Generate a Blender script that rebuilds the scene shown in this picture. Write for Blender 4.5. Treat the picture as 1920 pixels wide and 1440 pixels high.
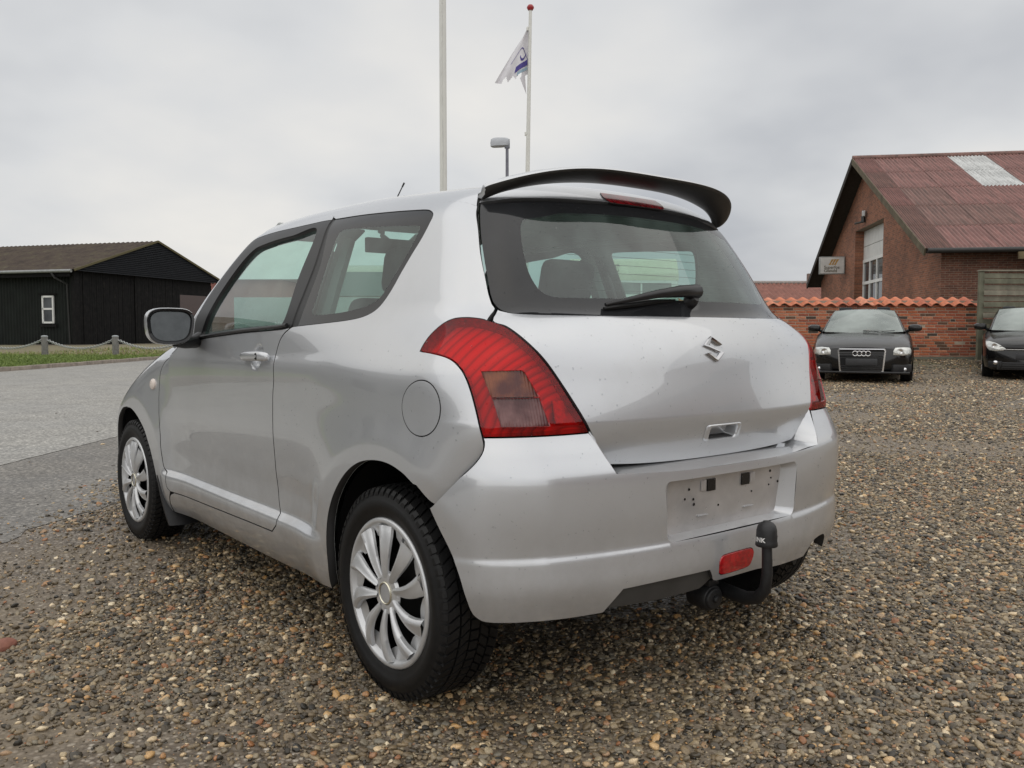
import bpy, bmesh, math, random
import numpy as np
from mathutils import Vector, Matrix
from mathutils.bvhtree import BVHTree
from mathutils.geometry import delaunay_2d_cdt

for _o in list(bpy.data.objects):
    bpy.data.objects.remove(_o)
SC = bpy.context.scene
COL = SC.collection
RNG = np.random.default_rng(7)
random.seed(7)
PI = math.pi

# ------------------------------------------------------------------ camera
CAM_LOC = np.array([-2.0348, -2.0422, 1.0080])
YAW, PITCH = 0.68230, -0.05908
FWD = np.array([math.sin(YAW) * math.cos(PITCH), math.cos(YAW) * math.cos(PITCH), math.sin(PITCH)])
RGT = np.array([math.cos(YAW), -math.sin(YAW), 0.0])
UPV = np.cross(RGT, FWD)
cam_data = bpy.data.cameras.new('camera')
cam_data.sensor_width = 36.0
cam_data.lens = 36.0 * 1620.24 / 1920.0
cam_data.clip_start = 0.05
cam_data.clip_end = 3000.0
cam = bpy.data.objects.new('camera', cam_data)
COL.objects.link(cam)
cam.matrix_world = Matrix(((RGT[0], UPV[0], -FWD[0], CAM_LOC[0]),
                           (RGT[1], UPV[1], -FWD[1], CAM_LOC[1]),
                           (RGT[2], UPV[2], -FWD[2], CAM_LOC[2]), (0, 0, 0, 1)))
SC.camera = cam

# ------------------------------------------------------------------ sky, sun, exposure
SUN_EL, SUN_AZ = math.radians(58), math.radians(215)      # azimuth from +Y towards +X
world = bpy.data.worlds.new('World')
SC.world = world
world.use_nodes = True
nt = world.node_tree
nt.nodes.clear()
def wn(t, **k):
    n = nt.nodes.new(t)
    for a, b in k.items():
        setattr(n, a, b)
    return n
w_out = wn('ShaderNodeOutputWorld')
w_bg = wn('ShaderNodeBackground')
w_sky = wn('ShaderNodeTexSky', sky_type='NISHITA', sun_disc=False, sun_elevation=SUN_EL, sun_rotation=SUN_AZ,
           air_density=1.0, dust_density=4.0, ozone_density=1.0)
w_tc = wn('ShaderNodeTexCoord')
w_sep = wn('ShaderNodeSeparateXYZ')
w_abs = wn('ShaderNodeMath', operation='ABSOLUTE')
w_add = wn('ShaderNodeMath', operation='ADD')
w_add.inputs[1].default_value = 0.30
w_cmb = wn('ShaderNodeCombineXYZ')
w_dx = wn('ShaderNodeMath', operation='DIVIDE')
w_dy = wn('ShaderNodeMath', operation='DIVIDE')
L = nt.links.new
L(w_tc.outputs['Generated'], w_sep.inputs[0])
L(w_sep.outputs['Z'], w_abs.inputs[0]); L(w_abs.outputs[0], w_add.inputs[0])
L(w_sep.outputs['X'], w_dx.inputs[0]); L(w_add.outputs[0], w_dx.inputs[1])
L(w_sep.outputs['Y'], w_dy.inputs[0]); L(w_add.outputs[0], w_dy.inputs[1])
L(w_dx.outputs[0], w_cmb.inputs['X']); L(w_dy.outputs[0], w_cmb.inputs['Y']); w_cmb.inputs['Z'].default_value = 2.6
w_n1 = wn('ShaderNodeTexNoise'); w_n1.inputs['Scale'].default_value = 0.85; w_n1.inputs['Detail'].default_value = 5.0; w_n1.inputs['Roughness'].default_value = 0.48
w_n2 = wn('ShaderNodeTexNoise'); w_n2.inputs['Scale'].default_value = 0.33; w_n2.inputs['Detail'].default_value = 2.0
L(w_cmb.outputs[0], w_n1.inputs['Vector']); L(w_cmb.outputs[0], w_n2.inputs['Vector'])
w_mix = wn('ShaderNodeMix', data_type='FLOAT'); w_mix.inputs[0].default_value = 0.45
L(w_n1.outputs[0], w_mix.inputs[2]); L(w_n2.outputs[0], w_mix.inputs[3])
w_rmp = wn('ShaderNodeValToRGB')
w_rmp.color_ramp.elements[0].position = 0.41; w_rmp.color_ramp.elements[0].color = (0.490, 0.507, 0.540, 1)
w_rmp.color_ramp.elements[1].position = 0.585; w_rmp.color_ramp.elements[1].color = (0.905, 0.878, 0.830, 1)
e = w_rmp.color_ramp.elements.new(0.50); e.color = (0.725, 0.732, 0.738, 1)
L(w_mix.outputs[0], w_rmp.inputs[0])
w_scale = wn('ShaderNodeMix', data_type='RGBA', blend_type='MULTIPLY'); w_scale.inputs[0].default_value = 1.0
w_scale.inputs[7].default_value = (0.10, 0.10, 0.10, 1)     # Nishita strength
L(w_sky.outputs[0], w_scale.inputs[6])
w_fin = wn('ShaderNodeMix', data_type='RGBA'); w_fin.inputs[0].default_value = 0.93    # cloud cover
L(w_scale.outputs[2], w_fin.inputs[6]); L(w_rmp.outputs[0], w_fin.inputs[7])
L(w_fin.outputs[2], w_bg.inputs['Color'])
w_bg.inputs['Strength'].default_value = 1.0
L(w_bg.outputs[0], w_out.inputs[0])

sun_data = bpy.data.lights.new('sun', 'SUN')
sun_data.energy = 1.5
sun_data.angle = math.radians(140)
sun_data.color = (1.0, 0.97, 0.93)
sun = bpy.data.objects.new('sun', sun_data)
COL.objects.link(sun)
sdir = Vector((math.sin(SUN_AZ) * math.cos(SUN_EL), math.cos(SUN_AZ) * math.cos(SUN_EL), math.sin(SUN_EL)))
sun.rotation_euler = sdir.to_track_quat('Z', 'Y').to_euler()
sun.location = (0, 0, 30)

SC.view_settings.view_transform = 'Standard'
SC.view_settings.look = 'None'
SC.view_settings.gamma = 1.0
SC.view_settings.exposure = 0.0
SC.render.engine = 'CYCLES'
SC.cycles.max_bounces = 10
SC.cycles.transparent_max_bounces = 16
SC.cycles.use_denoising = True
# ================================================================== helpers
def V(lat, dep, z=0.0):
    """ground frame of the place: lat metres right and dep metres ahead of where the photographer stands"""
    s, c = math.sin(YAW), math.cos(YAW)
    return np.array([CAM_LOC[0] + lat * c + dep * s, CAM_LOC[1] - lat * s + dep * c, z])
def vdir(lat, dep):
    s, c = math.sin(YAW), math.cos(YAW)
    return np.array([lat * c + dep * s, -lat * s + dep * c, 0.0])
def tag(o, label=None, cat=None, group=None, kind=None):
    if label: o['label'] = label
    if cat: o['category'] = cat
    if group: o['group'] = group
    if kind: o['kind'] = kind
    return o
def empty(name, loc=(0, 0, 0), rz=0.0):
    o = bpy.data.objects.new(name, None)
    o.empty_display_size = 0.1
    COL.objects.link(o)
    o.location = loc
    o.rotation_euler = (0, 0, rz)
    return o
def link(name, me, parent=None):
    o = bpy.data.objects.new(name, me)
    COL.objects.link(o)
    if parent is not None:
        o.parent = parent
    return o
def as_list(m):
    return m if isinstance(m, (list, tuple)) else [m]
def raw(name, verts, faces, mats, parent=None, smooth=False, fmat=None, normals=None, as_mesh=False):
    me = bpy.data.meshes.new(name)
    me.from_pydata([tuple(map(float, v)) for v in verts], [], [tuple(map(int, f)) for f in faces])
    for m in as_list(mats):
        me.materials.append(m)
    if fmat is not None:
        me.polygons.foreach_set('material_index', np.asarray(fmat, dtype=np.int32))
    if smooth:
        me.polygons.foreach_set('use_smooth', np.ones(len(me.polygons), dtype=bool))
    me.update()
    if normals is not None:
        me.normals_split_custom_set_from_vertices([tuple(map(float, n)) for n in normals])
    if as_mesh:
        return me
    return link(name, me, parent)
class MB:
    """collects simple solids in one mesh"""
    def __init__(s):
        s.v, s.f, s.m = [], [], []
    def add(s, verts, faces, mi=0):
        o = len(s.v)
        s.v += [tuple(map(float, p)) for p in verts]
        s.f += [tuple(i + o for i in f) for f in faces]
        s.m += [mi] * len(faces)
        return s
    def box(s, c, d, mi=0, rot=None):
        hx, hy, hz = d[0] / 2, d[1] / 2, d[2] / 2
        P = [np.array((sx * hx, sy * hy, sz * hz)) for sx in (-1, 1) for sy in (-1, 1) for sz in (-1, 1)]
        if rot is not None:
            P = [np.array(rot @ Vector(p)) for p in P]
        P = [p + np.asarray(c, float) for p in P]
        return s.add(P, [(0, 1, 3, 2), (4, 6, 7, 5), (0, 4, 5, 1), (2, 3, 7, 6), (0, 2, 6, 4), (1, 5, 7, 3)], mi)
    def prism(s, poly, a, b, mi=0, cap=True):
        """poly: list of 3d points (ring), extruded by vector b-a ; a,b offsets"""
        n = len(poly); a = np.asarray(a, float); b = np.asarray(b, float)
        P = [np.asarray(p, float) + a for p in poly] + [np.asarray(p, float) + b for p in poly]
        F = [(i, (i + 1) % n, n + (i + 1) % n, n + i) for i in range(n)]
        if cap:
            F += [tuple(range(n - 1, -1, -1)), tuple(range(n, 2 * n))]
        return s.add(P, F, mi)
    def tube(s, pts, r, seg=8, mi=0, cap=True):
        pts = [np.asarray(p, float) for p in pts]; n = len(pts)
        rr = r if hasattr(r, '__len__') else [r] * n
        ref = None; V_, F = [], []
        for i in range(n):
            t = pts[min(i + 1, n - 1)] - pts[max(i - 1, 0)]
            t = t / (np.linalg.norm(t) + 1e-12)
            if ref is None:
                ref = np.array([0, 0, 1.0]) if abs(t[2]) < .9 else np.array([1.0, 0, 0])
            a = np.cross(t, ref); a /= np.linalg.norm(a) + 1e-12
            b = np.cross(a, t); ref = b
            for k in range(seg):
                q = 2 * PI * k / seg
                V_.append(pts[i] + rr[i] * (math.cos(q) * a + math.sin(q) * b))
        for i in range(n - 1):
            for k in range(seg):
                F.append((i * seg + k, i * seg + (k + 1) % seg, (i + 1) * seg + (k + 1) % seg, (i + 1) * seg + k))
        if cap:
            F.append(tuple(range(seg - 1, -1, -1))); F.append(tuple((n - 1) * seg + k for k in range(seg)))
        return s.add(V_, F, mi)
    def lathe(s, prof, o=(0, 0, 0), axis='z', seg=32, mi=0, closed=False):
        """prof: (r, h) pairs"""
        n = len(prof); V_, F = [], []
        for k in range(seg):
            q = 2 * PI * k / seg; c, d = math.cos(q), math.sin(q)
            for r, h in prof:
                p = {'z': (r * c, r * d, h), 'x': (h, r * c, r * d), 'y': (r * d, h, r * c)}[axis]
                V_.append(np.array(p) + np.asarray(o, float))
        for k in range(seg):
            k2 = (k + 1) % seg
            for i in range(n if closed else n - 1):
                j = (i + 1) % n
                F.append((k * n + i, k2 * n + i, k2 * n + j, k * n + j))
        return s.add(V_, F, mi)
    def build(s, name, mats, parent=None, smooth=False, bevel=0.0, loc=None, as_mesh=False, segs=2):
        me = bpy.data.meshes.new(name)
        me.from_pydata(s.v, [], s.f)
        for m in as_list(mats):
            me.materials.append(m)
        me.polygons.foreach_set('material_index', np.asarray(s.m, dtype=np.int32))
        bm = bmesh.new(); bm.from_mesh(me)
        if bevel > 0:
            bmesh.ops.remove_doubles(bm, verts=bm.verts, dist=1e-5)
        bmesh.ops.recalc_face_normals(bm, faces=bm.faces)
        if bevel > 0:
            ed = [e_ for e_ in bm.edges if len(e_.link_faces) == 2 and e_.calc_face_angle(0) > 0.6]
            bmesh.ops.bevel(bm, geom=ed, offset=bevel, segments=segs, affect='EDGES', profile=0.5, clamp_overlap=True)
        for f in bm.faces:
            f.smooth = smooth or bevel > 0
        if smooth or bevel > 0:
            for e_ in bm.edges:
                if len(e_.link_faces) == 2 and e_.calc_face_angle(0) > 0.75:
                    e_.smooth = False
        bm.to_mesh(me); bm.free(); me.update()
        if as_mesh:
            return me
        o = link(name, me, parent)
        if loc is not None:
            o.location = loc
        return o
def subsurf(o, lv=2):
    m = o.modifiers.new('subsurf', 'SUBSURF'); m.levels = lv; m.render_levels = lv
    return o
def copy_tree(o, parent=None):
    c = o.copy(); COL.objects.link(c); c.parent = parent
    for ch in list(o.children):
        copy_tree(ch, c)
    return c

# ------------------------------------------------------------------ materials
def srgb(r, g, b):
    f = lambda c: (c / 255 / 12.92) if c / 255 <= 0.04045 else ((c / 255 + 0.055) / 1.055) ** 2.4
    return (f(r), f(g), f(b))
class M:
    """small node-building helper around one Principled material"""
    def __init__(s, name, base=(.5, .5, .5), rough=.5, metal=0., spec=.5, coat=0., coat_rough=.03):
        s.m = bpy.data.materials.new(name); s.m.use_nodes = True
        s.t = s.m.node_tree; s.b = s.t.nodes['Principled BSDF']
        s.b.inputs['Base Color'].default_value = (*base, 1)
        s.b.inputs['Roughness'].default_value = rough
        s.b.inputs['Metallic'].default_value = metal
        s.b.inputs['Specular IOR Level'].default_value = spec
        s.b.inputs['Coat Weight'].default_value = coat
        s.b.inputs['Coat Roughness'].default_value = coat_rough
        s.base = base; s._co = None
    def n(s, t, **k):
        o = s.t.nodes.new(t)
        for a, b in k.items():
            if a == 'inp':
                for q, v in b.items():
                    o.inputs[q].default_value = v
            else:
                setattr(o, a, b)
        return o
    def l(s, a, b):
        s.t.links.new(a, b)
    def co(s, kind='Object'):
        if s._co is None:
            s._co = s.n('ShaderNodeTexCoord')
        return s._co.outputs[kind]
    def noise(s, scale=5., detail=4., rough=.55, co=None, dist=0., kind='Object'):
        o = s.n('ShaderNodeTexNoise', inp={'Scale': scale, 'Detail': detail, 'Roughness': rough, 'Distortion': dist})
        s.l(co if co is not None else s.co(kind), o.inputs['Vector'])
        return o.outputs['Fac']
    def voro(s, scale, feat='F1', co=None, rnd=1.):
        o = s.n('ShaderNodeTexVoronoi', feature=feat, inp={'Scale': scale, 'Randomness': rnd})
        s.l(co if co is not None else s.co(), o.inputs['Vector'])
        return o
    def ramp(s, fac, stops):
        o = s.n('ShaderNodeValToRGB'); r = o.color_ramp
        while len(r.elements) < len(stops):
            r.elements.new(.5)
        for e_, (p, c) in zip(r.elements, stops):
            e_.position = p
            e_.color = (*c, 1) if hasattr(c, '__len__') else (c, c, c, 1)
        s.l(fac, o.inputs[0])
        return o.outputs[0]
    def mix(s, fac, a, b, mode='MIX'):
        o = s.n('ShaderNodeMix', data_type='RGBA', blend_type=mode)
        for i, v in ((0, fac), (6, a), (7, b)):
            if hasattr(v, 'is_linked') or hasattr(v, 'links'):
                s.l(v, o.inputs[i])
            elif i == 0:
                o.inputs[0].default_value = v
            else:
                o.inputs[i].default_value = (*v, 1)
        return o.outputs[2]
    def math(s, op, a, b=0.):
        o = s.n('ShaderNodeMath', operation=op)
        for i, v in enumerate((a, b)):
            if hasattr(v, 'links'):
                s.l(v, o.inputs[i])
            else:
                o.inputs[i].default_value = v
        return o.outputs[0]
    def color(s, c):
        s.l(c, s.b.inputs['Base Color']); return s
    def rough(s, c):
        s.l(c, s.b.inputs['Roughness']); return s
    def bump(s, h, strength=.3, dist=.01, normal=None):
        o = s.n('ShaderNodeBump', inp={'Strength': strength, 'Distance': dist})
        s.l(h, o.inputs['Height'])
        if normal is not None:
            s.l(normal, o.inputs['Normal'])
        s.l(o.outputs[0], s.b.inputs['Normal'])
        return o.outputs[0]
    def var(s, scale=6., amt=.25, rough_amt=0., detail=5.):
        """gentle natural mottling of the base colour"""
        f = s.noise(scale, detail)
        lo = tuple(c * (1 - amt) for c in s.base); hi = tuple(min(1, c * (1 + amt)) for c in s.base)
        s.color(s.ramp(f, [(.3, lo), (.7, hi)]))
        if rough_amt:
            r = s.b.inputs['Roughness'].default_value
            s.rough(s.ramp(s.noise(scale * 1.7, 3), [(.3, max(.02, r - rough_amt)), (.7, min(1, r + rough_amt))]))
        return s
def plain(name, base, rough=.5, metal=0., var=.15, scale=8., coat=0., spec=.5, bump=0., bscale=60.):
    k = M(name, base, rough, metal, spec, coat)
    if var:
        k.var(scale, var)
    if bump:
        k.bump(k.noise(bscale, 4), bump, .004)
    return k.m
def glassy(name, tint, refl_rough=.0, dirt=.04, streak=.35, film=(.45, .46, .45), nscale=7., f0=.075, f1=.92):
    """thin sheet glass: tinted see-through plus mirror reflection by angle (same from both sides), a diffuse film for dirt, fog and painted sky sheen"""
    m = bpy.data.materials.new(name); m.use_nodes = True; t = m.node_tree; t.nodes.clear(); k = t.links.new
    N = t.nodes.new
    out = N('ShaderNodeOutputMaterial')
    tr = N('ShaderNodeBsdfTransparent'); tr.inputs[0].default_value = (*tint, 1)
    gl = N('ShaderNodeBsdfGlossy'); gl.inputs['Roughness'].default_value = refl_rough
    gl.inputs['Color'].default_value = (1, 1, 1, 1)
    ge = N('ShaderNodeNewGeometry'); dt = N('ShaderNodeVectorMath'); dt.operation = 'DOT_PRODUCT'
    k(ge.outputs['Incoming'], dt.inputs[0]); k(ge.outputs['Normal'], dt.inputs[1])
    def mt(op, a, b=None):
        o = N('ShaderNodeMath'); o.operation = op
        for i, v in enumerate((a, b)):
            if v is None: continue
            if hasattr(v, 'links'): k(v, o.inputs[i])
            else: o.inputs[i].default_value = v
        return o.outputs[0]
    c = mt('ABSOLUTE', dt.outputs['Value']); f5 = mt('POWER', mt('SUBTRACT', 1.0, c), 5.0)
    fr = mt('ADD', mt('MULTIPLY', f5, f1), f0)
    df = N('ShaderNodeBsdfDiffuse'); df.inputs[0].default_value = (*film, 1)
    mx0 = N('ShaderNodeMixShader'); mx = N('ShaderNodeMixShader')
    tc = N('ShaderNodeTexCoord'); nz = N('ShaderNodeTexNoise')
    nz.inputs['Scale'].default_value = nscale; nz.inputs['Detail'].default_value = 6.
    mp = N('ShaderNodeMapping'); mp.inputs['Scale'].default_value = (1, 1, streak)
    rp = N('ShaderNodeMapRange'); rp.inputs[1].default_value = .4; rp.inputs[2].default_value = .8
    rp.inputs[3].default_value = dirt * .5; rp.inputs[4].default_value = dirt * 2
    k(tc.outputs['Object'], mp.inputs[0]); k(mp.outputs[0], nz.inputs['Vector']); k(nz.outputs[0], rp.inputs[0])
    k(rp.outputs[0], mx0.inputs[0]); k(tr.outputs[0], mx0.inputs[1]); k(df.outputs[0], mx0.inputs[2])
    k(fr, mx.inputs[0]); k(mx0.outputs[0], mx.inputs[1]); k(gl.outputs[0], mx.inputs[2])
    k(mx.outputs[0], out.inputs[0])
    return m
# ================================================================== ground, road, gravel, grass
def sst(a, b, x):
    t = np.clip((x - a) / (b - a), 0, 1); return t * t * (3 - 2 * t)
def ground_h(lat, dep):
    """gentle rise of the yard towards the brick wall"""
    lat = np.asarray(lat, float); dep = np.asarray(dep, float)
    return .10 * sst(10, 16.5, dep) * sst(-1, 4, lat) + .30 * sst(16.8, 21, dep) * sst(-1, 4, lat)
def ground_material():
    k = M('gravel_ground', (.12, .10, .08), .8)
    co = k.co('Object')
    v = k.voro(62., co=co); v2 = k.voro(27., co=co); nz = k.noise(.55, 5, .6); n2 = k.noise(9., 5, .65); n3 = k.noise(90., 3, .7)
    stone = k.ramp(v.outputs['Color'], [(.0, (.05, .043, .036)), (.3, (.15, .125, .095)), (.55, (.26, .215, .165)), (.8, (.40, .35, .28)), (1., (.62, .57, .48))])
    dirt = k.ramp(n3, [(.3, (.070, .053, .037)), (.7, (.18, .141, .099))])
    edge = k.ramp(v.outputs['Distance'], [(.30, 0.), (.55, 1.)])
    c = k.mix(edge, stone, dirt)
    sandy = k.ramp(nz, [(.48, 0.), (.62, .75)])
    c = k.mix(sandy, c, k.ramp(n2, [(.3, (.165, .132, .092)), (.7, (.31, .255, .185))]))
    sp = k.n('ShaderNodeSeparateXYZ'); k.l(co, sp.inputs[0])
    # moss and weeds along the foot of the wall
    at = k.n('ShaderNodeAttribute', attribute_name='moss')
    mf = k.math('MULTIPLY', at.outputs['Fac'], k.ramp(k.noise(3., 5, .7), [(.40, 0.), (.58, 1.)]))
    c = k.mix(mf, c, k.ramp(n2, [(.3, (.030, .040, .014)), (.7, (.085, .095, .035))]))
    k.color(c)
    k.rough(k.ramp(nz, [(.42, .42), (.62, .85)]))
    h = k.math('ADD', k.math('MULTIPLY', k.math('SUBTRACT', .7, v.outputs['Distance']), .7), k.math('MULTIPLY', n2, .4))
    k.bump(h, .75, .012)
    return k.m
def frame_grid(lats, deps, zf):
    Lg, Dg = np.meshgrid(lats, deps)
    s, c = math.sin(YAW), math.cos(YAW)
    X = CAM_LOC[0] + Lg * c + Dg * s; Y = CAM_LOC[1] - Lg * s + Dg * c
    Z = zf(Lg, Dg)
    Vv = np.stack([X.ravel(), Y.ravel(), Z.ravel()], 1); nl, nd = len(lats), len(deps)
    F = [(j * nl + i, j * nl + i + 1, (j + 1) * nl + i + 1, (j + 1) * nl + i) for j in range(nd - 1) for i in range(nl - 1)]
    return Vv, F, Lg.ravel(), Dg.ravel()
lats = np.unique(np.concatenate([np.linspace(-1500, -60, 8), np.linspace(-60, 60, 81), np.linspace(60, 1500, 8)]))
deps = np.unique(np.concatenate([np.linspace(-1500, -40, 8), np.linspace(-40, 80, 121), np.linspace(80, 2500, 10)]))
gv, gf, gL, gD = frame_grid(lats, deps, lambda l, d: ground_h(l, d) - .02 * (l < -3))
ground = raw('ground', gv, gf, ground_material(), smooth=True); tag(ground, kind='structure')
at = ground.data.attributes.new('moss', 'FLOAT', 'POINT')
at.data.foreach_set('value', (sst(17.6, 19.5, gD) * sst(-2, 3, gL)).astype(np.float32))

# road and the older apron beside it (the apron frays into the gravel)
def asphalt_material(name, lo, hi, crack=True, frayed=False):
    k = M(name, lo, .75)
    n1 = k.noise(.5, 5, .6); n2 = k.noise(38., 3, .75); v = k.voro(55.)
    c = k.mix(.55, k.ramp(n1, [(.35, lo), (.65, hi)]), k.ramp(v.outputs['Color'], [(0., tuple(a * .45 for a in lo)), (.6, hi), (1., tuple(min(1, a * 2.2) for a in hi))]))
    c = k.mix(1., c, k.ramp(n2, [(.25, .35), (.5, 1.0), (.75, 1.75)]), 'MULTIPLY')
    st = k.ramp(k.noise(1.7, 6, .65), [(.45, 0.), (.7, .35)])
    c = k.mix(st, c, tuple(a * .55 for a in lo))
    k.color(c); k.rough(k.ramp(n1, [(.4, .5), (.65, .8)]))
    k.bump(k.math('ADD', n2, v.outputs['Distance']), .35, .006)
    return k.m
rd = np.unique(np.concatenate([np.linspace(-60, 120, 90)]))
rv, rf, rl, rdp = frame_grid(np.linspace(-13.25, -3.75, 20), rd, lambda l, d: 0 * l + .008)
# inner edge swings a little, outer edge follows the kerb
def kerb_lat(d):
    return -13.18 - .012 * np.maximum(0, d - 24) ** 1.55 * .55
s_, c_ = math.sin(YAW), math.cos(YAW)
t_ = (rl + 13.25) / 9.5
nl_ = kerb_lat(rdp) * (1 - t_) + (-3.86 + .05 * np.sin(rdp * .9)) * t_
rv[:, 0] = CAM_LOC[0] + nl_ * c_ + rdp * s_; rv[:, 1] = CAM_LOC[1] - nl_ * s_ + rdp * c_
road = raw('road', rv, rf, asphalt_material('worn_asphalt', (.225, .218, .20), (.325, .315, .29))); tag(road, kind='structure')
av_, af_ = [], []
dd = np.linspace(-8, 14, 170)
rs = np.random.default_rng(3)
fray = np.cumsum(rs.normal(0, .045, len(dd))); fray -= np.linspace(0, fray[-1], len(dd)); fray = fray * .7 + rs.normal(0, .045, len(dd))
for i, d in enumerate(dd):
    inn = -2.22 + .10 * math.sin(d * 1.3) + fray[i] + .30 * float(sst(6.5, 13, d)) * -2
    for j, t in enumerate((0, .35, .7, 1.)):
        l = (-3.90 + .05 * math.sin(d * .9)) * (1 - t) + inn * t
        av_.append(V(l, d, .0045 - .0015 * t))
    if i:
        for j in range(3):
            a = (i - 1) * 4 + j; af_.append((a, a + 1, a + 5, a + 4))
apron = raw('asphalt_apron', av_, af_, asphalt_material('dark_old_asphalt', (.105, .097, .086), (.20, .186, .165))); tag(apron, kind='structure')
# kerb of concrete lengths
M_KERB = M('kerb_concrete', (.26, .22, .185), .85).var(5., .3).m
for i in range(60):
    d0 = 8 + i * 1.05; d1 = d0 + 1.035
    a = V(kerb_lat(d0), d0); b = V(kerb_lat(d1), d1); w = vdir(-.17, 0)
    k = MB(); z = np.array((0, 0, .118 + .006 * math.sin(i * 2.1)))
    k.add([a, b, b + w, a + w, a + z, b + z, b + w + z, a + w + z], [(0, 1, 5, 4), (1, 2, 6, 5), (2, 3, 7, 6), (3, 0, 4, 7), (4, 5, 6, 7)])
    if i == 0:
        kerb = k.build('kerb', M_KERB, bevel=.012); tag(kerb, kind='structure')
    else:
        k.build('kerb_stone', M_KERB, kerb, bevel=.012)
# verge behind the kerb, and the weedy bank in front of the black shed
def verge_h(l, d):
    return .105 + .02 * np.sin(l * .7) * np.cos(d * .5) * sst(.5, 3, kerb_lat(d) - l) + .33 * sst(36.3, 39.4, d + .28 * (l + 20)) * sst(.6, 3.2, kerb_lat(d) - l)
vv, vf, vl, vd = frame_grid(np.linspace(-70, 0, 90), np.linspace(6, 90, 110), lambda l, d: verge_h(l, d))
u_ = (vl + 70) / 70
nl_ = -70 * (1 - u_) + (kerb_lat(vd) - .15) * u_
vv[:, 0] = CAM_LOC[0] + nl_ * c_ + vd * s_; vv[:, 1] = CAM_LOC[1] - nl_ * s_ + vd * c_
vv[:, 2] = verge_h(nl_, vd)
kk = M('verge_soil', (.07, .085, .03), .9)
nn = kk.noise(1.3, 6, .7); at2 = kk.n('ShaderNodeAttribute', attribute_name='weedy')
gcol = kk.ramp(kk.noise(22., 4, .7), [(.3, (.085, .125, .028)), (.7, (.19, .25, .065))])
wcol = kk.ramp(kk.noise(14., 5, .75), [(.3, (.12, .105, .055)), (.5, (.22, .19, .13)), (.7, (.15, .17, .07))])
kk.color(kk.mix(at2.outputs['Fac'], gcol, wcol)); kk.bump(kk.noise(40., 4), .6, .02)
verge = raw('verge', vv, vf, kk.m, smooth=True); tag(verge, kind='structure')
a2 = verge.data.attributes.new('weedy', 'FLOAT', 'POINT'); wd = sst(34.3, 36.0, vd + .28 * (nl_ + 18)); a2.data.foreach_set('value', wd.astype(np.float32))
# grass blades
def grass():
    r = np.random.default_rng(11); N = 26000
    d = r.uniform(21, 37.5, N); l = kerb_lat(d) - .16 - r.power(.7, N) * 11
    keep = (l > -.61 * d - 1.0); d, l = d[keep], l[keep]; N = len(d)
    weed = sst(34.3, 36.0, d + .28 * (l + 18))
    z = verge_h(l, d); h = r.uniform(.035, .085, N) * (1 + 1.4 * weed * r.random(N) ** 2); w = r.uniform(.012, .03, N)
    ang = r.uniform(0, 2 * PI, N); lean = r.normal(0, .5, (N, 2))
    x = CAM_LOC[0] + l * c_ + d * s_; y = CAM_LOC[1] - l * s_ + d * c_
    B = np.stack([x, y, z - .01], 1); t = np.stack([np.cos(ang), np.sin(ang), 0 * x], 1) * w[:, None]
    T = B + np.stack([lean[:, 0] * h, lean[:, 1] * h, h], 1)
    P = np.stack([B - t, B + t, T], 1).reshape(-1, 3)
    k = M('grass_blade', (.10, .15, .03), .7)
    i_ = k.n('ShaderNodeAttribute', attribute_name='tint')
    k.color(k.ramp(i_.outputs['Fac'], [(0., (.085, .13, .026)), (.45, (.175, .24, .055)), (.7, (.25, .30, .085)), (1., (.33, .27, .15))]))
    o = raw('grass', P, [(3 * i, 3 * i + 1, 3 * i + 2) for i in range(N)], k.m)
    tn = np.clip(r.uniform(0, .65, N) + weed * r.uniform(0, .8, N), 0, 1)
    o.data.attributes.new('tint', 'FLOAT', 'FACE').data.foreach_set('value', tn.astype(np.float32))
    tag(o, 'mown green grass verge between the kerb and the post-and-chain fence', 'grass', kind='stuff')
grass()

# ------------------------------------------------------------------ loose stones, instanced by geometry nodes
def pebble_material():
    k = M('wet_pebble', (.15, .12, .09), .38, 0, .5)
    oi = k.n('ShaderNodeObjectInfo')
    r = oi.outputs['Random']
    r2 = k.math('FRACT', k.math('MULTIPLY', r, 37.7))
    base = k.ramp(r, [(.0, (.026, .024, .021)), (.12, (.050, .045, .037)), (.24, (.10, .082, .058)), (.38, (.17, .137, .094)), (.50, (.26, .205, .135)), (.58, (.145, .14, .125)), (.68, (.37, .30, .20)), (.76, (.20, .19, .165)), (.84, (.47, .40, .285)), (.90, (.30, .135, .070)), (.94, (.55, .36, .17)), (1., (.78, .71, .57))])
    nz = k.noise(3., 4, .6, kind='Object')
    k.color(k.mix(.55, k.mix(1., base, (.98, .92, .80), 'MULTIPLY'), k.mix(1., base, k.ramp(nz, [(.3, (.36, .33, .28)), (.7, (1.5, 1.40, 1.22))]), 'MULTIPLY')))
    k.rough(k.ramp(r2, [(0., .16), (1., .55)]))
    return k.m
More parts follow.
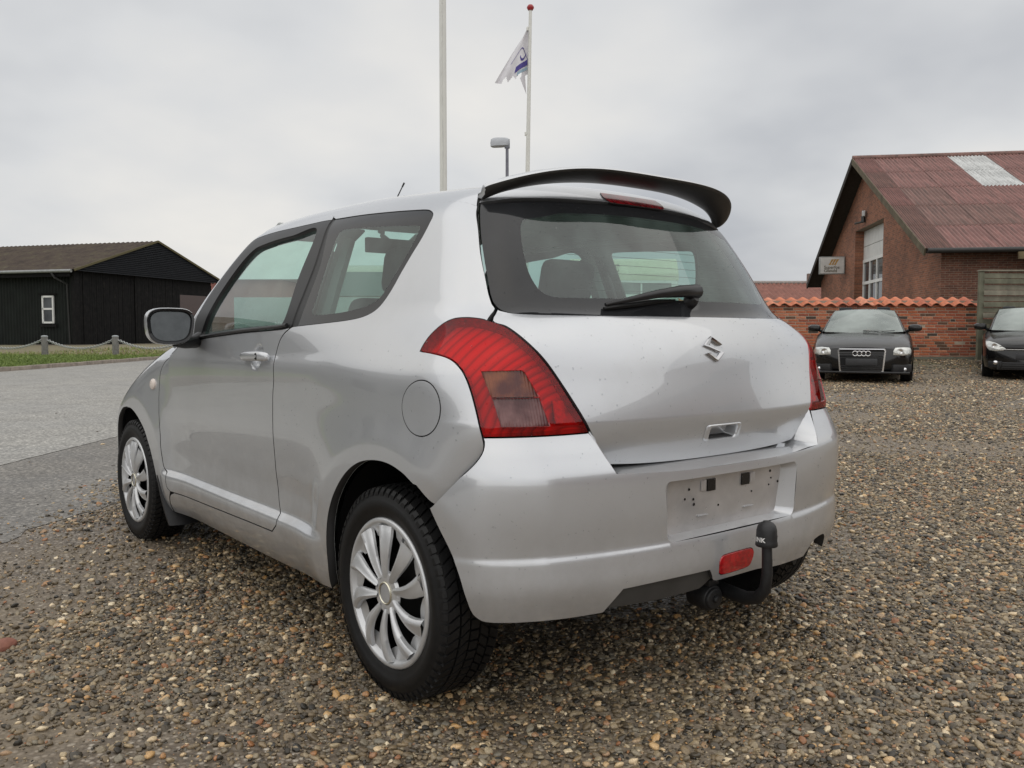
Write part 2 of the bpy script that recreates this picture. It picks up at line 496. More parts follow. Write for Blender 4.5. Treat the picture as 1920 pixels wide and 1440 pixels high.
def pebbles():
    rs = np.random.default_rng(5)
    ls, ds, dens, scl = [], [], [], []
    lat_ = np.linspace(-6, 14, 201); dep_ = np.linspace(1.55, 20.9, 195)
    Vv, F, l, d = frame_grid(lat_, dep_, lambda a, b: ground_h(a, b))
    dn = np.interp(d, [1.5, 3.4, 4.5, 6, 8, 11, 15, 21], [9800., 9000., 6600., 4300., 2700., 1500., 900., 600.])
    hid = (d > 6.3) & (l < .30 * d) & (l > -.36 * d)
    dn = np.where(hid, dn * .28, dn)
    fr = np.where(np.abs(l) < .615 * d + .30, 1., .40 * (np.abs(l) < .615 * d + 2.2) * (d < 12))
    edge = -2.34 + .15 * np.sin(d * 1.9) + .08 * np.sin(d * 5.3)
    dn = dn * fr * (0.004 + .10 * sst(-.75, -.1, l - edge) ** 2 + .896 * sst(-.26, .18, l - edge + .10 * np.sin(l * 23 + 3 * np.sin(d * 7)) * np.sin(d * 11)))
    # wheel-worn, sandier patches
    rp = np.random.default_rng(31); pt = 0 * l
    for _ in range(26):
        a_, f_, p_ = rp.uniform(0, 2 * PI), rp.uniform(.9, 3.4), rp.uniform(0, 2 * PI)
        pt = pt + np.sin((l * math.cos(a_) + d * math.sin(a_)) * f_ + p_) / 3.6
    rut = np.exp(-((l - (1.15 + .10 * d)) / .28) ** 2) * sst(3.0, 4.2, d)          # tyre track right of the car
    bare = np.clip(sst(.25, 1.2, pt) * .80 + .75 * rut, 0, .88)
    dn = dn * (1 - bare)
    o = raw('gravel', Vv, F, [pebble_material()]); o.data.attributes.new('dens', 'FLOAT', 'POINT').data.foreach_set('value', dn.astype(np.float32))
    o.data.attributes.new('scl', 'FLOAT', 'POINT').data.foreach_set('value', np.interp(d, [2, 6, 10, 20], [.9, 1.1, 1.4, 2.1]).astype(np.float32))
    tag(o, 'wet brown and grey pebbles covering the yard around the silver hatchback', 'gravel', kind='stuff')
    g = bpy.data.node_groups.new('scatter_stones', 'GeometryNodeTree')
    g.interface.new_socket('Geometry', in_out='INPUT', socket_type='NodeSocketGeometry')
    g.interface.new_socket('Geometry', in_out='OUTPUT', socket_type='NodeSocketGeometry')
    N = lambda t: g.nodes.new(t)
    gi, go = N('NodeGroupInput'), N('NodeGroupOutput'); lk = g.links.new
    dp = N('GeometryNodeDistributePointsOnFaces'); dp.distribute_method = 'RANDOM'; dp.inputs['Seed'].default_value = 4
    na = N('GeometryNodeInputNamedAttribute'); na.data_type = 'FLOAT'; na.inputs['Name'].default_value = 'dens'
    lk(gi.outputs[0], dp.inputs['Mesh']); lk(na.outputs[0], dp.inputs['Density'])
    gti = N('GeometryNodeGeometryToInstance')
    for i in range(9):
        ico = N('GeometryNodeMeshIcoSphere'); ico.inputs['Radius'].default_value = 1.0; ico.inputs['Subdivisions'].default_value = 2
        sp = N('GeometryNodeSetPosition'); nz = N('ShaderNodeTexNoise'); nz.noise_dimensions = '4D'
        nz.inputs['W'].default_value = 3.7 * i + 1; nz.inputs['Scale'].default_value = .62 + .05 * i; nz.inputs['Detail'].default_value = 1.2
        sub = N('ShaderNodeVectorMath'); sub.operation = 'SUBTRACT'; sub.inputs[1].default_value = (.5, .5, .5)
        mul = N('ShaderNodeVectorMath'); mul.operation = 'SCALE'; mul.inputs['Scale'].default_value = 1.5
        lk(nz.outputs['Color'], sub.inputs[0]); lk(sub.outputs[0], mul.inputs[0])
        lk(ico.outputs['Mesh'], sp.inputs['Geometry']); lk(mul.outputs[0], sp.inputs['Offset'])
        tr = N('GeometryNodeTransform'); tr.inputs['Scale'].default_value = (1.0 + .25 * math.sin(i * 1.7), .85 + .2 * math.cos(i * 2.3), .55 + .10 * math.sin(i * 3.1))
        sm = N('GeometryNodeSetShadeSmooth'); mt = N('GeometryNodeSetMaterial'); mt.inputs['Material'].default_value = o.data.materials[0]
        lk(sp.outputs[0], tr.inputs['Geometry']); lk(tr.outputs[0], sm.inputs['Geometry']); lk(sm.outputs[0], mt.inputs['Geometry'])
        lk(mt.outputs[0], gti.inputs[0])
    iop = N('GeometryNodeInstanceOnPoints'); iop.inputs['Pick Instance'].default_value = True
    rot = N('FunctionNodeRandomValue'); rot.data_type = 'FLOAT_VECTOR'; rot.inputs[0].default_value = (-.5, -.5, 0); rot.inputs[1].default_value = (.5, .5, 6.28)
    ra = N('FunctionNodeRandomValue'); ra.data_type = 'FLOAT'; ra.inputs[2].default_value = 0.0; ra.inputs[3].default_value = 1.0; ra.inputs['Seed'].default_value = 9
    pw = N('ShaderNodeMath'); pw.operation = 'POWER'; pw.inputs[1].default_value = 4.2
    ma = N('ShaderNodeMath'); ma.operation = 'MULTIPLY_ADD'; ma.inputs[1].default_value = .0125; ma.inputs[2].default_value = .0034
    sa = N('GeometryNodeInputNamedAttribute'); sa.data_type = 'FLOAT'; sa.inputs['Name'].default_value = 'scl'
    mm = N('ShaderNodeMath'); mm.operation = 'MULTIPLY'
    lk(ra.outputs[1], pw.inputs[0]); lk(pw.outputs[0], ma.inputs[0]); lk(ma.outputs[0], mm.inputs[0]); lk(sa.outputs[0], mm.inputs[1])
    lk(dp.outputs['Points'], iop.inputs['Points']); lk(gti.outputs[0], iop.inputs['Instance'])
    lk(rot.outputs[0], iop.inputs['Rotation']); lk(mm.outputs[0], iop.inputs['Scale'])
    # sink/raise a little so that the layer has depth
    rz = N('FunctionNodeRandomValue'); rz.data_type = 'FLOAT_VECTOR'; rz.inputs[0].default_value = (0, 0, -.002); rz.inputs[1].default_value = (0, 0, .006); rz.inputs['Seed'].default_value = 21
    sp2 = N('GeometryNodeSetPosition'); lk(iop.outputs[0], sp2.inputs['Geometry']); lk(rz.outputs[0], sp2.inputs['Offset'])
    lk(sp2.outputs[0], go.inputs[0])
    md = o.modifiers.new('scatter', 'NODES'); md.node_group = g
pebbles()
# measured tables of the hatchback: (position, value) splines, and outlines on its skin
TAB = {"up":[[0.68,0.8,0.88,0.95,1.0,1.04,1.1,1.2,1.3,1.4,1.5],[0.8184,0.8176,0.8179,0.8004,0.785,0.7702,0.7474,0.707,0.6638,0.6121,0.5392]],"lowT":[[-0.6,-0.4,-0.2,0.0,0.5,1.2,1.9,2.3,2.6,2.85,3.05,3.2],[-0.0639,-0.0183,-0.0008,0.0033,-0.0037,-0.0097,-0.0186,-0.017,-0.0191,-0.059,-0.1422,-0.2502]],"upT":[[-0.6,-0.25,-0.05,0.2,0.6,1.0,1.5,1.9,2.4,3.2],[-0.1983,-0.0879,-0.0486,-0.0204,0.0058,0.0142,0.0094,-0.0213,-0.0978,-0.2521]],"yc_up":[[0.5,0.62,0.68,0.766,0.778,0.792,0.88,0.96,1.01,1.045,1.064,1.12,1.25,1.4,1.5],[-0.4321,-0.464,-0.4835,-0.5080,-0.5092,-0.5068,-0.4858,-0.463,-0.4394,-0.4115,-0.387,-0.3508,-0.2671,-0.1711,-0.1064]],"yc_bp":[[0.15,0.22,0.3,0.38,0.425,0.44,0.455,0.55,0.62,0.645,0.7,0.755,0.8],[-0.4604,-0.5111,-0.5545,-0.5719,-0.5687,-0.567,-0.5608,-0.5638,-0.5612,-0.5584,-0.5353,-0.5065,-0.4924]],"kx":[[0.2,0.45,0.6,0.75,0.9,1.0,1.066,1.2,1.4,1.5],[0.3002,0.269,0.2358,0.2296,0.2515,0.2835,0.3956,0.431,0.4823,0.5077]],"zc":[[-0.6,-0.3,0.0,0.3,0.6,0.9,1.15,1.3,1.6,1.9,2.05,2.4,2.7,2.95,3.1],[1.437,1.457,1.4685,1.4835,1.4971,1.4985,1.4962,1.4939,1.3212,1.0818,1.0412,0.9369,0.8255,0.7688,0.6821]],"cT":[[-0.6,0.0,1.0,1.4,1.9,2.1,3.1],[0.16,0.15,0.14,0.1805,0.1878,0.1554,0.2602]]}
UZ = {"door_front":[[1.8559,0.9515],[1.938,0.919],[2.0294,0.8774],[2.0604,0.8444],[2.0822,0.7992],[2.0869,0.7383],[2.0776,0.6781],[2.0635,0.6111],[2.0509,0.5515],[2.0458,0.4863],[2.0343,0.4387],[2.0184,0.3964],[1.9762,0.3735],[1.9686,0.3435],[1.962,0.3176],[1.9375,0.3024]],
"door_bottom":[[1.9071,0.3016],[1.5341,0.3093],[1.1088,0.3178],[0.8408,0.3212]],
"door_rear":[[0.8046,0.3373],[0.797,0.3709],[0.8203,0.3945],[0.8317,0.4375],[0.8366,0.5327],[0.8251,0.6357],[0.8236,0.7345],[0.8213,0.7969],[0.8115,0.8521],[0.8157,0.9343],[0.8029,0.9809],[0.7763,1.0072],[0.7363,1.0263]],
"door_belt":[[1.8559,0.9515],[1.6942,0.9698],[1.6212,0.9793],[1.1375,1.007],[0.8138,1.019],[0.7363,1.0263]],
"frame_rear":[[0.7363,1.0263],[0.723,1.1338],[0.7199,1.2494],[0.7545,1.3985]],
"frame_top":[[0.7545,1.3985],[0.8208,1.3999],[0.9392,1.3986],[1.0606,1.3975],[1.1969,1.3966],[1.2904,1.3933],[1.3803,1.3855],[1.4296,1.3721],[1.459,1.3329],[1.5071,1.2861],[1.5639,1.2359],[1.6224,1.1814],[1.6741,1.1155],[1.7043,1.062],[1.6877,1.0124],[1.6942,0.9698]],
"dglass":[[1.5864,1.0058],[1.4972,0.9959],[1.1425,1.0179],[0.8164,1.0378],[0.8048,1.1988],[0.8189,1.3681],[1.0072,1.3635],[1.132,1.3586],[1.2254,1.3508],[1.301,1.3409],[1.3478,1.3201],[1.4036,1.2774],[1.4713,1.2083],[1.5199,1.1481],[1.5538,1.0916],[1.5814,1.0305]],
"qwin":[[0.6941,1.0292],[0.6833,1.1159],[0.6848,1.24],[0.7286,1.3991],[0.5367,1.3948],[0.369,1.3869],[0.2495,1.3791],[0.1886,1.3736],[0.1645,1.3668],[0.1455,1.3558],[0.139,1.3422],[0.1484,1.2882],[0.1683,1.2381],[0.1885,1.1852],[0.2062,1.1349],[0.2249,1.1014],[0.2449,1.0792],[0.2741,1.0639],[0.3175,1.0531],[0.3918,1.0452],[0.5025,1.0388]],
"qclear":[[0.6257,1.0793],[0.6153,1.0704],[0.5991,1.066],[0.464,1.0699],[0.3617,1.0801],[0.2932,1.0931],[0.2549,1.1122],[0.2304,1.1528],[0.2108,1.2006],[0.1922,1.2483],[0.1809,1.2908],[0.1795,1.3138],[0.1833,1.3219],[0.1935,1.3255],[0.3717,1.3388],[0.5125,1.3469],[0.6216,1.3504],[0.6397,1.3422],[0.6422,1.3227],[0.6338,1.2308],[0.6256,1.1503],[0.621,1.09]],
"cpillar_rear":[[0.0329,1.4015],[0.0008,1.3623],[-0.0839,1.2958],[-0.1502,1.2238],[-0.2015,1.1622],[-0.2391,1.1104],[-0.2631,1.083],[-0.2797,1.0713],[-0.2737,1.0556],[-0.2704,1.0407]],
"glass_side":[[0.0012,1.3738],[-0.0586,1.3305],[-0.1521,1.2361],[-0.2109,1.1622],[-0.2434,1.1143],[-0.2665,1.0889],[-0.3035,1.0695],[-0.3499,1.0599],[-0.4636,1.0563],[-0.8038,1.055],[-1.081,1.0553]],
"glass_top":[[0.0012,1.3738],[-0.0943,1.3765],[-0.3324,1.3838],[-0.7979,1.3891],[-0.8986,1.392],[-1.0131,1.3952],[-1.1048,1.3966]],
"frit":[[-0.3318,1.3284],[-0.3208,1.3103],[-0.3356,1.28],[-0.3769,1.2123],[-0.4021,1.1753],[-0.4343,1.1432],[-0.4702,1.1194],[-0.528,1.1059],[-0.6235,1.104],[-0.8379,1.1042],[-1.1374,1.1073]],
"lamp":[[-0.0688,0.9608],[-0.0687,0.9794],[-0.0766,1.0044],[-0.1016,1.0295],[-0.1377,1.0436],[-0.1876,1.0474],[-0.2386,1.0446],[-0.2709,1.0399],[-0.3159,1.0305],[-0.3592,1.0137],[-0.3981,0.9897],[-0.434,0.9628],[-0.4692,0.9271],[-0.5041,0.8851],[-0.5382,0.8372],[-0.5728,0.7887],[-0.5957,0.7547],[-0.499,0.7532],[-0.4045,0.7529],[-0.3104,0.7522],[-0.3044,0.7754],[-0.2922,0.8183],[-0.2773,0.8613],[-0.2625,0.8931],[-0.2461,0.9162],[-0.22,0.9361],[-0.1891,0.9475],[-0.135,0.9557]],
"lamp_amber":[[-0.2957,0.9131],[-0.3986,0.9153],[-0.4073,0.91],[-0.4468,0.8491],[-0.3261,0.8496]],
"lamp_clear":[[-0.3289,0.8457],[-0.4482,0.8465],[-0.4766,0.7763],[-0.3535,0.7772]],
"lamp_refl":[[-0.4907,0.84],[-0.5199,0.8392],[-0.5315,0.7806],[-0.4964,0.7821]],
"gate_side":[[-0.2908,1.0685],[-0.2911,1.0398],[-0.3407,1.0259],[-0.3863,1.0031],[-0.434,0.9688],[-0.4695,0.9359],[-0.5047,0.8939],[-0.5392,0.849],[-0.5736,0.8006],[-0.6039,0.7543],[-0.6208,0.7316],[-0.6363,0.7055],[-0.6803,0.6641]],
"fuel":[[-0.1954,0.8193],[-0.1949,0.8012],[-0.1902,0.784],[-0.1817,0.7689],[-0.1695,0.7568],[-0.1542,0.7486],[-0.136,0.7446],[-0.1162,0.7453],[-0.0963,0.7507],[-0.0775,0.7607],[-0.0614,0.7745],[-0.0496,0.7913],[-0.0431,0.8099],[-0.0427,0.829],[-0.0488,0.8471],[-0.061,0.8629],[-0.0781,0.8754],[-0.0984,0.8835],[-0.1199,0.8869],[-0.1404,0.8852],[-0.1583,0.8788],[-0.1729,0.8681],[-0.1842,0.8539],[-0.1917,0.8373]],
"bump_seam":[[-0.3105,0.7515],[-0.3137,0.7325],[-0.31,0.7131],[-0.2979,0.693],[-0.2799,0.6726],[-0.2607,0.6543],[-0.2108,0.6],[-0.1816,0.5723]],
"arch_r":[[0.4164,0.2176],[0.3956,0.2901],[0.3827,0.3847],[0.3706,0.4468],[0.3453,0.4983],[0.3016,0.5519],[0.2372,0.6063],[0.1654,0.6431],[0.088,0.6603],[0.0059,0.6619],[-0.0675,0.6451],[-0.124,0.617],[-0.1661,0.5667]],
"arch_bump":[[-0.181,0.5695],[-0.2081,0.5248],[-0.2382,0.4712],[-0.2618,0.4116],[-0.2773,0.3556],[-0.2906,0.3142],[-0.3112,0.2973],[-0.3379,0.2939]],
"arch_f":[[2.5264,0.6451],[2.4494,0.6415],[2.3787,0.6205],[2.3123,0.5871],[2.2614,0.5532],[2.2173,0.5024],[2.1768,0.448],[2.1357,0.3779],[2.1248,0.3291]],
"bump_notch":[[-0.5981,0.7526],[-0.6589,0.651],[-1.0872,0.6405]],
"roofseam":[[0.7567,1.4031]]}
# ================================================================== the silver hatchback: master surface
def spl(xs, ys):
    xs = np.array(xs, float); ys = np.array(ys, float); n = len(xs)
    h = np.diff(xs); d = np.diff(ys) / h
    m = np.zeros(n); m[0] = d[0]; m[-1] = d[-1]
    for i in range(1, n - 1):
        if d[i - 1] * d[i] > 0:
            w1 = 2 * h[i] + h[i - 1]; w2 = h[i] + 2 * h[i - 1]
            m[i] = (w1 + w2) / (w1 / d[i - 1] + w2 / d[i])
    def f(x):
        x = np.asarray(x, float); xc = np.clip(x, xs[0], xs[-1])
        i = np.clip(np.searchsorted(xs, xc) - 1, 0, n - 2); t = (xc - xs[i]) / h[i]
        y = (ys[i] * (1 + 2 * t) * (1 - t) ** 2 + h[i] * m[i] * t * (1 - t) ** 2 + ys[i + 1] * t * t * (3 - 2 * t) + h[i] * m[i + 1] * t * t * (t - 1))
        return y + np.where(x < xs[0], (x - xs[0]) * m[0], 0) + np.where(x > xs[-1], (x - xs[-1]) * m[-1], 0)
    return f
def nspl(xs, ys):
    """natural cubic spline (curvature-continuous, so reflections run smoothly)"""
    xs = np.array(xs, float); ys = np.array(ys, float); n = len(xs); h = np.diff(xs)
    A = np.zeros((n, n)); b = np.zeros(n); A[0, 0] = A[-1, -1] = 1
    for i in range(1, n - 1):
        A[i, i - 1] = h[i - 1]; A[i, i] = 2 * (h[i - 1] + h[i]); A[i, i + 1] = h[i]
        b[i] = 6 * ((ys[i + 1] - ys[i]) / h[i] - (ys[i] - ys[i - 1]) / h[i - 1])
    c = np.linalg.solve(A, b)
    s0 = (ys[1] - ys[0]) / h[0] - h[0] * (2 * c[0] + c[1]) / 6
    s1 = (ys[-1] - ys[-2]) / h[-1] + h[-1] * (c[-2] + 2 * c[-1]) / 6
    def f(x):
        x = np.asarray(x, float); xc = np.clip(x, xs[0], xs[-1])
        i = np.clip(np.searchsorted(xs, xc) - 1, 0, n - 2); a = (xs[i + 1] - xc) / h[i]; t = 1 - a
        y = a * ys[i] + t * ys[i + 1] + ((a ** 3 - a) * c[i] + (t ** 3 - t) * c[i + 1]) * h[i] ** 2 / 6
        return y + np.where(x < xs[0], (x - xs[0]) * s0, 0) + np.where(x > xs[-1], (x - xs[-1]) * s1, 0)
    return f
def ss(a, b, x):
    t = np.clip((x - a) / (b - a), 0, 1); return t * t * (3 - 2 * t)
def smax(a, b, k):
    h = np.maximum(k - np.abs(a - b), 0); return np.maximum(a, b) + h * h / (4 * k)
UPZ, UPX = TAB['up']
S_led = spl([.12, .19, .25, .31, .352, .370, .392, .45, .55] + UPZ, [.70, .765, .800, .818, .823, .820, .797, .797, .806] + UPX)
S_pl = nspl([.12, .19, .25, .31, .38, .45, .55] + UPZ, [.70, .760, .790, .803, .811, .813, .817] + UPX)
lowT = nspl(*TAB['lowT']); upT = nspl(*TAB['upT']); yc_up = spl(*TAB['yc_up']); yc_bp = spl(*TAB['yc_bp'])
kxs = nspl(*TAB['kx']); zc_t = spl(*TAB['zc']); cTs = spl(*TAB['cT'])
yfs = spl([.1, .3, .45, .6, .75, 1.0], [3.02, 3.10, 3.12, 3.10, 3.04, 2.8])
def Xs(y, z):
    led = ss(.33, .50, y) * (1 - ss(1.90, 2.02, y))
    s = S_pl(z) * (1 - led) + S_led(z) * led
    wu = ss(.90, 1.10, z)
    s = s + lowT(y) * (1 - wu) + upT(y) * wu
    for yc, A in ((0., .030), (2.38, .026)):
        r = np.hypot(y - yc, z - .292)
        so = .0075 * np.logaddexp(0., (r - .420) / .0075)      # softly rounded lip line
        t = np.clip(so / .30, 0, 1)
        b = A * (1 - t) ** 2.2 - .0175 * .0075 * np.logaddexp(0., (.420 - r) / .0075)
        s = s + b * (1 - ss(.80, 1.02, z))
    q = np.hypot((y - .912) / .050, (z - .922) / .050)
    s = s - .017 * (1 - ss(.35, 1.0, q))                      # hand hole behind the door handle
    return s
def Yr(x, z, bump):
    return (yc_bp(z) if bump else yc_up(z)) + kxs(z) * np.abs(x) ** 2.5
def Zt(x, y):
    return zc_t(y) - cTs(y) * np.abs(x) ** 2.3
def G(P, bump=False):
    x, y, z = np.abs(P[..., 0]), P[..., 1], P[..., 2]
    g = smax(x - Xs(y, z), Yr(x, z, bump) - y, .16 - .05 * ss(.9, 1.1, z))
    g = smax(g, y - (yfs(z) - .42 * x ** 2.4), .14)
    return smax(g, z - Zt(x, y), np.where(y < 1.9, .10, .14))
def Gb(P):
    return G(P, True)
def grad(P, g=G, e=2e-4):
    o = np.empty_like(P)
    for i in range(3):
        d = np.zeros(3); d[i] = e
        o[..., i] = g(P + d) - g(P - d)
    return o / np.linalg.norm(o, axis=-1, keepdims=True)
def cast(O, D, t0, t1, g=G, n=56):
    N = len(D); ts = np.linspace(t0, t1, n)
    if N < 200:                                            # few rays: whole march in one call, then refine
        lo, hi = np.full(N, t0), np.full(N, t1)
        for m_ in (n, 24, 24, 24):
            f_ = np.linspace(0, 1, m_); tt = lo[:, None] + (hi - lo)[:, None] * f_
            v = g(O[:, None, :] + D[:, None, :] * tt[..., None]) <= 0
            j = np.where(v.any(1), v.argmax(1), m_ - 1); j = np.maximum(j, 1); r_ = np.arange(N)
            lo, hi = tt[r_, j - 1], tt[r_, j]
        return O + D * ((lo + hi) / 2)[:, None]
    a = np.full(N, t1); b = np.full(N, t1); done = np.zeros(N, bool); prev = g(O + D * t0)
    for k in range(1, n):
        idx = np.where(~done)[0]
        if len(idx) == 0: break
        cur = g(O[idx] + D[idx] * ts[k]); c = (prev[idx] > 0) & (cur <= 0)
        a[idx[c]] = ts[k - 1]; b[idx[c]] = ts[k]; done[idx[c]] = True; prev[idx] = cur
    for _ in range(20):
        m = (a + b) / 2; v = g(O + D * m[:, None]) > 0
        a = np.where(v, m, a); b = np.where(v, b, m)
    return O + D * ((a + b) / 2)[:, None]
X0, CR = .34, .5
CL = CR * PI / 2
UC = -CL - X0
def wrap_uz(uv, g=G, Y0=-.06, sg=1.0):
    """u runs along the left side, round the end and on to the right side"""
    u = uv[:, 0]; flip = u < UC; u = np.where(flip, 2 * UC - u, u)
    a = np.clip(-u / CR, 0, PI / 2)
    ox = np.where(u < -CL, -X0 + (-CL - u), -X0); oy = np.where(u > 0, Y0 + sg * u, Y0)
    D = np.stack([-np.cos(a), -sg * np.sin(a), 0 * u], 1); O = np.stack([ox, oy, uv[:, 1]], 1)
    P = cast(O, D, 1.0, -.25, g)
    P[:, 0] = np.where(flip, -P[:, 0], P[:, 0])
    return P
def front_uz(uv, g=G):
    return wrap_uz(uv, g, 2.55, -1.0)
def top_xy(uv, g=G):
    N = len(uv); O = np.stack([uv[:, 0], uv[:, 1], np.zeros(N)], 1)
    return cast(O, np.tile(np.array([[0, 0, -1.]]), (N, 1)), -1.7, -.5, g)
def mir(pts):
    return [(2 * UC - u, z) for u, z in reversed(pts)]
def mirx(pts):
    return [(-x, y) for x, y in reversed(pts)]
def uofx(x):
    return -CL - (x + X0)
def u_pt(x, y, Y0=-.06):
    if y >= Y0: return y - Y0
    if x >= -X0: return uofx(x)
    return -CR * math.atan2(-(y - Y0), -(x + X0))
def crom(pts, h, sharp=False):
    pts = np.array(pts, float); out = []
    n = len(pts)
    for i in range(n - 1):
        p0, p1, p2, p3 = pts[max(i - 1, 0)], pts[i], pts[i + 1], pts[min(i + 2, n - 1)]
        k = max(1, int(math.ceil(np.linalg.norm(p2 - p1) / h)))
        for j in range(k):
            t = j / k
            if sharp or n == 2:
                out.append(p1 + (p2 - p1) * t)
            else:
                # centripetal-ish cardinal spline with chord-scaled tangents
                d01, d12, d23 = (np.linalg.norm(p1 - p0) + 1e-9, np.linalg.norm(p2 - p1) + 1e-9, np.linalg.norm(p3 - p2) + 1e-9)
                m1 = (p2 - p0) / (d01 + d12) * d12 if i > 0 else (p2 - p1)
                m2 = (p3 - p1) / (d12 + d23) * d12 if i < n - 2 else (p2 - p1)
                out.append((2 * t ** 3 - 3 * t * t + 1) * p1 + (t ** 3 - 2 * t * t + t) * m1 + (-2 * t ** 3 + 3 * t * t) * p2 + (t ** 3 - t * t) * m2)
    return out
def inside(pts, loop):
    x, y = pts[:, 0], pts[:, 1]; r = np.zeros(len(pts), bool); n = len(loop); j = n - 1
    for i in range(n):
        xi, yi = loop[i]; xj, yj = loop[j]
        if yi != yj:
            c = ((yi > y) != (yj > y)) & (x < (xj - xi) * (y - yi) / (yj - yi) + xi)
            r ^= c
        j = i
    return r
def make_loop(segs, h):
    """segs: list of (points, gap[, sharp]); returns loop points and gap per point"""
    L_, gp = [], []
    for s in segs:
        q = crom(s[0], h, len(s) > 2 and s[2])
        L_ += q; gp += [s[1]] * len(q)
    L_ = np.array(L_); gp = np.array(gp)
    keep = np.linalg.norm(L_ - np.roll(L_, 1, 0), axis=1) > h * .12
    return L_[keep], gp[keep]
PCACHE = {}
def panel(name, segs, param, mats, parent, g=G, h=.014, holes=(), depth=.022, off=0.0, inner=True, flange=True, mirrored=False, hx=None):
    """a trimmed piece of the master surface: skin, turned-in edges and an inner face; mats = [outer, edge, inner]"""
    loops = [make_loop(segs, h)] + [make_loop(q, h) for q in holes]
    bnd = np.concatenate([l[0] for l in loops]); lo, hi = bnd.min(0), bnd.max(0)
    hu = hx or h
    gu, gz = np.meshgrid(np.arange(lo[0] + hu / 2, hi[0], hu), np.arange(lo[1] + h / 2, hi[1], h))
    gu[1::2] += hu / 2
    gr = np.stack([gu.ravel(), gz.ravel()], 1)
    ok = inside(gr, loops[0][0])
    for l in loops[1:]:
        ok &= ~inside(gr, l[0])
    gr = gr[ok]
    dmin = np.full(len(gr), 9.)
    for c in np.array_split(bnd, max(1, len(bnd) // 60)):
        dmin = np.minimum(dmin, np.sqrt(((gr[:, None, :] - c[None]) ** 2).sum(2)).min(1))
    gr = gr[dmin > h * .55]
    pts = np.concatenate([bnd, gr]); edges = []; o = 0; spans = []
    for l, _ in loops:
        n = len(l); edges += [(o + i, o + (i + 1) % n) for i in range(n)]; spans.append((o, n)); o += n
    vv, ee, ff, ov, oe, of = delaunay_2d_cdt([Vector(p) for p in pts], edges, [], 0, 1e-7)
    uv = np.array([(v.x, v.y) for v in vv]); tri = np.array([f for f in ff if len(f) == 3])
    cen = uv[tri].mean(1); k = inside(cen, loops[0][0])
    for l in loops[1:]:
        k &= ~inside(cen, l[0])
    tri = tri[k]
    idx = np.full(len(pts), -1)
    for i, src in enumerate(ov):
        for s_ in src: idx[s_] = i
    P = param(uv, g); Nn = grad(P, g)
    a = np.cross(P[tri[:, 1]] - P[tri[:, 0]], P[tri[:, 2]] - P[tri[:, 0]])
    fl = (a * Nn[tri[:, 0]]).sum(1) < 0
    tri[fl] = tri[fl][:, ::-1]
    P = P + Nn * off
    cen3 = P[tri].mean(1)
    nv = len(P); VV = [P]; NN = [Nn]; FF = [tuple(t) for t in tri]; MI = [0] * len(tri); base = nv
    for (o, n), (l, gp) in zip(spans, loops):
        ids = idx[np.arange(o, o + n)]; B = P[ids]; nb = Nn[ids]
        t = np.roll(B, -1, 0) - np.roll(B, 1, 0); t /= np.linalg.norm(t, axis=1, keepdims=True) + 1e-12
        d = np.cross(nb, t)
        # orient inward: compare with the nearest triangle centre
        sb = slice(None, None, max(1, n // 12)); near = cen3[np.array([((cen3 - b) ** 2).sum(1).argmin() for b in B[sb]])] - B[sb]
        if (d[sb] * near).sum() < 0: d = -d
        B2 = B + d * gp[:, None]; P[ids] = B2
        if flange:
            i0 = base; VV.append(B2); NN.append(nb * .8 - d * .6)
            i1 = base + n; VV.append(B2 - nb * depth + d * .001); NN.append(-d)
            base += 2 * n
            for i in range(n):
                j = (i + 1) % n
                q = (i0 + i, i0 + j, i1 + j, i1 + i)
                FF.append(q); MI.append(1)
    if inner:
        i2 = base; VV.append(P - Nn * depth); NN.append(-Nn); base += nv
        FF += [tuple(i2 + v for v in t[::-1]) for t in tri]; MI += [2] * len(tri)
    VV = np.concatenate(VV); NN = np.concatenate(NN)
    NN /= np.linalg.norm(NN, axis=1, keepdims=True) + 1e-12
    # flange winding follows its normals
    fixed = []
    for f in FF:
        if len(f) == 4:
            c = np.cross(VV[f[1]] - VV[f[0]], VV[f[3]] - VV[f[0]])
            if c @ NN[f[3]] < 0: f = f[::-1]
        fixed.append(f)
    o1 = raw(name, VV, fixed, mats, parent, True, MI, NN)
    if mirrored:
        fx = np.array([-1., 1, 1])
        p2 = mirrored if not isinstance(mirrored, bool) else parent
        o2 = raw(name, VV * fx, [f[::-1] for f in fixed], mats, p2, True, MI, NN * fx)
        return o1, o2
    return o1
def on_surf(x, z, g=G):
    """point and normal on the rear face"""
    P = wrap_uz(np.array([[uofx(x), z]]), g)
    return P[0], grad(P, g)[0]
def on_side(y, z, g=G):
    P = wrap_uz(np.array([[y + .06, z]]), g)
    return P[0], grad(P, g)[0]

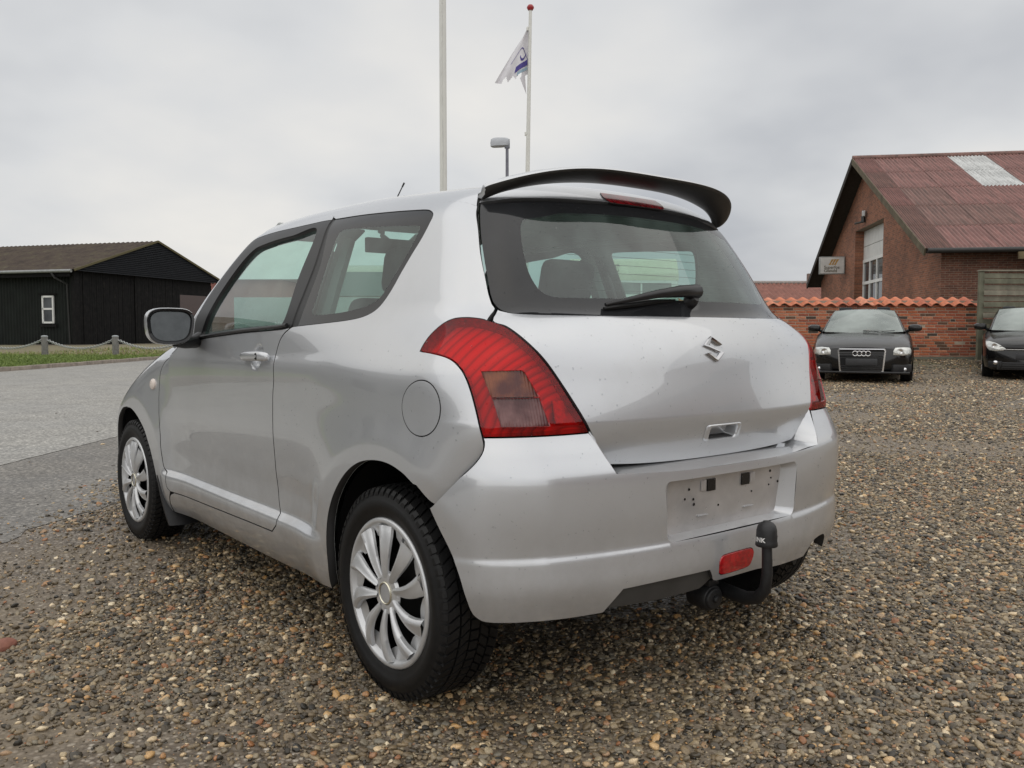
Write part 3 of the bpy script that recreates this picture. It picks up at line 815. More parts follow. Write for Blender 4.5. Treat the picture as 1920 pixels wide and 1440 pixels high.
# ------------------------------------------------------------------ its materials
def paint_material():
    k = M('silver_paint', (.55, .565, .585), .33, .56, .5, 1.0, .012)
    fl = k.voro(2600.0)
    base = k.ramp(k.noise(3.0, 4), [(.3, (.54, .556, .578)), (.7, (.575, .59, .61))])
    flake = k.mix(.10, base, fl.outputs['Color'], 'SOFT_LIGHT')
    # road film: a little brown dirt that thickens towards the sills
    sp = k.n('ShaderNodeSeparateXYZ'); k.l(k.co(), sp.inputs[0])
    low = k.n('ShaderNodeMapRange', inp={1: .62, 2: .22, 3: 0., 4: .55}); k.l(sp.outputs['Z'], low.inputs[0])
    d = k.math('MULTIPLY', low.outputs[0], k.ramp(k.noise(9., 6, .65), [(.35, .1), (.75, 1.)]))
    d2 = k.math('MULTIPLY', k.ramp(k.noise(2.2, 7, .7), [(.52, 0.), (.8, .12)]), 1.0)
    dm = k.math('MAXIMUM', d, d2)
    k.color(k.mix(dm, flake, (.20, .175, .15)))
    k.rough(k.ramp(dm, [(0., .30), (.6, .6)]))
    cr = k.ramp(dm, [(0., .012), (.5, .2)]); k.l(cr, k.b.inputs['Coat Roughness'])
    k.b.inputs['Coat IOR'].default_value = 1.75
    # rain: sparse beads standing on the clear coat
    v = k.voro(150.0)
    sc = k.n('ShaderNodeSeparateColor'); k.l(v.outputs['Color'], sc.inputs[0])
    b1 = k.ramp(v.outputs['Distance'], [(.0, 1.), (.14, .8), (.22, 0.)])
    sel = k.ramp(sc.outputs[0], [(.86, 0.), (.88, 1.)])
    sel2 = k.ramp(k.noise(4., 3), [(.40, .0), (.60, 1.)])
    b = k.math('MULTIPLY', k.math('MULTIPLY', b1, sel), sel2)
    bp = k.n('ShaderNodeBump', inp={'Strength': .30, 'Distance': .0016}); k.l(b, bp.inputs['Height'])
    k.l(bp.outputs[0], k.b.inputs['Coat Normal'])
    return k.m
M_PAINT = paint_material()
M_EDGE = plain('gap_shade_edge', (.020, .020, .021), .7, 0, .1)  # near-black: the shade of the panel gaps is put into the edge colour
M_INT_DARK = plain('dark_trim', (.009, .009, .0095), .8, 0, .2, spec=.2)
M_LINING = plain('grey_lining', (.40, .42, .41), .85, 0, .1)
M_BLACK = plain('satin_black_trim', (.010, .010, .011), .38, 0, .2, 20)
M_GLOSSB = M('gloss_black', (.006, .006, .007), .10, 0, .5).m
M_FRIT = M('ceramic_print', (.022, .023, .025), .06, 0, .5).var(4., .3).m
M_RUBBER = plain('tyre_rubber', (.0065, .0065, .0068), .55, 0, .3, 30, bump=.1, spec=.35)
M_CHROME = M('chrome', (.75, .75, .76), .10, 1.0).m
M_COVER = M('wheel_cover_silver', (.60, .61, .62), .34, .5, .5, .3).var(14., .10).m
M_STEEL = plain('dark_steel', (.02, .02, .02), .6, .5, .3)
M_GLASS = glassy('green_car_glass', (.68, .86, .81), dirt=.10, film=(.40, .52, .48))  # milky film: fog on the glass plus sky reflection painted in
M_GLASS_R = glassy('green_rear_glass', (.55, .74, .69), dirt=.13, film=(.36, .48, .44))  # same film, fog and painted sky reflection together
M_PLASTIC = plain('black_plastic', (.014, .014, .015), .5, 0, .25, 25, bump=.15, bscale=400)
M_SEAT = plain('charcoal_seat_cloth', (.030, .033, .037), .9, 0, .25, 40)
M_ORANGE = plain('orange_strap', (.55, .11, .03), .6)
def lamp_lens(name, tint, edge):
    m = glassy(name, tint, dirt=.003, f0=.030, f1=.55)
    return m
M_LENS_RED = lamp_lens('red_lens', (.88, .012, .022), 0)
M_LENS_AMB = lamp_lens('amber_lens', (.62, .17, .10), 0)
M_LENS_CLR = lamp_lens('clear_lens', (.60, .36, .36), 0)
def bowl_material():
    k = M('lamp_reflector', (.80, .78, .77), .45, .1)
    w = k.n('ShaderNodeTexWave', wave_type='RINGS', rings_direction='SPHERICAL', inp={'Scale': 21., 'Distortion': .15, 'Detail': .5})
    mp = k.n('ShaderNodeMapping'); mp.inputs['Location'].default_value = (.50, .30, -.70)
    k.l(k.co(), mp.inputs[0]); k.l(mp.outputs[0], w.inputs['Vector'])
    k.bump(w.outputs['Fac'], .35, .006)
    k.color(k.ramp(w.outputs['Fac'], [(.0, (.40, .38, .38)), (.25, (.62, .60, .59)), (1., (.70, .68, .67))]))
    return k.m
def window_lens(name, a, b):
    k = M(name, a, .16, 0, .4, .3)
    w = k.n('ShaderNodeTexWave', wave_type='BANDS', bands_direction='X', inp={'Scale': 42., 'Distortion': .4, 'Detail': 1.}); k.l(k.co(), w.inputs['Vector'])
    k.color(k.mix(k.ramp(k.noise(17., 3, kind='Object'), [(.35, 0.), (.65, 1.)]), a, b)); k.bump(w.outputs['Fac'], .5, .003)
    return k.m
M_WIN_AMB = window_lens('amber_window', (.085, .016, .012), (.26, .080, .030))
M_WIN_CLR = window_lens('clear_window', (.070, .015, .017), (.20, .095, .092))
M_BOWL = bowl_material()
M_REDPL = M('red_reflector', (.42, .006, .010), .18, 0, .5, .8).var(90., .35).m
M_AMBER = plain('white_side_lens', (.70, .62, .56), .25, 0, .05)
M_TOW = plain('black_towbar', (.010, .010, .011), .55, 0, .3, 50, bump=.3, bscale=120)
M_WHITEPRINT = plain('white_print', (.75, .75, .74), .5, 0, .03)
M_PLATE = M('plate_back', (.55, .535, .53), .33, .45, .5, .6).var(9., .16).m

car = empty('parked_hatchback')
tag(car, 'wet silver three-door hatchback with rear spoiler and tow bar parked on the gravel', 'car')
PM = [M_PAINT, M_EDGE, M_INT_DARK]
PL = [M_PAINT, M_EDGE, M_LINING]
BM_ = [M_BLACK, M_BLACK, M_INT_DARK]
gp = .0026
# roof edge line shared by roof, quarter panels and door rails
RBX = [(.549, -.056), (.560, -.005), (.570, .06), (.574, .134), (.580, .231), (.585, .329), (.590, .426), (.595, .523), (.597, .62), (.600, .705), (.602, .814), (.604, .911), (.605, 1.009), (.606, 1.106), (.607, 1.203), (.609, 1.30), (.614, 1.35), (.634, 1.425), (.659, 1.5), (.682, 1.575), (.705, 1.65), (.728, 1.725), (.743, 1.80), (.750, 1.86), (.748, 1.93)]
RB = crom(RBX, .03) + [RBX[-1]]
RB = [(float(a), float(b)) for a, b in RB]
_rp = top_xy(np.array([(-a, b) for a, b in RB]))
RBUZ = [(float(p[1]) + .06, float(p[2])) for p in _rp]
i705 = min(range(len(RB)), key=lambda i: abs(RB[i][1] - .705))
def U(k, a=None, b=None):
    return [tuple(p) for p in UZ[k][a:b]]

# --- door
door, door_r = panel('door', [(U('door_belt'), .0015), (U('door_rear')[::-1], gp), (U('door_bottom')[::-1], gp), (U('door_front')[::-1], gp)],
                     wrap_uz, PM, car, h=.0115, mirrored=True)
dfr, dfr_r = panel('window_frame', [(U('door_belt', 1), .0008), (U('frame_rear'), gp), (U('frame_top'), .0015)], wrap_uz, BM_, door, h=.014,
                   holes=[[(U('dglass') + U('dglass', 0, 1), 0.0)]], depth=.03, mirrored=door_r)
dg = U('dglass') + U('dglass', 0, 1)
panel('side_window', [(dg, -.012)], wrap_uz, [M_GLASS], door, h=.03, off=-.014, inner=False, flange=False, mirrored=door_r)
# --- quarter panel with C pillar and sill
lampL = U('lamp')
quarter_segs = [(RBUZ[:i705 + 1], 0., True), ([RBUZ[i705], U('roofseam', 0, 1)[0]], .0015),
                (U('qwin', 3) , .0005), ([U('qwin', 20, 21)[0], U('qwin', 0, 1)[0], U('door_rear', -1)[0]], .0005),
                (U('door_rear')[::-1], gp), (U('door_bottom')[::-1] + [(1.905, .300)], gp), ([(1.905, .300), (1.945, .287), (1.985, .245), (2.012, .195)], gp),
                ([(2.012, .195), (1.659, .197), (1.242, .196), (.892, .194), (.605, .204), (.461, .217), (.418, .217)], 0.), (U('arch_r', 0, -1), 0.),
                ([U('arch_r', -2, -1)[0]] + U('bump_seam')[::-1], .0036), (lampL[19:] + lampL[:1], .0035), (lampL[:8], .0035),
                (U('cpillar_rear', 1)[::-1], .001)]
fuel = U('fuel') + U('fuel', 0, 1)
quarter, quarter_r = panel('quarter_panel', quarter_segs, wrap_uz, PL, car, h=.0125, holes=[[(fuel, .0015)]], mirrored=True, depth=.028)
panel('fuel_flap', [(fuel, .0015)], wrap_uz, PM, quarter, h=.012, off=.0006)
qw = U('qwin') + U('qwin', 0, 1); qc = U('qclear') + U('qclear', 0, 1)
panel('window_border', [(qw, .0025)], wrap_uz, [M_FRIT, M_BLACK, M_INT_DARK], quarter, h=.016, holes=[[(qc, 0.)]], off=-.002, depth=.006, mirrored=quarter_r)
panel('side_window', [(qc, 0.)], wrap_uz, [M_GLASS], quarter, h=.03, off=-.002, inner=False, flange=False, mirrored=quarter_r)
panel('pillar_seal', [(U('frame_rear'), .002), ([U('frame_rear', -1)[0], U('qwin', 3, 4)[0]], .0), (U('qwin', 0, 4)[::-1], .0005), ([U('qwin', 0, 1)[0], U('frame_rear', 0, 1)[0]], 0.)],
      wrap_uz, BM_, quarter, h=.012, off=-.003, mirrored=quarter_r)
# --- rail over the door and A pillar
i_end = len(RBUZ) - 1
panel('roof_rail', [(U('frame_top'), .0015), ([U('frame_top', -1)[0], U('door_belt', 0, 1)[0]], .001), ([U('door_belt', 0, 1)[0], RBUZ[i_end]], .002),
                    (RBUZ[i705:][::-1], 0., True), ([RBUZ[i705], U('roofseam', 0, 1)[0]], .0015)], wrap_uz, PL, car, h=.0125, mirrored=True, depth=.028)
# --- front fender
hs = [(.765, 1.80), (.748, 1.93), (.735, 2.02), (.72, 2.1), (.70, 2.3), (.67, 2.55), (.63, 2.8)]
hp = top_xy(np.array([(-a, b) for a, b in hs])); hz = [(float(p[1]) + .06, float(p[2])) for p in hp]
af = U('arch_f')
fend, fend_r = panel('front_fender', [(U('door_front'), gp), ([U('door_front', -1)[0], (1.985, .247), (2.020, .197)], gp), ([(2.020, .197), (2.10, .20), (2.122, .26)], 0.), ([(2.122, .26)] + af[::-1], 0.),
      ([af[0], (2.60, .632), (2.70, .575), (2.77, .48), (2.795, .38), (2.80, .30)], 0.), ([(2.80, .30), (2.86, .45), (2.86, .62)], gp), ([(2.86, .62), (2.84, .66), hz[-1]], gp), (hz[::-1], gp), ([hz[0], U('door_front', 0, 1)[0]], gp)],
      wrap_uz, PM, car, h=.0135, mirrored=True)
# --- roof, windscreen, bonnet
nrb = len(RB); iws = min(range(nrb), key=lambda i: abs(RB[i][1] - 1.30))
left = [(-a, b) for a, b in RB]
roof = panel('roof', [([(-.549, -.056), (-.530, -.036), (-.513, -.016)], .002), ([(-.513, -.016), (0, -.030), (.513, -.016)], .002), ([(.513, -.016), (.530, -.036), (.549, -.056)], .002),
               ([(-a, b) for a, b in left[:iws + 1]], 0., True), ([(RB[iws][0], RB[iws][1]), (0, 1.36), (-RB[iws][0], RB[iws][1])], .002), (left[:iws + 1][::-1], 0., True)],
             top_xy, PL, car, h=.02, depth=.02)
panel('windscreen', [([(RB[iws][0] - .004, RB[iws][1]), (0, 1.36), (-RB[iws][0] + .004, RB[iws][1])], .002), ([(a + .004, b) for a, b in left[iws:]], 0., True), ([(-.744, 1.93), (-.4, 1.985), (0, 2.0), (.4, 1.985), (.744, 1.93)], .0),
                     ([(-a - .004, b) for a, b in left[iws:]][::-1], 0., True)], top_xy, [M_GLASS], car, h=.035, off=-.002, inner=False, flange=False)
hl = [(-a, b) for a, b in hs]
panel('bonnet', [(hl[1:], gp), ([hl[-1], (-.3, 2.93), (0, 2.97), (.3, 2.93), (.63, 2.8)], gp), ([(a, b) for a, b in hs[1:]][::-1], gp), ([(.748, 1.93), (.4, 1.99), (0, 2.004), (-.4, 1.99), (-.748, 1.93)], gp)], top_xy, PM, car, h=.03)
# front end (away from the photographer): bumper, lamps, grille
fw = lambda x, z: (uofx(x), z)
def fpair(pts):
    return pts + [(2 * UC - u, z) for u, z in reversed(pts)]
fb = fpair([(-.18, .62), (-.20, .45), (-.14, .30), (-.16, .20), (-.5, .19), fw(-.3, .19)]) 
panel('front_bumper', [(fb + fb[:1], .0, True)], front_uz, PM, car, h=.04)
for s_ in (0, 1):
    q = [(-.24, .655), (-.22, .74), (-.46, .76), (-.62, .70), (-.60, .655)]
    q = q if s_ == 0 else mir(q)
    panel('headlight', [(q + q[:1], .002)], front_uz, [M_GLASSB if False else M_CHROME, M_BLACK, M_INT_DARK], car, h=.03)
gq = fpair([(-.62, .60), (-.62, .52)]); panel('grille', [(gq + gq[:1], 0., True)], front_uz, BM_, car, h=.04, off=.004)

# --- rear bumper
notch_l = U('bump_notch', 0, 2)
cx = lambda x, z: (uofx(x), z)
bl = [(U('bump_seam'), .0036), (U('arch_bump'), .0), ([U('arch_bump', -1)[0]] + [(-.424, .294), (-.512, .293), (-.626, .295)], .0), ([(-.626, .295), (-.68, .354)], .0)]
bottom = [([(-.68, .354), cx(-.30, .358), cx(-.136, .358)], 0.), ([cx(-.136, .358), cx(-.122, .340), cx(-.112, .324), cx(-.095, .319)], 0.), ([cx(-.095, .319), cx(.07, .319)], 0.),
          ([cx(.07, .319), cx(.10, .318), cx(.20, .308), cx(.385, .302)], 0.), ([cx(.385, .302), cx(.405, .322), (2 * UC + .69, .346), (2 * UC + .61, .352), (2 * UC + .565, .338), (2 * UC + .535, .2935)], 0.)]
br_ = [bl[0], bl[1], ([U('arch_bump', -1)[0], (-.424, .294), (-.512, .2935), (-.535, .2935)], 0.)]
mb = [(mir(s[0]), s[1]) for s in reversed(br_)]
topl = [(mir(lampL[16:20]), .003), (mir([lampL[16], notch_l[1]]), 0.), ([(2 * UC - notch_l[1][0], .645), cx(.25, .641), cx(0, .640), cx(-.25, .641), (notch_l[1][0], .645)], 0.), ([notch_l[1], lampL[16]], 0.), (lampL[16:20], .003)]
topl[2] = ([mir([notch_l[1]])[0], cx(.25, .642), cx(0, .640), cx(-.25, .642), notch_l[1]], 0.)
def rrect(x0, x1, z0, z1, r, n=5, tl=0., tr=0.):
    pts = []
    for (cx_, cz_, a0) in ((x1 - r, z1 - r, 0), (x0 + r, z1 - r, 90), (x0 + r, z0 + r, 180), (x1 - r, z0 + r, 270)):
        for i in range(n + 1):
            a = math.radians(a0 + 90 * i / n)
            pts.append((cx_ + r * math.cos(a), cz_ + r * math.sin(a)))
    return pts
def trap(pts, z0, z1, k):
    """narrow towards the bottom by k"""
    return [(x * (1 - k * (z1 - z) / (z1 - z0)), z) for x, z in pts]
rec = trap(rrect(-.305, .305, .452, .616, .022), .452, .616, .045)
rec_u = [cx(x, z) for x, z in rec]
fogp = [(-.094, .340), (-.098, .376), (-.086, .389), (-.070, .392), (.040, .393), (.053, .389), (.060, .376), (.052, .345), (.040, .335), (-.080, .332)]
fog_u = [cx(x, z) for x, z in fogp]
bumper = panel('rear_bumper', bl + bottom + mb + topl, wrap_uz, [M_PAINT, M_EDGE, M_INT_DARK], car, g=Gb, h=.0125, depth=.03,
               holes=[[(rec_u + rec_u[:1], 0.)], [(fog_u + fog_u[:1], 0.)]])
panel('fog_lamp', [(fog_u + fog_u[:1], .003)], wrap_uz, [M_REDPL, M_REDPL, M_BLACK], bumper, g=Gb, h=.012, off=.002, depth=.02)
ins = [(-.628, .292), (-.682, .352), cx(-.30, .354), cx(-.11, .354), cx(-.10, .318), cx(-.14, .292), cx(-.3, .287)]
panel('bumper_insert', [(ins + ins[:1], .001, True)], wrap_uz, [plain('shaded_silver_grey', (.055, .054, .052), .55, 0, .2, 9), M_BLACK, M_INT_DARK], bumper, g=Gb, h=.03, off=-.016)  # dark grey stands in for silver lying in shade under the bumper
# plate recess: sloped walls and a flat back with its empty fixings
def recess():
    outer = [wrap_uz(np.array([[u, z]]), Gb)[0] for u, z in rec_u]
    inner2 = [(x * .865, .534 + (z - .534) * .93) for x, z in rec]
    yb = lambda x, z: -.519 + .055 * abs(x) ** 2 + (.534 - z) * .10
    inn = [np.array((x, yb(x, z), z)) for x, z in inner2]
    mb_ = MB(); n = len(outer)
    mid = [o * .35 + i * .65 + np.array((0, -.004, 0)) for o, i in zip(outer, inn)]
    mb_.add(outer + mid + inn, [(i, (i + 1) % n, n + (i + 1) % n, n + i) for i in range(n)] + [(n + i, n + (i + 1) % n, 2 * n + (i + 1) % n, 2 * n + i) for i in range(n)])
    mb_.build('plate_recess', M_PAINT, bumper, smooth=True)
    bk = MB(); bk.add(inn + [np.array((0, yb(0, .534), .534))], [(i, (i + 1) % n, n) for i in range(n)])
    back = bk.build('plate_back', M_PLATE, bumper, smooth=True)
    for x in (-.079, .079):
        MB().box((x, yb(x, .582) - .0005, .582), (.036, .004, .034)).build('plate_hole', M_GLOSSB, bumper)
        s = 1 if x > 0 else -1
        MB().box((x + s * .034, yb(x, .582) - .001, .583), (.022, .003, .030)).build('plate_bracket', M_PLATE, bumper, bevel=.0008)
    for x, z in ((-.105, .497), (.105, .497)):
        MB().box((x, yb(x, z) - .002, z), (.045, .005, .0035)).build('plate_slot', M_PAINT, bumper, bevel=.001)
    for x, z, r in ((-.172, .578, .0042), (-.186, .552, .0036), (-.150, .548, .0042), (-.146, .533, .0048), (-.037, .518, .0036), (.118, .540, .003), (.205, .592, .0045), (.213, .570, .003), (.252, .555, .0045), (.205, .550, .003), (-.118, .588, .003)):
        k = MB(); k.lathe([(0, -.0012), (r * .8, -.0012), (r, 0.)], (x, yb(x, z), z), 'y', 10); k.build('screw_hole', M_GLOSSB, bumper)
recess()
def ledge():
    """top of the bumper step that runs in under the tailgate, with its two end cheeks"""
    po = [lampL[16]] + [(np.array(lampL[16]) * (1 - t) + np.array(notch_l[1]) * t) for t in (.25, .5, .75, 1.)]
    xs_ = np.linspace(-.44, .44, 25)
    out = [wrap_uz(np.array([p]), Gb)[0] for p in po] + [wrap_uz(np.array([[uofx(x), .6405]]), Gb)[0] for x in xs_]
    out += [q * np.array((-1, 1, 1)) for q in reversed(out[:5])]
    inn = []
    for i, q in enumerate(out):
        zz = q[2] + .004 if 4 <= i < len(out) - 4 else q[2] + .006
        xx = q[0] * (.955 if 4 <= i < len(out) - 4 else .93)
        p, n_ = on_surf(xx, zz) if abs(xx) < .34 else (lambda w: (w[0], grad(w)[0]))(np.array([[xx, Yr(np.array(xx), np.array(zz), False), zz]]))
        inn.append(np.asarray(p) - n_ * .026)
    n = len(out); k = MB(); lip = [q * .93 + w * .07 + np.array((0, -.001, .0015)) for q, w in zip(out, inn)]
    k.add(out + lip + inn, [(r * n + i, r * n + i + 1, (r + 1) * n + i + 1, (r + 1) * n + i) for r in (0, 1) for i in range(n - 1)])
    k.build('bumper_step', M_PAINT, bumper, smooth=True)
ledge()

# --- tail lamps
def lamp_side(par_mir):
    segs = [(lampL[0:8], .0015), (lampL[7:17], .0015), (lampL[16:20], .0015), (lampL[19:] + lampL[:1], .0015)]
    am, cl, rf = U('lamp_amber'), U('lamp_clear'), U('lamp_refl')
    cl5 = lambda q: [(q + q[:1], .0, True)]
    a, b = panel('tail_lamp', segs, wrap_uz, [M_LENS_RED, M_REDPL, M_BOWL], car, h=.0125, holes=[cl5(am), cl5(cl)], off=.001, depth=.032, mirrored=True)
    panel('indicator_window', cl5(am), wrap_uz, [M_WIN_AMB, M_REDPL, M_BLACK], a, h=.014, off=-.004, depth=.01, mirrored=b)
    panel('reversing_window', cl5(cl), wrap_uz, [M_WIN_CLR, M_REDPL, M_BLACK], a, h=.014, off=-.004, depth=.01, mirrored=b)
    panel('corner_reflector', cl5(rf), wrap_uz, [M_REDPL, M_REDPL, M_BLACK], a, h=.014, off=-.008, depth=.01, mirrored=b)
lamp_side(True)

# --- tailgate
gs = U('gate_side'); gl = U('glass_side')
gate_bot = [gs[-1], cx(-.25, .655), cx(0, .652), cx(.25, .655), mir([gs[-1]])[0]]
hdl = rrect(-.058, .064, .705, .742, .010); hdl_u = [cx(x, z) for x, z in hdl]
gate_top = [gs[0], (gl[6][0] + .004, 1.066)] + [(u, z - .001) for u, z in gl[7:10]]
gate = panel('tailgate', [(gs, .001), (gate_bot, .0), (mir(gs), .001), (mir(gate_top) , .0005), ([(2 * UC - gl[9][0], gl[9][1] - .001), cx(0, 1.0545), (gl[9][0], gl[9][1] - .001)], .0005), (gate_top[::-1], .0005)],
             wrap_uz, PM, car, h=.0125, depth=.03, holes=[[(hdl_u + hdl_u[:1], 0.)]])
# handle pocket with a thin bezel
pk = MB(); o_ = []; i_ = []
for x, z in hdl:
    p, n_ = on_surf(x, z); o_.append(p + n_ * .0005); i_.append(np.array((x * .9, p[1] + .030, .724 + (z - .724) * .75)))
n_h = len(hdl)
pk.add(o_ + i_ + [np.mean(i_, 0)], [(i, (i + 1) % n_h, n_h + (i + 1) % n_h, n_h + i) for i in range(n_h)] + [(n_h + i, n_h + (i + 1) % n_h, 2 * n_h) for i in range(n_h)])
pk.build('handle_pocket', M_PAINT, gate, smooth=True)
bez = MB(); O1 = [on_surf(x * 1.36, .724 + (z - .724) * 1.32) for x, z in hdl]; O2 = [on_surf(x, z) for x, z in hdl]
bez.add([p + n_ * .0008 for p, n_ in O1] + [p + n_ * .0042 for p, n_ in [on_surf(x * 1.28, .724 + (z - .724) * 1.22) for x, z in hdl]] + [p + n_ * .0042 for p, n_ in [on_surf(x * 1.05, .724 + (z - .724) * 1.08) for x, z in hdl]] + [p - n_ * .003 for p, n_ in O2],
        [(r * n_h + i, r * n_h + (i + 1) % n_h, (r + 1) * n_h + (i + 1) % n_h, (r + 1) * n_h + i) for r in range(3) for i in range(n_h)])
bez.build('handle_bezel', M_PAINT, gate, smooth=True)
# emblem
half = [(-1, .30), (0, 1.0), (1, .30), (.50, .30), (0, .63), (-.46, .30)]
emb = half + [(-x, -z) for x, z in half]
ek = MB(); pts0, pts1 = [], []
for x, z in emb:
    p, n_ = on_surf(x * .043, .960 + z * .037); pts0.append(p); pts1.append(p + n_ * .009)
ek.add(pts0 + pts1, [(i, (i + 1) % 12, 12 + (i + 1) % 12, 12 + i) for i in range(12)] + [tuple(range(12, 24))])
ek.build('maker_emblem', M('emblem_chrome', (.50, .50, .51), .07, 1.0).m, gate, bevel=.0028, segs=1)
# rear glass with printed border
gtl = [(u, z) for u, z in U('glass_top')]
GLOOP = [(gl[0:5], .0005), (gl[4:8], .0005), (gl[7:10], .0005), ([gl[9], cx(0, 1.0545), mir([gl[9]])[0]], .0005), (mir(gl[7:10]), .0005), (mir(gl[4:8]), .0005), (mir(gl[0:5]), .0005), (mir(gtl[:5]), .0005), ([mir([gtl[4]])[0], cx(0, 1.398), gtl[4]], .0005), (gtl[:5][::-1], .0005)]
fr_ = U('frit')
frt = [(fr_[0][0], fr_[0][1] + .0)]
FRIT = [(fr_[0:10], 0.), ([fr_[9], cx(0, 1.104), mir([fr_[9]])[0]], 0.), (mir(fr_[0:10]), 0.), ([mir([fr_[0]])[0], cx(.36, 1.352), cx(.2, 1.361), cx(0, 1.364), cx(-.2, 1.361), cx(-.36, 1.352), fr_[0]], 0.)]
panel('glass_border', GLOOP, wrap_uz, [M_FRIT, M_BLACK, M_INT_DARK], gate, h=.016, holes=[FRIT], off=-.001, depth=.008)
panel('rear_window', FRIT, wrap_uz, [M_GLASS_R], gate, h=.025, off=-.001, inner=False, flange=False)
# heater wires
hw = MB()
for i in range(9):
    z = 1.128 + i * .0255
    pts = []
    for x in np.linspace(-.455 + i * .006, .455 - i * .006, 15):
        p, n_ = on_surf(x, z); pts.append(p - n_ * .003)
    hw.tube(pts, .0007, 4)
hw.build('heater_wires', M_BLACK, gate)
# panel above the glass, brake lamp, spoiler wing
glx = [(-.538, -.052), (-.494, -.083), (-.41, -.112), (-.319, -.134), (-.218, -.151), (-.102, -.159), (0, -.161)]
upper = panel('tailgate_top', [(glx + [(-x, y) for x, y in reversed(glx[:-1])], .001), ([(.538, -.052), (.520, -.034), (.508, -.021)], .002), ([(.508, -.021), (0, -.035), (-.508, -.021)], .002), ([(-.508, -.021), (-.520, -.034), (-.538, -.052)], .002)],
              top_xy, PL, gate, h=.012, depth=.02)
bpts = [(-.128, 1.409), (-.132, 1.424), (-.124, 1.437), (.128, 1.437), (.137, 1.424), (.133, 1.409), (.120, 1.4035), (-.116, 1.4035)]
panel('brake_lamp', [([cx(x, z) for x, z in bpts] + [cx(*bpts[0])], 0., True)], wrap_uz, [M('dark_red_lens', (.24, .006, .010), .14, 0, .5, .5).var(38., .75).m, M_BLACK, M_BLACK], gate, h=.012, off=.003, depth=.006)
def spoiler():
    xs = np.linspace(-1, 1, 57); ring = []; A = np.abs(xs)
    T = np.stack([xs * .552, -.258 + .168 * A ** 4.0, 1.4835 - .066 * A ** 3.6], 1)     # trailing edge
    Ld = np.stack([xs * .545, -.128 + .070 * A ** 2.5, 1.4725 - .074 * A ** 2.6], 1)     # leading edge (underside of the wing)
    verts, faces = [], []
    for i, x in enumerate(xs):
        t, l = T[i], Ld[i]; a = A[i]
        c = t - l; ln = np.linalg.norm(c); c = c / (ln + 1e-9)
        up = np.array([0, 0, 1.]) ; th = .020 + .008 * (1 - a)
        low = .016 + .030 * ss(.86, 1.0, a)
        top = .014
        # section: leading edge -> top -> trailing lip -> underside
        sec = [l + up * .000, l + c * ln * .10 + up * top * .9, l + c * ln * .40 + up * top * 1.5, l + c * ln * .78 + up * top * 1.1, t + up * .004 - c * .004, t, t - up * .007 - c * .002,
               t - up * .012 - c * ln * .22, l + c * ln * .45 - up * low, l + c * ln * .12 - up * low * .8]
        f = float(ss(.72, 1.0, np.array(a)))               # ends turn down on to the tailgate corners
        ft = np.array((float(np.sign(x)) * .530, -.052, 1.385))
        if f > 0:
            sec[7] = sec[7] * (1 - f * .55) + (ft + np.array((0, -.030, .004))) * f * .55
            sec[8] = sec[8] * (1 - f * .85) + (ft + np.array((0, .0, -.002))) * f * .85
            sec[9] = sec[9] * (1 - f * .85) + (ft + np.array((0, .040, .014))) * f * .85
        verts += sec
    m = len(sec)
    for i in range(len(xs) - 1):
        for k in range(m):
            faces.append((i * m + k, i * m + (k + 1) % m, (i + 1) * m + (k + 1) % m, (i + 1) * m + k))
    faces.append(tuple(range(m))); faces.append(tuple((len(xs) - 1) * m + k for k in range(m))[::-1])
    k = MB(); k.add(verts, faces); nf = len(xs) - 1
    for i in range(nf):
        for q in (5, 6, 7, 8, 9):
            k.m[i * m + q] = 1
    o = k.build('spoiler_wing', [M_PAINT, M('spoiler_underside_shade', (.030, .029, .028), .42).var(9., .3).m], gate, smooth=True)  # underside's shade and dark reflections put into its own colour
    subsurf(o, 1)
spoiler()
# wiper
wp = [(.055, 1.129), (.027, 1.116), (-.05, 1.112), (-.15, 1.104), (-.25, 1.090), (-.335, 1.078)]
ring = [on_surf(x, z) for x, z in wp]
wk = MB(); wk.tube([p + n_ * d_ for (p, n_), d_ in zip(ring, (.022, .030, .034, .030, .022, .012))], [.012, .022, .018, .012, .008, .005], 10)
wk.build('wiper_arm', M_BLACK, gate, smooth=True)
p, n_ = on_surf(.012, 1.098); wk = MB(); wk.tube([p - n_ * .002, p + n_ * .014, p + n_ * .030], [.022, .020, .012], 14); wk.build('wiper_pivot', M_BLACK, gate, smooth=True)
wk = MB(); wk.tube([on_surf(x, z)[0] + on_surf(x, z)[1] * .007 for x, z in ((-.06, 1.100), (-.14, 1.095), (-.22, 1.085), (-.30, 1.076), (-.345, 1.070))], [.004, .007, .008, .007, .004], 6)
wk.build('wiper_blade', M_RUBBER, gate, smooth=True)

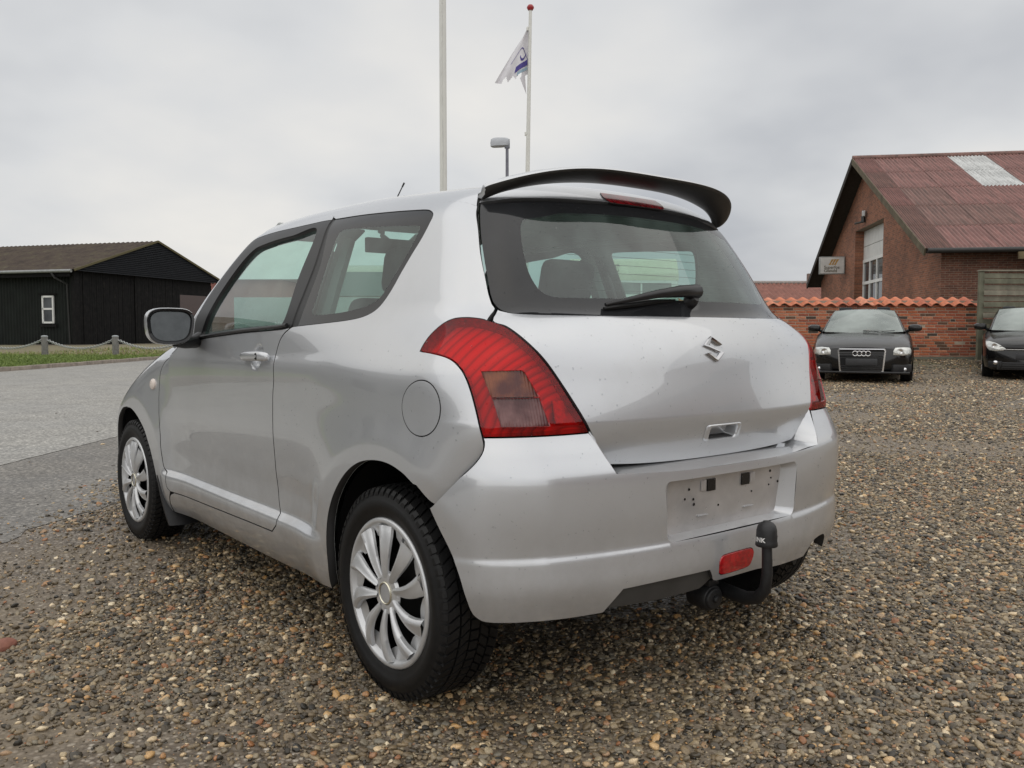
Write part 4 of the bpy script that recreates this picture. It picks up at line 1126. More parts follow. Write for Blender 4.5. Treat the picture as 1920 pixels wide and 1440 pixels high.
# --- rain standing on the skin
def rain():
    r = np.random.default_rng(17)
    water = glassy('rain_water', (.90, .91, .92), dirt=.0)
    def drops(name, loops, g, n, parent, off=0.0, rmax=.0026):
        loop = make_loop(loops, .02)[0]; lo, hi = loop.min(0), loop.max(0)
        cl = r.uniform(lo, hi, (26, 2)); q = []
        while len(q) < n:
            p = r.uniform(lo, hi, (400, 2))
            d = np.sqrt(((p[:, None] - cl[None]) ** 2).sum(2)).min(1)
            ok = inside(p, loop) & (r.random(400) < np.exp(-d / .10) + .06)
            q += list(p[ok])
        uv = np.array(q[:n]); P = wrap_uz(uv, g); nn = grad(P, g); P = P + nn * off
        a = np.cross(nn, (0, 0, 1.)); a /= np.linalg.norm(a, axis=1, keepdims=True) + 1e-9; b = np.cross(a, nn)
        rad = .0008 + (rmax - .0008) * r.random(n) ** 2.2; el = 1 + .5 * r.random(n) ** 3
        vs, ns = [], []
        for t, h_ in ((1., 0.), (.72, .42), (0., .62)):
            for j in range(7 if t else 1):
                w = 2 * PI * j / 7
                vs.append(P + (a * math.cos(w) + b * (math.sin(w) * el)[:, None]) * (rad * t)[:, None] + nn * (rad * h_)[:, None])
                vn = (a * math.cos(w) + b * math.sin(w)) * (t * .9) + nn * (1.05 - t * .75); ns.append(vn / np.linalg.norm(vn, axis=1, keepdims=True))
        m = len(vs); VV = np.stack(vs, 1).reshape(-1, 3); NN = np.stack(ns, 1).reshape(-1, 3)
        F0 = [(j, (j + 1) % 7, 7 + (j + 1) % 7, 7 + j) for j in range(7)] + [(7 + j, 7 + (j + 1) % 7, 14) for j in range(7)]
        F = [tuple(i * m + v for v in f) for i in range(n) for f in F0]
        o = raw(name, VV, F, water, parent, True, None, NN); o['kind'] = 'stuff'
    lg = [(gs, 0.), (gate_bot, 0.), (mir(gs), 0.), (mir(gate_top), 0.), (gate_top[::-1], 0.)]
    drops('rain_drops', lg, G, 420, gate)
    drops('rain_drops', bl + bottom + mb + topl, Gb, 520, bumper)
    q = [(.30, .98), (.75, .98), (.75, .45), (.45, .55), (.2, .72), (-.15, .68), (-.30, .78), (-.18, .93), (.1, .98)]
    drops('rain_drops', [(q + q[:1], 0., True)], G, 300, quarter)
    drops('rain_drops', [(lampL + lampL[:1], 0., True)], G, 60, car, .002)
    drops('rain_drops', GLOOP, G, 420, gate, .0006, .0022)
rain()
# --- door handle, lock, belt strip, indicator, mirror
def side_parts(sx, dr, fe):
    W = lambda p: np.array((p[0] * -sx, p[1], p[2]))       # sx=-1: left side as measured
    hb = MB(); pr = []
    for y, z, d_, r in ((1.018, .920, .004, .010), (1.000, .922, .020, .0145), (.955, .925, .030, .0165), (.880, .927, .031, .0175), (.822, .928, .026, .0175), (.796, .926, .016, .0165), (.784, .925, .004, .012)):
        p, n_ = on_side(y, .90); p2 = np.array((p[0] - d_ * .9, y, z)); pr.append((p2, r))
    V_, F = [], []
    for p, r in pr:
        for k in range(12):
            q = 2 * PI * k / 12; V_.append(W(p + np.array((-.55 * r * math.cos(q), 0, r * math.sin(q)))))
    for i in range(len(pr) - 1):
        F += [(i * 12 + k, i * 12 + (k + 1) % 12, (i + 1) * 12 + (k + 1) % 12, (i + 1) * 12 + k) for k in range(12)]
    F += [tuple(range(12)), tuple((len(pr) - 1) * 12 + k for k in range(12))]
    hb.add(V_, F); h = hb.build('door_handle', M_PAINT, dr, smooth=True); subsurf(h, 1)
    p, n_ = on_side(.862, .93)
    k = MB(); k.lathe([(0, -.003), (.011, -.003), (.0125, -.001), (.0125, .004)], W((p[0] - .036, .838, .927)), 'x', 16)
    k.build('key_lock', M_GLOSSB, dr, smooth=True)
    # black strip under the window
    pts = [on_side(u - .06, z) for u, z in [tuple(np.array(a) * (1 - t) + np.array(b) * t) for a, b in zip(UZ['door_belt'][1:-1], UZ['door_belt'][2:]) for t in (0, .34, .67)]]
    k = MB(); k.tube([W(q + n_ * .003 + np.array((0, 0, .010))) for q, n_ in pts], .0065, 8); k.build('window_strip', M_BLACK, dr, smooth=True)
    # round side repeater
    p, n_ = on_side(2.105, .771); k = MB()
    V_ = []; a = np.cross(n_, (0, 0, 1.)); a /= np.linalg.norm(a); b = np.cross(a, n_)
    rings = [(.026, -.002), (.025, .005), (.018, .010), (.008, .012)]
    for r, d_ in rings:
        for j in range(18):
            q = 2 * PI * j / 18; V_.append(W(p + n_ * d_ + r * (a * math.cos(q) * 1.15 + b * math.sin(q))))
    F = [(i * 18 + j, i * 18 + (j + 1) % 18, (i + 1) * 18 + (j + 1) % 18, (i + 1) * 18 + j) for i in range(3) for j in range(18)] + [tuple(54 + j for j in range(18))]
    k.add(V_, F); k.build('side_repeater', M_AMBER, fe, smooth=True)
    # mirror: shell, bezel, glass, arm
    def rr(a_, b_, w0, w1, n=28, e=3.2):
        out = []
        for j in range(n):
            q = 2 * PI * j / n; c, s = math.cos(q), math.sin(q)
            out.append((a_ * np.sign(c) * abs(c) ** (2 / e) + w0 * 0, b_ * np.sign(s) * abs(s) ** (2 / e)))
        return out
    C = np.array((-.928, 1.455, 1.034))
    ax = np.array((-1., .10, .0)); ax /= np.linalg.norm(ax); up = np.array((0., 0, 1.)); bk = np.cross(up, ax); bk /= np.linalg.norm(bk)
    if bk[1] > 0: bk = -bk                                  # bk points to the rear, towards the glass side
    def ringpts(sa, sb, d_, dx=0., dz=0.):
        return [W(C + ax * (x * sa + dx - .012 * (z / .075) * (1 if x < 0 else -.3)) + up * (z * sb + dz) + bk * (d_ - .16 * z)) for x, z in rr(.090, .073, 0, 0)]
    n = 28
    sh = [ringpts(.97, .97, .012), ringpts(1.0, 1.0, .0), ringpts(1.0, 1.0, -.03), ringpts(.94, .93, -.07), ringpts(.74, .72, -.105), ringpts(.35, .33, -.122)]
    k = MB(); k.add(sum(sh, []), [(i * n + j, i * n + (j + 1) % n, (i + 1) * n + (j + 1) % n, (i + 1) * n + j) for i in range(5) for j in range(n)] + [tuple(5 * n + j for j in range(n))])
    shell = k.build('mirror_shell', M_PAINT, dr, smooth=True)
    sh = [ringpts(.97, .97, .010), ringpts(.95, .95, .019), ringpts(.86, .84, .017), ringpts(.80, .78, .004)]
    k = MB(); k.add(sum(sh, []), [(i * n + j, i * n + (j + 1) % n, (i + 1) * n + (j + 1) % n, (i + 1) * n + j) for i in range(3) for j in range(n)])
    k.build('mirror_bezel', M_GLOSSB, shell, smooth=True)
    k = MB(); k.add(ringpts(.82, .80, .006), [tuple(range(n))]); k.build('mirror_glass', M('mirror_glass', (.075, .08, .082), .16, 1.).var(30., .12).m, shell)
    k = MB(); k.tube([W(q) for q in ((-.905, 1.47, .972), (-.86, 1.50, .968), (-.81, 1.535, .972), (-.775, 1.55, .985))], [.020, .024, .028, .030], 10)
    k.build('mirror_arm', M_BLACK, shell, smooth=True)
    k = MB(); k.add([W(q) for q in ((-.788, 1.50, .985), (-.790, 1.655, .958), (-.760, 1.662, 1.06), (-.775, 1.545, 1.03))], [(0, 1, 2, 3)]); k.build('mirror_base', M_BLACK, dr)
side_parts(-1, door, fend); side_parts(1, door_r, fend_r)

# --- wheels
TW = .185
def tread_mesh():
    k = MB(); N = 62; rows = [(-.081, -.050), (-.044, -.018), (-.013, .013), (.018, .044), (.050, .081)]
    for r_, (a, b) in enumerate(rows):
        for i in range(N):
            q0 = 2 * PI * (i + .10 + (.5 if r_ % 2 else 0)) / N; q1 = 2 * PI * (i + .88 + (.5 if r_ % 2 else 0)) / N
            sk = (-.022 if r_ < 2 else .022 if r_ > 2 else 0.)
            def R(x): return .2965 - 1.1 * max(0, abs(x) - .05) ** 1.6
            P = []
            for rr_ in (-.011, 0.):
                for (x, q) in ((a, q0), (b, q0 + sk * 3), (b, q1 + sk * 3), (a, q1)):
                    r2 = R(x) + rr_; P.append((x, r2 * math.cos(q), r2 * math.sin(q)))
            k.add(P, [(4, 5, 6, 7), (0, 1, 5, 4), (1, 2, 6, 5), (2, 3, 7, 6), (3, 0, 4, 7)])
    # shoulder lugs running down the sidewall
    for s in (-1, 1):
        for i in range(N):
            q0 = 2 * PI * (i + .12) / N; q1 = 2 * PI * (i + .72) / N; P = []
            for q in (q0, q1):
                for x, r2 in ((.082 * s, .2905), (.0895 * s, .280), (.0915 * s, .270), (.086 * s, .268), (.078 * s, .282)):
                    P.append((x, r2 * math.cos(q), r2 * math.sin(q)))
            k.add(P, [(0, 1, 6, 5), (1, 2, 7, 6), (0, 4, 3, 2, 1), (5, 6, 7, 8, 9), (4, 0, 5, 9)])
    return k.build('tread', M_RUBBER, as_mesh=True)
def tyre_mesh():
    k = MB()
    prof = [(.196, .070), (.203, .080), (.212, .0865), (.218, .0895), (.232, .0935), (.2335, .0945), (.245, .0962), (.256, .0955), (.2575, .0945), (.266, .0915), (.276, .0870), (.2835, .0800), (.2862, .070), (.2872, .04), (.2875, 0)]
    full = prof + [(r, -x) for r, x in reversed(prof[:-1])]
    k.lathe([(r, x) for r, x in full], axis='x', seg=72)
    return k.build('tyre', M_RUBBER, smooth=True, as_mesh=True)
def cover_mesh():
    """ten broad swept blades between hub and rim; outer face towards -x"""
    k = MB(); R = .2078
    k.lathe([(R, .012), (R + .0005, .000), (R - .003, -.0045), (R - .010, -.006), (R - .016, -.003), (R - .021, .007), (R - .030, .013)], axis='x', seg=80)
    k.lathe([(.062, .004), (.056, -.004), (.040, -.006), (.033, -.0055), (.030, -.001)], axis='x', seg=40)
    n = 26
    for b in range(10):
        a0 = 2 * PI * b / 10 + (.012 if b % 2 else -.012)
        rows = []
        for i in range(n + 1):
            t = i / n; r = .044 + (R - .019 - .044) * t
            sweep = -.10 * t + .085 * math.sin(PI * t * .9)
            wl = .0085 + .019 * t; wr = .0085 + .023 * t ** 1.3
            lift = -.0050 - .0095 * math.sin(PI * min(1, t * 1.02)) ** .8 - .0025
            row = []
            for s, dz in ((-1.0, .016), (-.93, .0035), (-.60, -.0030), (-.35, -.0042), (-.15, -.0010), (.3, .0022), (.72, .0060), (.95, .010), (1.0, .018)):
                w = (wl if s < 0 else wr) * s
                ang = a0 + sweep + w / r
                row.append((lift + dz * (0.55 + .45 * t), r * math.cos(ang), r * math.sin(ang)))
            rows.append(row)
        m = len(rows[0])
        k.add(sum(rows, []), [(i * m + j, i * m + j + 1, (i + 1) * m + j + 1, (i + 1) * m + j) for i in range(n) for j in range(m - 1)])
    # shallow outer pockets between every second pair of blades
    for b in range(10):
        a0 = 2 * PI * (b + .5) / 10 + .13
        P = []
        for i in range(7):
            for r, x in ((R - .020, .008), (R - .046 - .014 * math.sin(PI * i / 6), .013)):
                q = a0 - .30 + .46 * i / 6; P.append((x, r * math.cos(q), r * math.sin(q)))
        k.add(P, [(2 * i, 2 * i + 1, 2 * i + 3, 2 * i + 2) for i in range(6)])
    return k.build('wheel_cover', M_COVER, smooth=True, as_mesh=True)
def disc_mesh():
    k = MB(); k.lathe([(.198, .02), (.197, .045), (.16, .040), (.12, .030), (.07, .032), (.05, .028), (0, .028)], axis='x', seg=40)
    k.lathe([(.125, .05), (.124, .046), (0, .046)], axis='x', seg=30)
    return k.build('wheel', M_STEEL, smooth=True, as_mesh=True)
def cap_mesh():
    k = MB(); k.lathe([(.032, .0), (.032, -.0075), (.0295, -.0095), (.027, -.0075)], axis='x', seg=36, mi=0)
    k.lathe([(.0272, -.0055), (.02, -.0068), (0, -.007)], axis='x', seg=36, mi=1)
    return k.build('centre_cap', [M('cap_ring', (.72, .68, .55), .22, .9).m, plain('cap_grey', (.33, .33, .33), .45)], smooth=True, as_mesh=True)
wm = dict(tread=tread_mesh(), tyre=tyre_mesh(), cover=cover_mesh(), disc=disc_mesh(), cap=cap_mesh())
for (x, y, rz, sp) in ((-.735, 0, 0, .35), (-.735, 2.38, .018, 1.0), (.735, 0, PI, .2), (.735, 2.38, PI + .018, .9)):
    w = link('wheel', wm['disc'], car); w.location = (x, y, .291)
    w.rotation_euler = (Matrix.Rotation(rz, 4, 'Z') @ Matrix.Rotation(sp, 4, 'X')).to_euler()
    # outboard face is local -x
    w2 = [link('tyre', wm['tyre'], w), link('tread', wm['tread'], w), link('wheel_cover', wm['cover'], w), link('centre_cap', wm['cap'], w)]
    w2[2].location = (-.085, 0, 0); w2[3].location = (-.085, 0, 0)
    w.location.x = x
# wheel wells, floor pan
for sx in (-1, 1):
    for yc in (0., 2.39):
        k = MB(); n = 22; P = []
        for i in range(n + 1):
            q = math.radians(-4 + 172 * i / n)
            for xx in (.785, .56):
                P.append((sx * xx, yc + .372 * math.cos(q), .292 + .374 * math.sin(q)))
        k.add(P, [(2 * i, 2 * i + 1, 2 * i + 3, 2 * i + 2) for i in range(n)] + [tuple(2 * i + 1 for i in range(n + 1))])
        k.build('wheel_arch_liner', M_INT_DARK, car, smooth=True)
k = MB()
k.box((0, 1.27, .27), (1.10, 3.0, .06)); k.box((0, 1.19, .235), (1.46, 1.46, .05)); k.box((0, -.28, .37), (.86, .24, .12))
k.box((0, .0, .27), (1.16, .10, .08)); k.box((.25, -.24, .30), (.38, .22, .13))
k.build('floor_pan', M_INT_DARK, car, bevel=.02)
k = MB(); k.tube([(.42, -.18, .27), (.47, -.34, .262), (.492, -.43, .258)], .028, 16, cap=False); k.tube([(.492, -.43, .258), (.47, -.34, .262)], .024, 14); k.build('exhaust_pipe', M_STEEL, car, smooth=True)
# front mud flaps
for sx in (-1, 1):
    P = []; F = []
    for i in range(6):
        t = i / 5; z = .355 - .225 * t
        for xx, yy in ((.815 - .025 * t * t, 2.052 - .075 * t), (.73, 2.040 - .085 * t), (.66, 2.045 - .07 * t)):
            P.append((sx * xx, yy - .012, z)); P.append((sx * xx, yy + .006, z))
    for i in range(5):
        for j in range(2):
            a = i * 6 + j * 2
            F += [(a, a + 2, a + 8, a + 6), (a + 1, a + 7, a + 9, a + 3)]
        F += [(i * 6, i * 6 + 6, i * 6 + 7, i * 6 + 1), (i * 6 + 4, i * 6 + 5, i * 6 + 11, i * 6 + 10)]
    F += [(30, 32, 33, 31), (32, 34, 35, 33)]
    k = MB(); k.add(P, F); k.build('mud_flap', M_PLASTIC, car, smooth=True)
# --- tow bar
k = MB(); pts = [(.06, -.30, .258), (.045, -.44, .252), (.03, -.52, .250), (.015, -.58, .252), (.006, -.625, .266), (.003, -.650, .295), (.002, -.657, .34), (.002, -.655, .40), (.002, -.653, .44)]
k.tube(pts, [.022, .022, .021, .020, .0185, .0168, .0150, .0142, .0138], 14)
tow = k.build('tow_bar', M_TOW, car, smooth=True)
k = MB(); k.lathe([(.0, .066), (.010, .065), (.0115, .0625), (.018, .060), (.0245, .052), (.0278, .040), (.0286, .024), (.0296, .006), (.0308, -.002), (.0288, -.005), (.0, -.005)], (.002, -.653, .424), 'z', 28)
ball = k.build('ball_cap', M_PLASTIC, tow, smooth=True)
def text_mesh(body, size, bold=0.0, extrude=0.0, spacing=1.0):
    c = bpy.data.curves.new('txt', 'FONT'); c.body = body; c.size = size; c.offset = bold; c.extrude = extrude; c.space_character = spacing
    c.resolution_u = 3; c.align_x = 'CENTER'; c.align_y = 'CENTER'
    o = bpy.data.objects.new('txt', c); COL.objects.link(o)
    dg_ = bpy.context.evaluated_depsgraph_get(); me = bpy.data.meshes.new_from_object(o.evaluated_get(dg_))
    v = np.array([x.co[:] for x in me.vertices]); f = [tuple(p.vertices) for p in me.polygons]
    bpy.data.objects.remove(o); bpy.data.curves.remove(c); bpy.data.meshes.remove(me)
    return v, f
tv, tf = text_mesh('BRINK', .0175, .0006, spacing=1.05)
ang = -math.radians(203) + tv[:, 0] / .0296
raw('maker_lettering', np.stack([.002 + 0.0301 * np.cos(ang), -.653 + 0.0301 * np.sin(ang), .4395 + tv[:, 1]], 1), tf, M_WHITEPRINT, ball)
raw('maker_lettering', np.stack([.002 + 0.0301 * np.cos(ang + PI), -.653 + 0.0301 * np.sin(ang + PI), .4395 + tv[:, 1]], 1), tf, M_WHITEPRINT, ball)
k = MB(); k.tube([(-.012, -.42, .240), (-.018, -.475, .238), (-.020, -.492, .237)], [.041, .041, .036], 22); k.tube([(-.020, -.488, .237), (-.021, -.500, .2365)], [.034, .030], 20)
k.tube([(-.021, -.498, .237), (-.0215, -.510, .2365)], [.013, .010], 10); k.box((-.018, -.47, .283), (.045, .045, .018))
k.build('towing_socket', M_PLASTIC, tow, bevel=.003)
k = MB(); k.box((.0, -.40, .262), (.13, .05, .035)); k.build('socket_bracket', M_TOW, tow, bevel=.004)
# --- aerial
k = MB(); k.tube([(0, 1.40, 1.478), (0, 1.21, 1.655)], [.0042, .0022], 8); k.tube([(0, 1.222, 1.644), (0, 1.206, 1.659)], [.0036, .004], 8); k.tube([(0, 1.405, 1.462), (0, 1.385, 1.494)], [.017, .010], 10); k.build('aerial', M_BLACK, car, smooth=True)

# --- cabin
k = MB(); k.box((0, .95, .33), (1.40, 2.0, .05)); k.box((0, -.14, .55), (1.10, .38, .42)); k.build('cabin_floor', M_INT_DARK, car, bevel=.01)
k = MB(); k.box((0, 1.66, .80), (1.42, .42, .30)); k.box((0, 1.80, .90), (1.40, .30, .10)); k.box((-.36, 1.50, .93), (.34, .16, .09)); k.build('dashboard', M_INT_DARK, car, bevel=.04)
st = MB(); n = 30; cst = Vector((-.36, 1.28, .90)); rot = Matrix.Rotation(math.radians(-24), 4, 'X')
st.tube([np.array(cst + (rot @ Vector((.185 * math.cos(2 * PI * i / n), 0, .185 * math.sin(2 * PI * i / n))))) for i in range(n + 1)], .016, 8, cap=False)
st.tube([np.array(cst), np.array(cst + Vector((0, .25, -.10)))], .045, 10)
for a_ in (0, PI, -PI / 2):
    st.tube([np.array(cst), np.array(cst + (rot @ Vector((.18 * math.cos(a_), 0, .18 * math.sin(a_)))))], .02, 6)
st.build('steering_wheel', M_INT_DARK, car, smooth=True)
def seat(name, c, w, back_h, lean, hr=True, cushion=.48):
    x, y, z = c; kk = MB(); kk.box((x, y + cushion / 2, z), (w, cushion, .14))
    R_ = Matrix.Rotation(math.radians(lean), 4, 'X'); h0 = back_h / 2
    kk.box(np.array((x, y - .03, z + .04)) + np.array(R_ @ Vector((0, 0, h0))), (w * .96, .12, back_h), rot=R_)
    o = kk.build(name, M_SEAT, car, bevel=.045, segs=3)
    if hr:
        p = np.array((x, y - .03, z + .04)) + np.array(R_ @ Vector((0, 0, back_h + .095)))
        k2 = MB(); k2.box(p, (.25, .10, .17), rot=R_); k2.build('headrest', M_SEAT, o, bevel=.04, segs=3)
        for s in (-.05, .05):
            k2 = MB(); k2.tube([p + np.array((s, 0, -.06)), p + np.array((s, .01, -.15))], .006, 6); k2.build('headrest_post', M_CHROME, o)
    return o
seat('driver_seat', (-.36, .74, .50), .50, .60, 13)
seat('passenger_seat', (.36, .74, .50), .50, .60, 13)
for x in (-.30, .30):
    seat('rear_seat', (x, .14, .48), .56, .43, 11)
k = MB(); k.box((0, .01, .875), (1.10, .30, .025)); k.box((0, -.20, .86), (1.08, .22, .02)); k.build('parcel_shelf', M_INT_DARK, car, bevel=.006)
k = MB(); k.box((.0, 1.33, 1.395), (.24, .03, .065)); k.tube([(0, 1.34, 1.42), (0, 1.40, 1.45)], .012, 8); k.build('rear_view_mirror', M_INT_DARK, car, bevel=.012)
for sx in (-1, 1):
    k = MB(); k.box((sx * .33, 1.38, 1.43), (.40, .13, .012), rot=Matrix.Rotation(math.radians(-22), 4, 'X')); k.build('sun_visor', M_LINING, car, bevel=.004)
    k = MB(); k.tube([(sx * .575, .66, 1.33), (sx * .645, .645, 1.15), (sx * .69, .66, .98), (sx * .69, .70, .70)], [.030, .032, .034, .034], 8); k.build('pillar_trim', M_LINING, car, smooth=True)
    k = MB(); k.box((sx * .655, .735, 1.10), (.008, .05, .40), rot=Matrix.Rotation(math.radians(-sx * 17), 4, 'Y')); k.build('seat_belt', M_ORANGE if sx > 0 else M_INT_DARK, car)
    k = MB(); k.box((sx * .735, 1.25, .70), (.03, .95, .46)); k.build('door_trim', M_INT_DARK, car, bevel=.01)
# three blue cards standing along the far side of the windscreen
M_CARD = M('blue_card', (.025, .055, .16), .5).var(30., .4).m
for i in range(3):
    t0, t1 = i / 3 + .02, (i + 1) / 3 - .02; a = np.array((.70, 1.80, .98)); b = np.array((.585, 1.40, 1.30))
    p0, p1 = a + (b - a) * t0, a + (b - a) * t1; dn = np.array((-.06, .0, -.085)); th = np.array((-.003, 0, 0.0))
    k = MB(); k.add([p0, p1, p1 + dn, p0 + dn, p0 + th, p1 + th, p1 + dn + th, p0 + dn + th], [(0, 1, 2, 3), (7, 6, 5, 4), (0, 4, 5, 1), (1, 5, 6, 2), (2, 6, 7, 3), (3, 7, 4, 0)])
    k.build('windscreen_card', M_CARD, car)
# ================================================================== buildings and things around the yard
def box_between(mb, a, b, w, h, mi=0):
    """beam from a to b (3d), width w (horizontal), height h"""
    a, b = np.asarray(a, float), np.asarray(b, float); t = b - a; L_ = np.linalg.norm(t); t /= L_
    s = np.cross(t, (0, 0, 1.)); s /= np.linalg.norm(s) + 1e-9; u = np.cross(s, t)
    P = [q + sx * s * w / 2 + su * u * h / 2 for q in (a, b) for sx in (-1, 1) for su in (-1, 1)]
    mb.add(P, [(0, 1, 3, 2), (4, 6, 7, 5), (0, 4, 5, 1), (2, 3, 7, 6), (0, 2, 6, 4), (1, 5, 7, 3)], mi)
    return mb
def brick_material(name, tones, mortar, bw=.24, bh=.0667, ux=(1, 0, 0), org=(0, 0, 0)):
    """running bond laid along ux (horizontal) and z in object space"""
    k = M(name, tones[0], .85)
    co = k.co('Object')
    dt = k.n('ShaderNodeVectorMath', operation='DOT_PRODUCT'); k.l(co, dt.inputs[0]); dt.inputs[1].default_value = ux
    sp = k.n('ShaderNodeSeparateXYZ'); k.l(co, sp.inputs[0])
    cb = k.n('ShaderNodeCombineXYZ'); k.l(dt.outputs['Value'], cb.inputs[0]); k.l(sp.outputs['Z'], cb.inputs[1])
    br = k.n('ShaderNodeTexBrick', offset=.5, squash=1.0)
    for a, b in (('Scale', 1.), ('Mortar Size', .006), ('Mortar Smooth', .15), ('Bias', -.1), ('Brick Width', bw), ('Row Height', bh)):
        br.inputs[a].default_value = b
    br.inputs['Color1'].default_value = (*tones[0], 1); br.inputs['Color2'].default_value = (*tones[1], 1); br.inputs['Mortar'].default_value = (*mortar, 1)
    k.l(cb.outputs[0], br.inputs['Vector'])
    n1 = k.noise(14., 5, .65); st = k.ramp(k.noise(.6, 5, .6), [(.4, .75), (.65, 1.12)])
    c = k.mix(.45, br.outputs['Color'], k.mix(1., br.outputs['Color'], k.ramp(n1, [(.3, .35), (.7, 1.6)]), 'MULTIPLY'))
    k.color(k.mix(1., c, st, 'MULTIPLY'))
    k.bump(k.math('ADD', k.math('SUBTRACT', 1., br.outputs['Fac']), k.math('MULTIPLY', n1, .35)), .6, .012)
    return k.m
def ln(lat, dep, z):                                       # place-frame point
    return V(lat, dep, z)

# ------------------------------------------------------------------ brick garden wall with pantile coping
WD = 20.5; WL0, WL1 = 3.6, 11.06; WB, WH = .40, 19 * .0667
def brick_wall():
    root = empty('garden_wall', V((WL0 + WL1) / 2, WD, WB)); tag(root, 'low orange brick wall with pantile coping behind the parked black cars', 'wall')
    root.rotation_euler = (0, 0, -YAW)                      # local x = lat, local y = dep
    L2 = (WL1 - WL0) / 2
    k = MB(); k.box((0, .0045 + .1, WH / 2), (2 * L2 - .02, .2, WH)); k.build('mortar_core', plain('lime_mortar', (.42, .35, .27), .95, 0, .2, 12, bump=.4), root)
    k = MB(); k.box((0, .09, -.10), (2 * L2 + .04, .30, .30)); k.build('footing', plain('mossy_concrete', (.15, .15, .115), .95, 0, .4, 3), root, bevel=.02)
    mats = [M('brick_%s' % n, c, .85).var(25., .28).m for n, c in (('orange', (.46, .145, .068)), ('red', (.38, .108, .058)), ('rust', (.31, .095, .055)), ('pale', (.52, .20, .11)), ('brown', (.14, .075, .048)), ('burnt', (.07, .052, .042)))]
    rs = np.random.default_rng(8)
    fullm = [MB().box((0, 0, 0), (.228, .10, .054)).build('brick', m, bevel=.004, as_mesh=True, segs=1) for m in mats]
    halfm = [MB().box((0, 0, 0), (.108, .10, .054)).build('brick', m, bevel=.004, as_mesh=True, segs=1) for m in mats]
    cand = []
    for r in range(19):
        x = -L2 + (.06 if r % 2 else 0.); z = .0667 * r + .0335
        while x < L2 - .05:
            hf = (x < -L2 + .03 and r % 2 == 0) or rs.random() < .10
            w = .108 if hf else .228
            if x + w > L2: break
            mi = rs.choice(6, p=[.30, .27, .19, .09, .09, .06]); cand.append((x + w / 2, z, hf, mi, rs.normal(0, .0025), rs.normal(0, .003), w / (.108 if hf else .228)))
            x += w + .012
        if L2 - x > .03:
            cand.append(((x + L2) / 2, z, L2 - x < .13, int(rs.choice(6)), 0., 0., (L2 - x) / (.108 if L2 - x < .13 else .228)))
    lat0 = (WL0 + WL1) / 2
    def shows(c):
        l = lat0 + c[0]; px = 960 + l / WD * 1620; py = 624 - (WB + c[1] - 1.008) / WD * 1620
        if px < 1452 or px > 1835: return 0
        if 1530 < px < 1705 and py > 590: return 0
        return 1
    vis = [c for c in cand if shows(c)]; rest = [c for c in cand if not shows(c)]
    vis.sort(key=lambda c: -c[1]); rest += vis[300:]; vis = vis[:300]
    for x, z, hf, mi, dy, ry, sx in vis:
        o = link('brick', (halfm if hf else fullm)[mi], root); o.scale = (sx, 1, 1); o.location = (x, .048 + dy, z); o.rotation_euler = (0, ry, 0)
    k = MB()
    for x, z, hf, mi, dy, ry, sx in rest:
        k.box((x, .048 + dy, z), ((.108 if hf else .228) * sx, .10, .054), mi)
    o = k.build('bricks', mats, root); o['kind'] = 'stuff'
    # pantiles: S-curved, each lapping the next
    tm = []
    for n, c in (('a', (.50, .165, .085)), ('b', (.40, .12, .065)), ('c', (.55, .22, .13))):
        t = M('pantile_' + n, c, .75).var(9., .3).m; P, F = [], []; nn = 12
        for j, (yy, zz) in enumerate(((-.13, -.075), (.05, .005), (.235, .085))):
            for i in range(nn + 1):
                x = -.155 + .31 * i / nn; q = (x + .155) / .31
                hgt = .034 * math.sin(2 * PI * (q - .12)) + .012 * q
                P.append((x, yy, zz + hgt)); P.append((x, yy + .004, zz + hgt - .014))
        m2 = 2 * (nn + 1)
        for j in range(2):
            for i in range(nn):
                a = j * m2 + 2 * i; F += [(a, a + 2, a + m2 + 2, a + m2), (a + 1, a + m2 + 1, a + m2 + 3, a + 3)]
        for i in range(nn):
            F.append((2 * i, 2 * i + 1, 2 * i + 3, 2 * i + 2))
        kk_ = MB(); kk_.add(P, F); tm.append(kk_.build('coping_tile', t, smooth=True, as_mesh=True))
    n = int((2 * L2 - .20) / .275) + 1
    for i in range(n):
        o = link('coping_tile', tm[rs.choice(3, p=[.5, .3, .2])], root); o.location = (-L2 + .10 + i * .275, .03 + rs.normal(0, .008), WH + .078 + rs.normal(0, .005)); o.rotation_euler = (rs.normal(0, .02), rs.normal(0, .025), rs.normal(0, .025))
    k = MB(); k.box((0, .17, WH + .055), (2 * L2, .22, .10)); k.build('coping_bed', plain('coping_mortar', (.30, .25, .20), .95), root)
brick_wall()

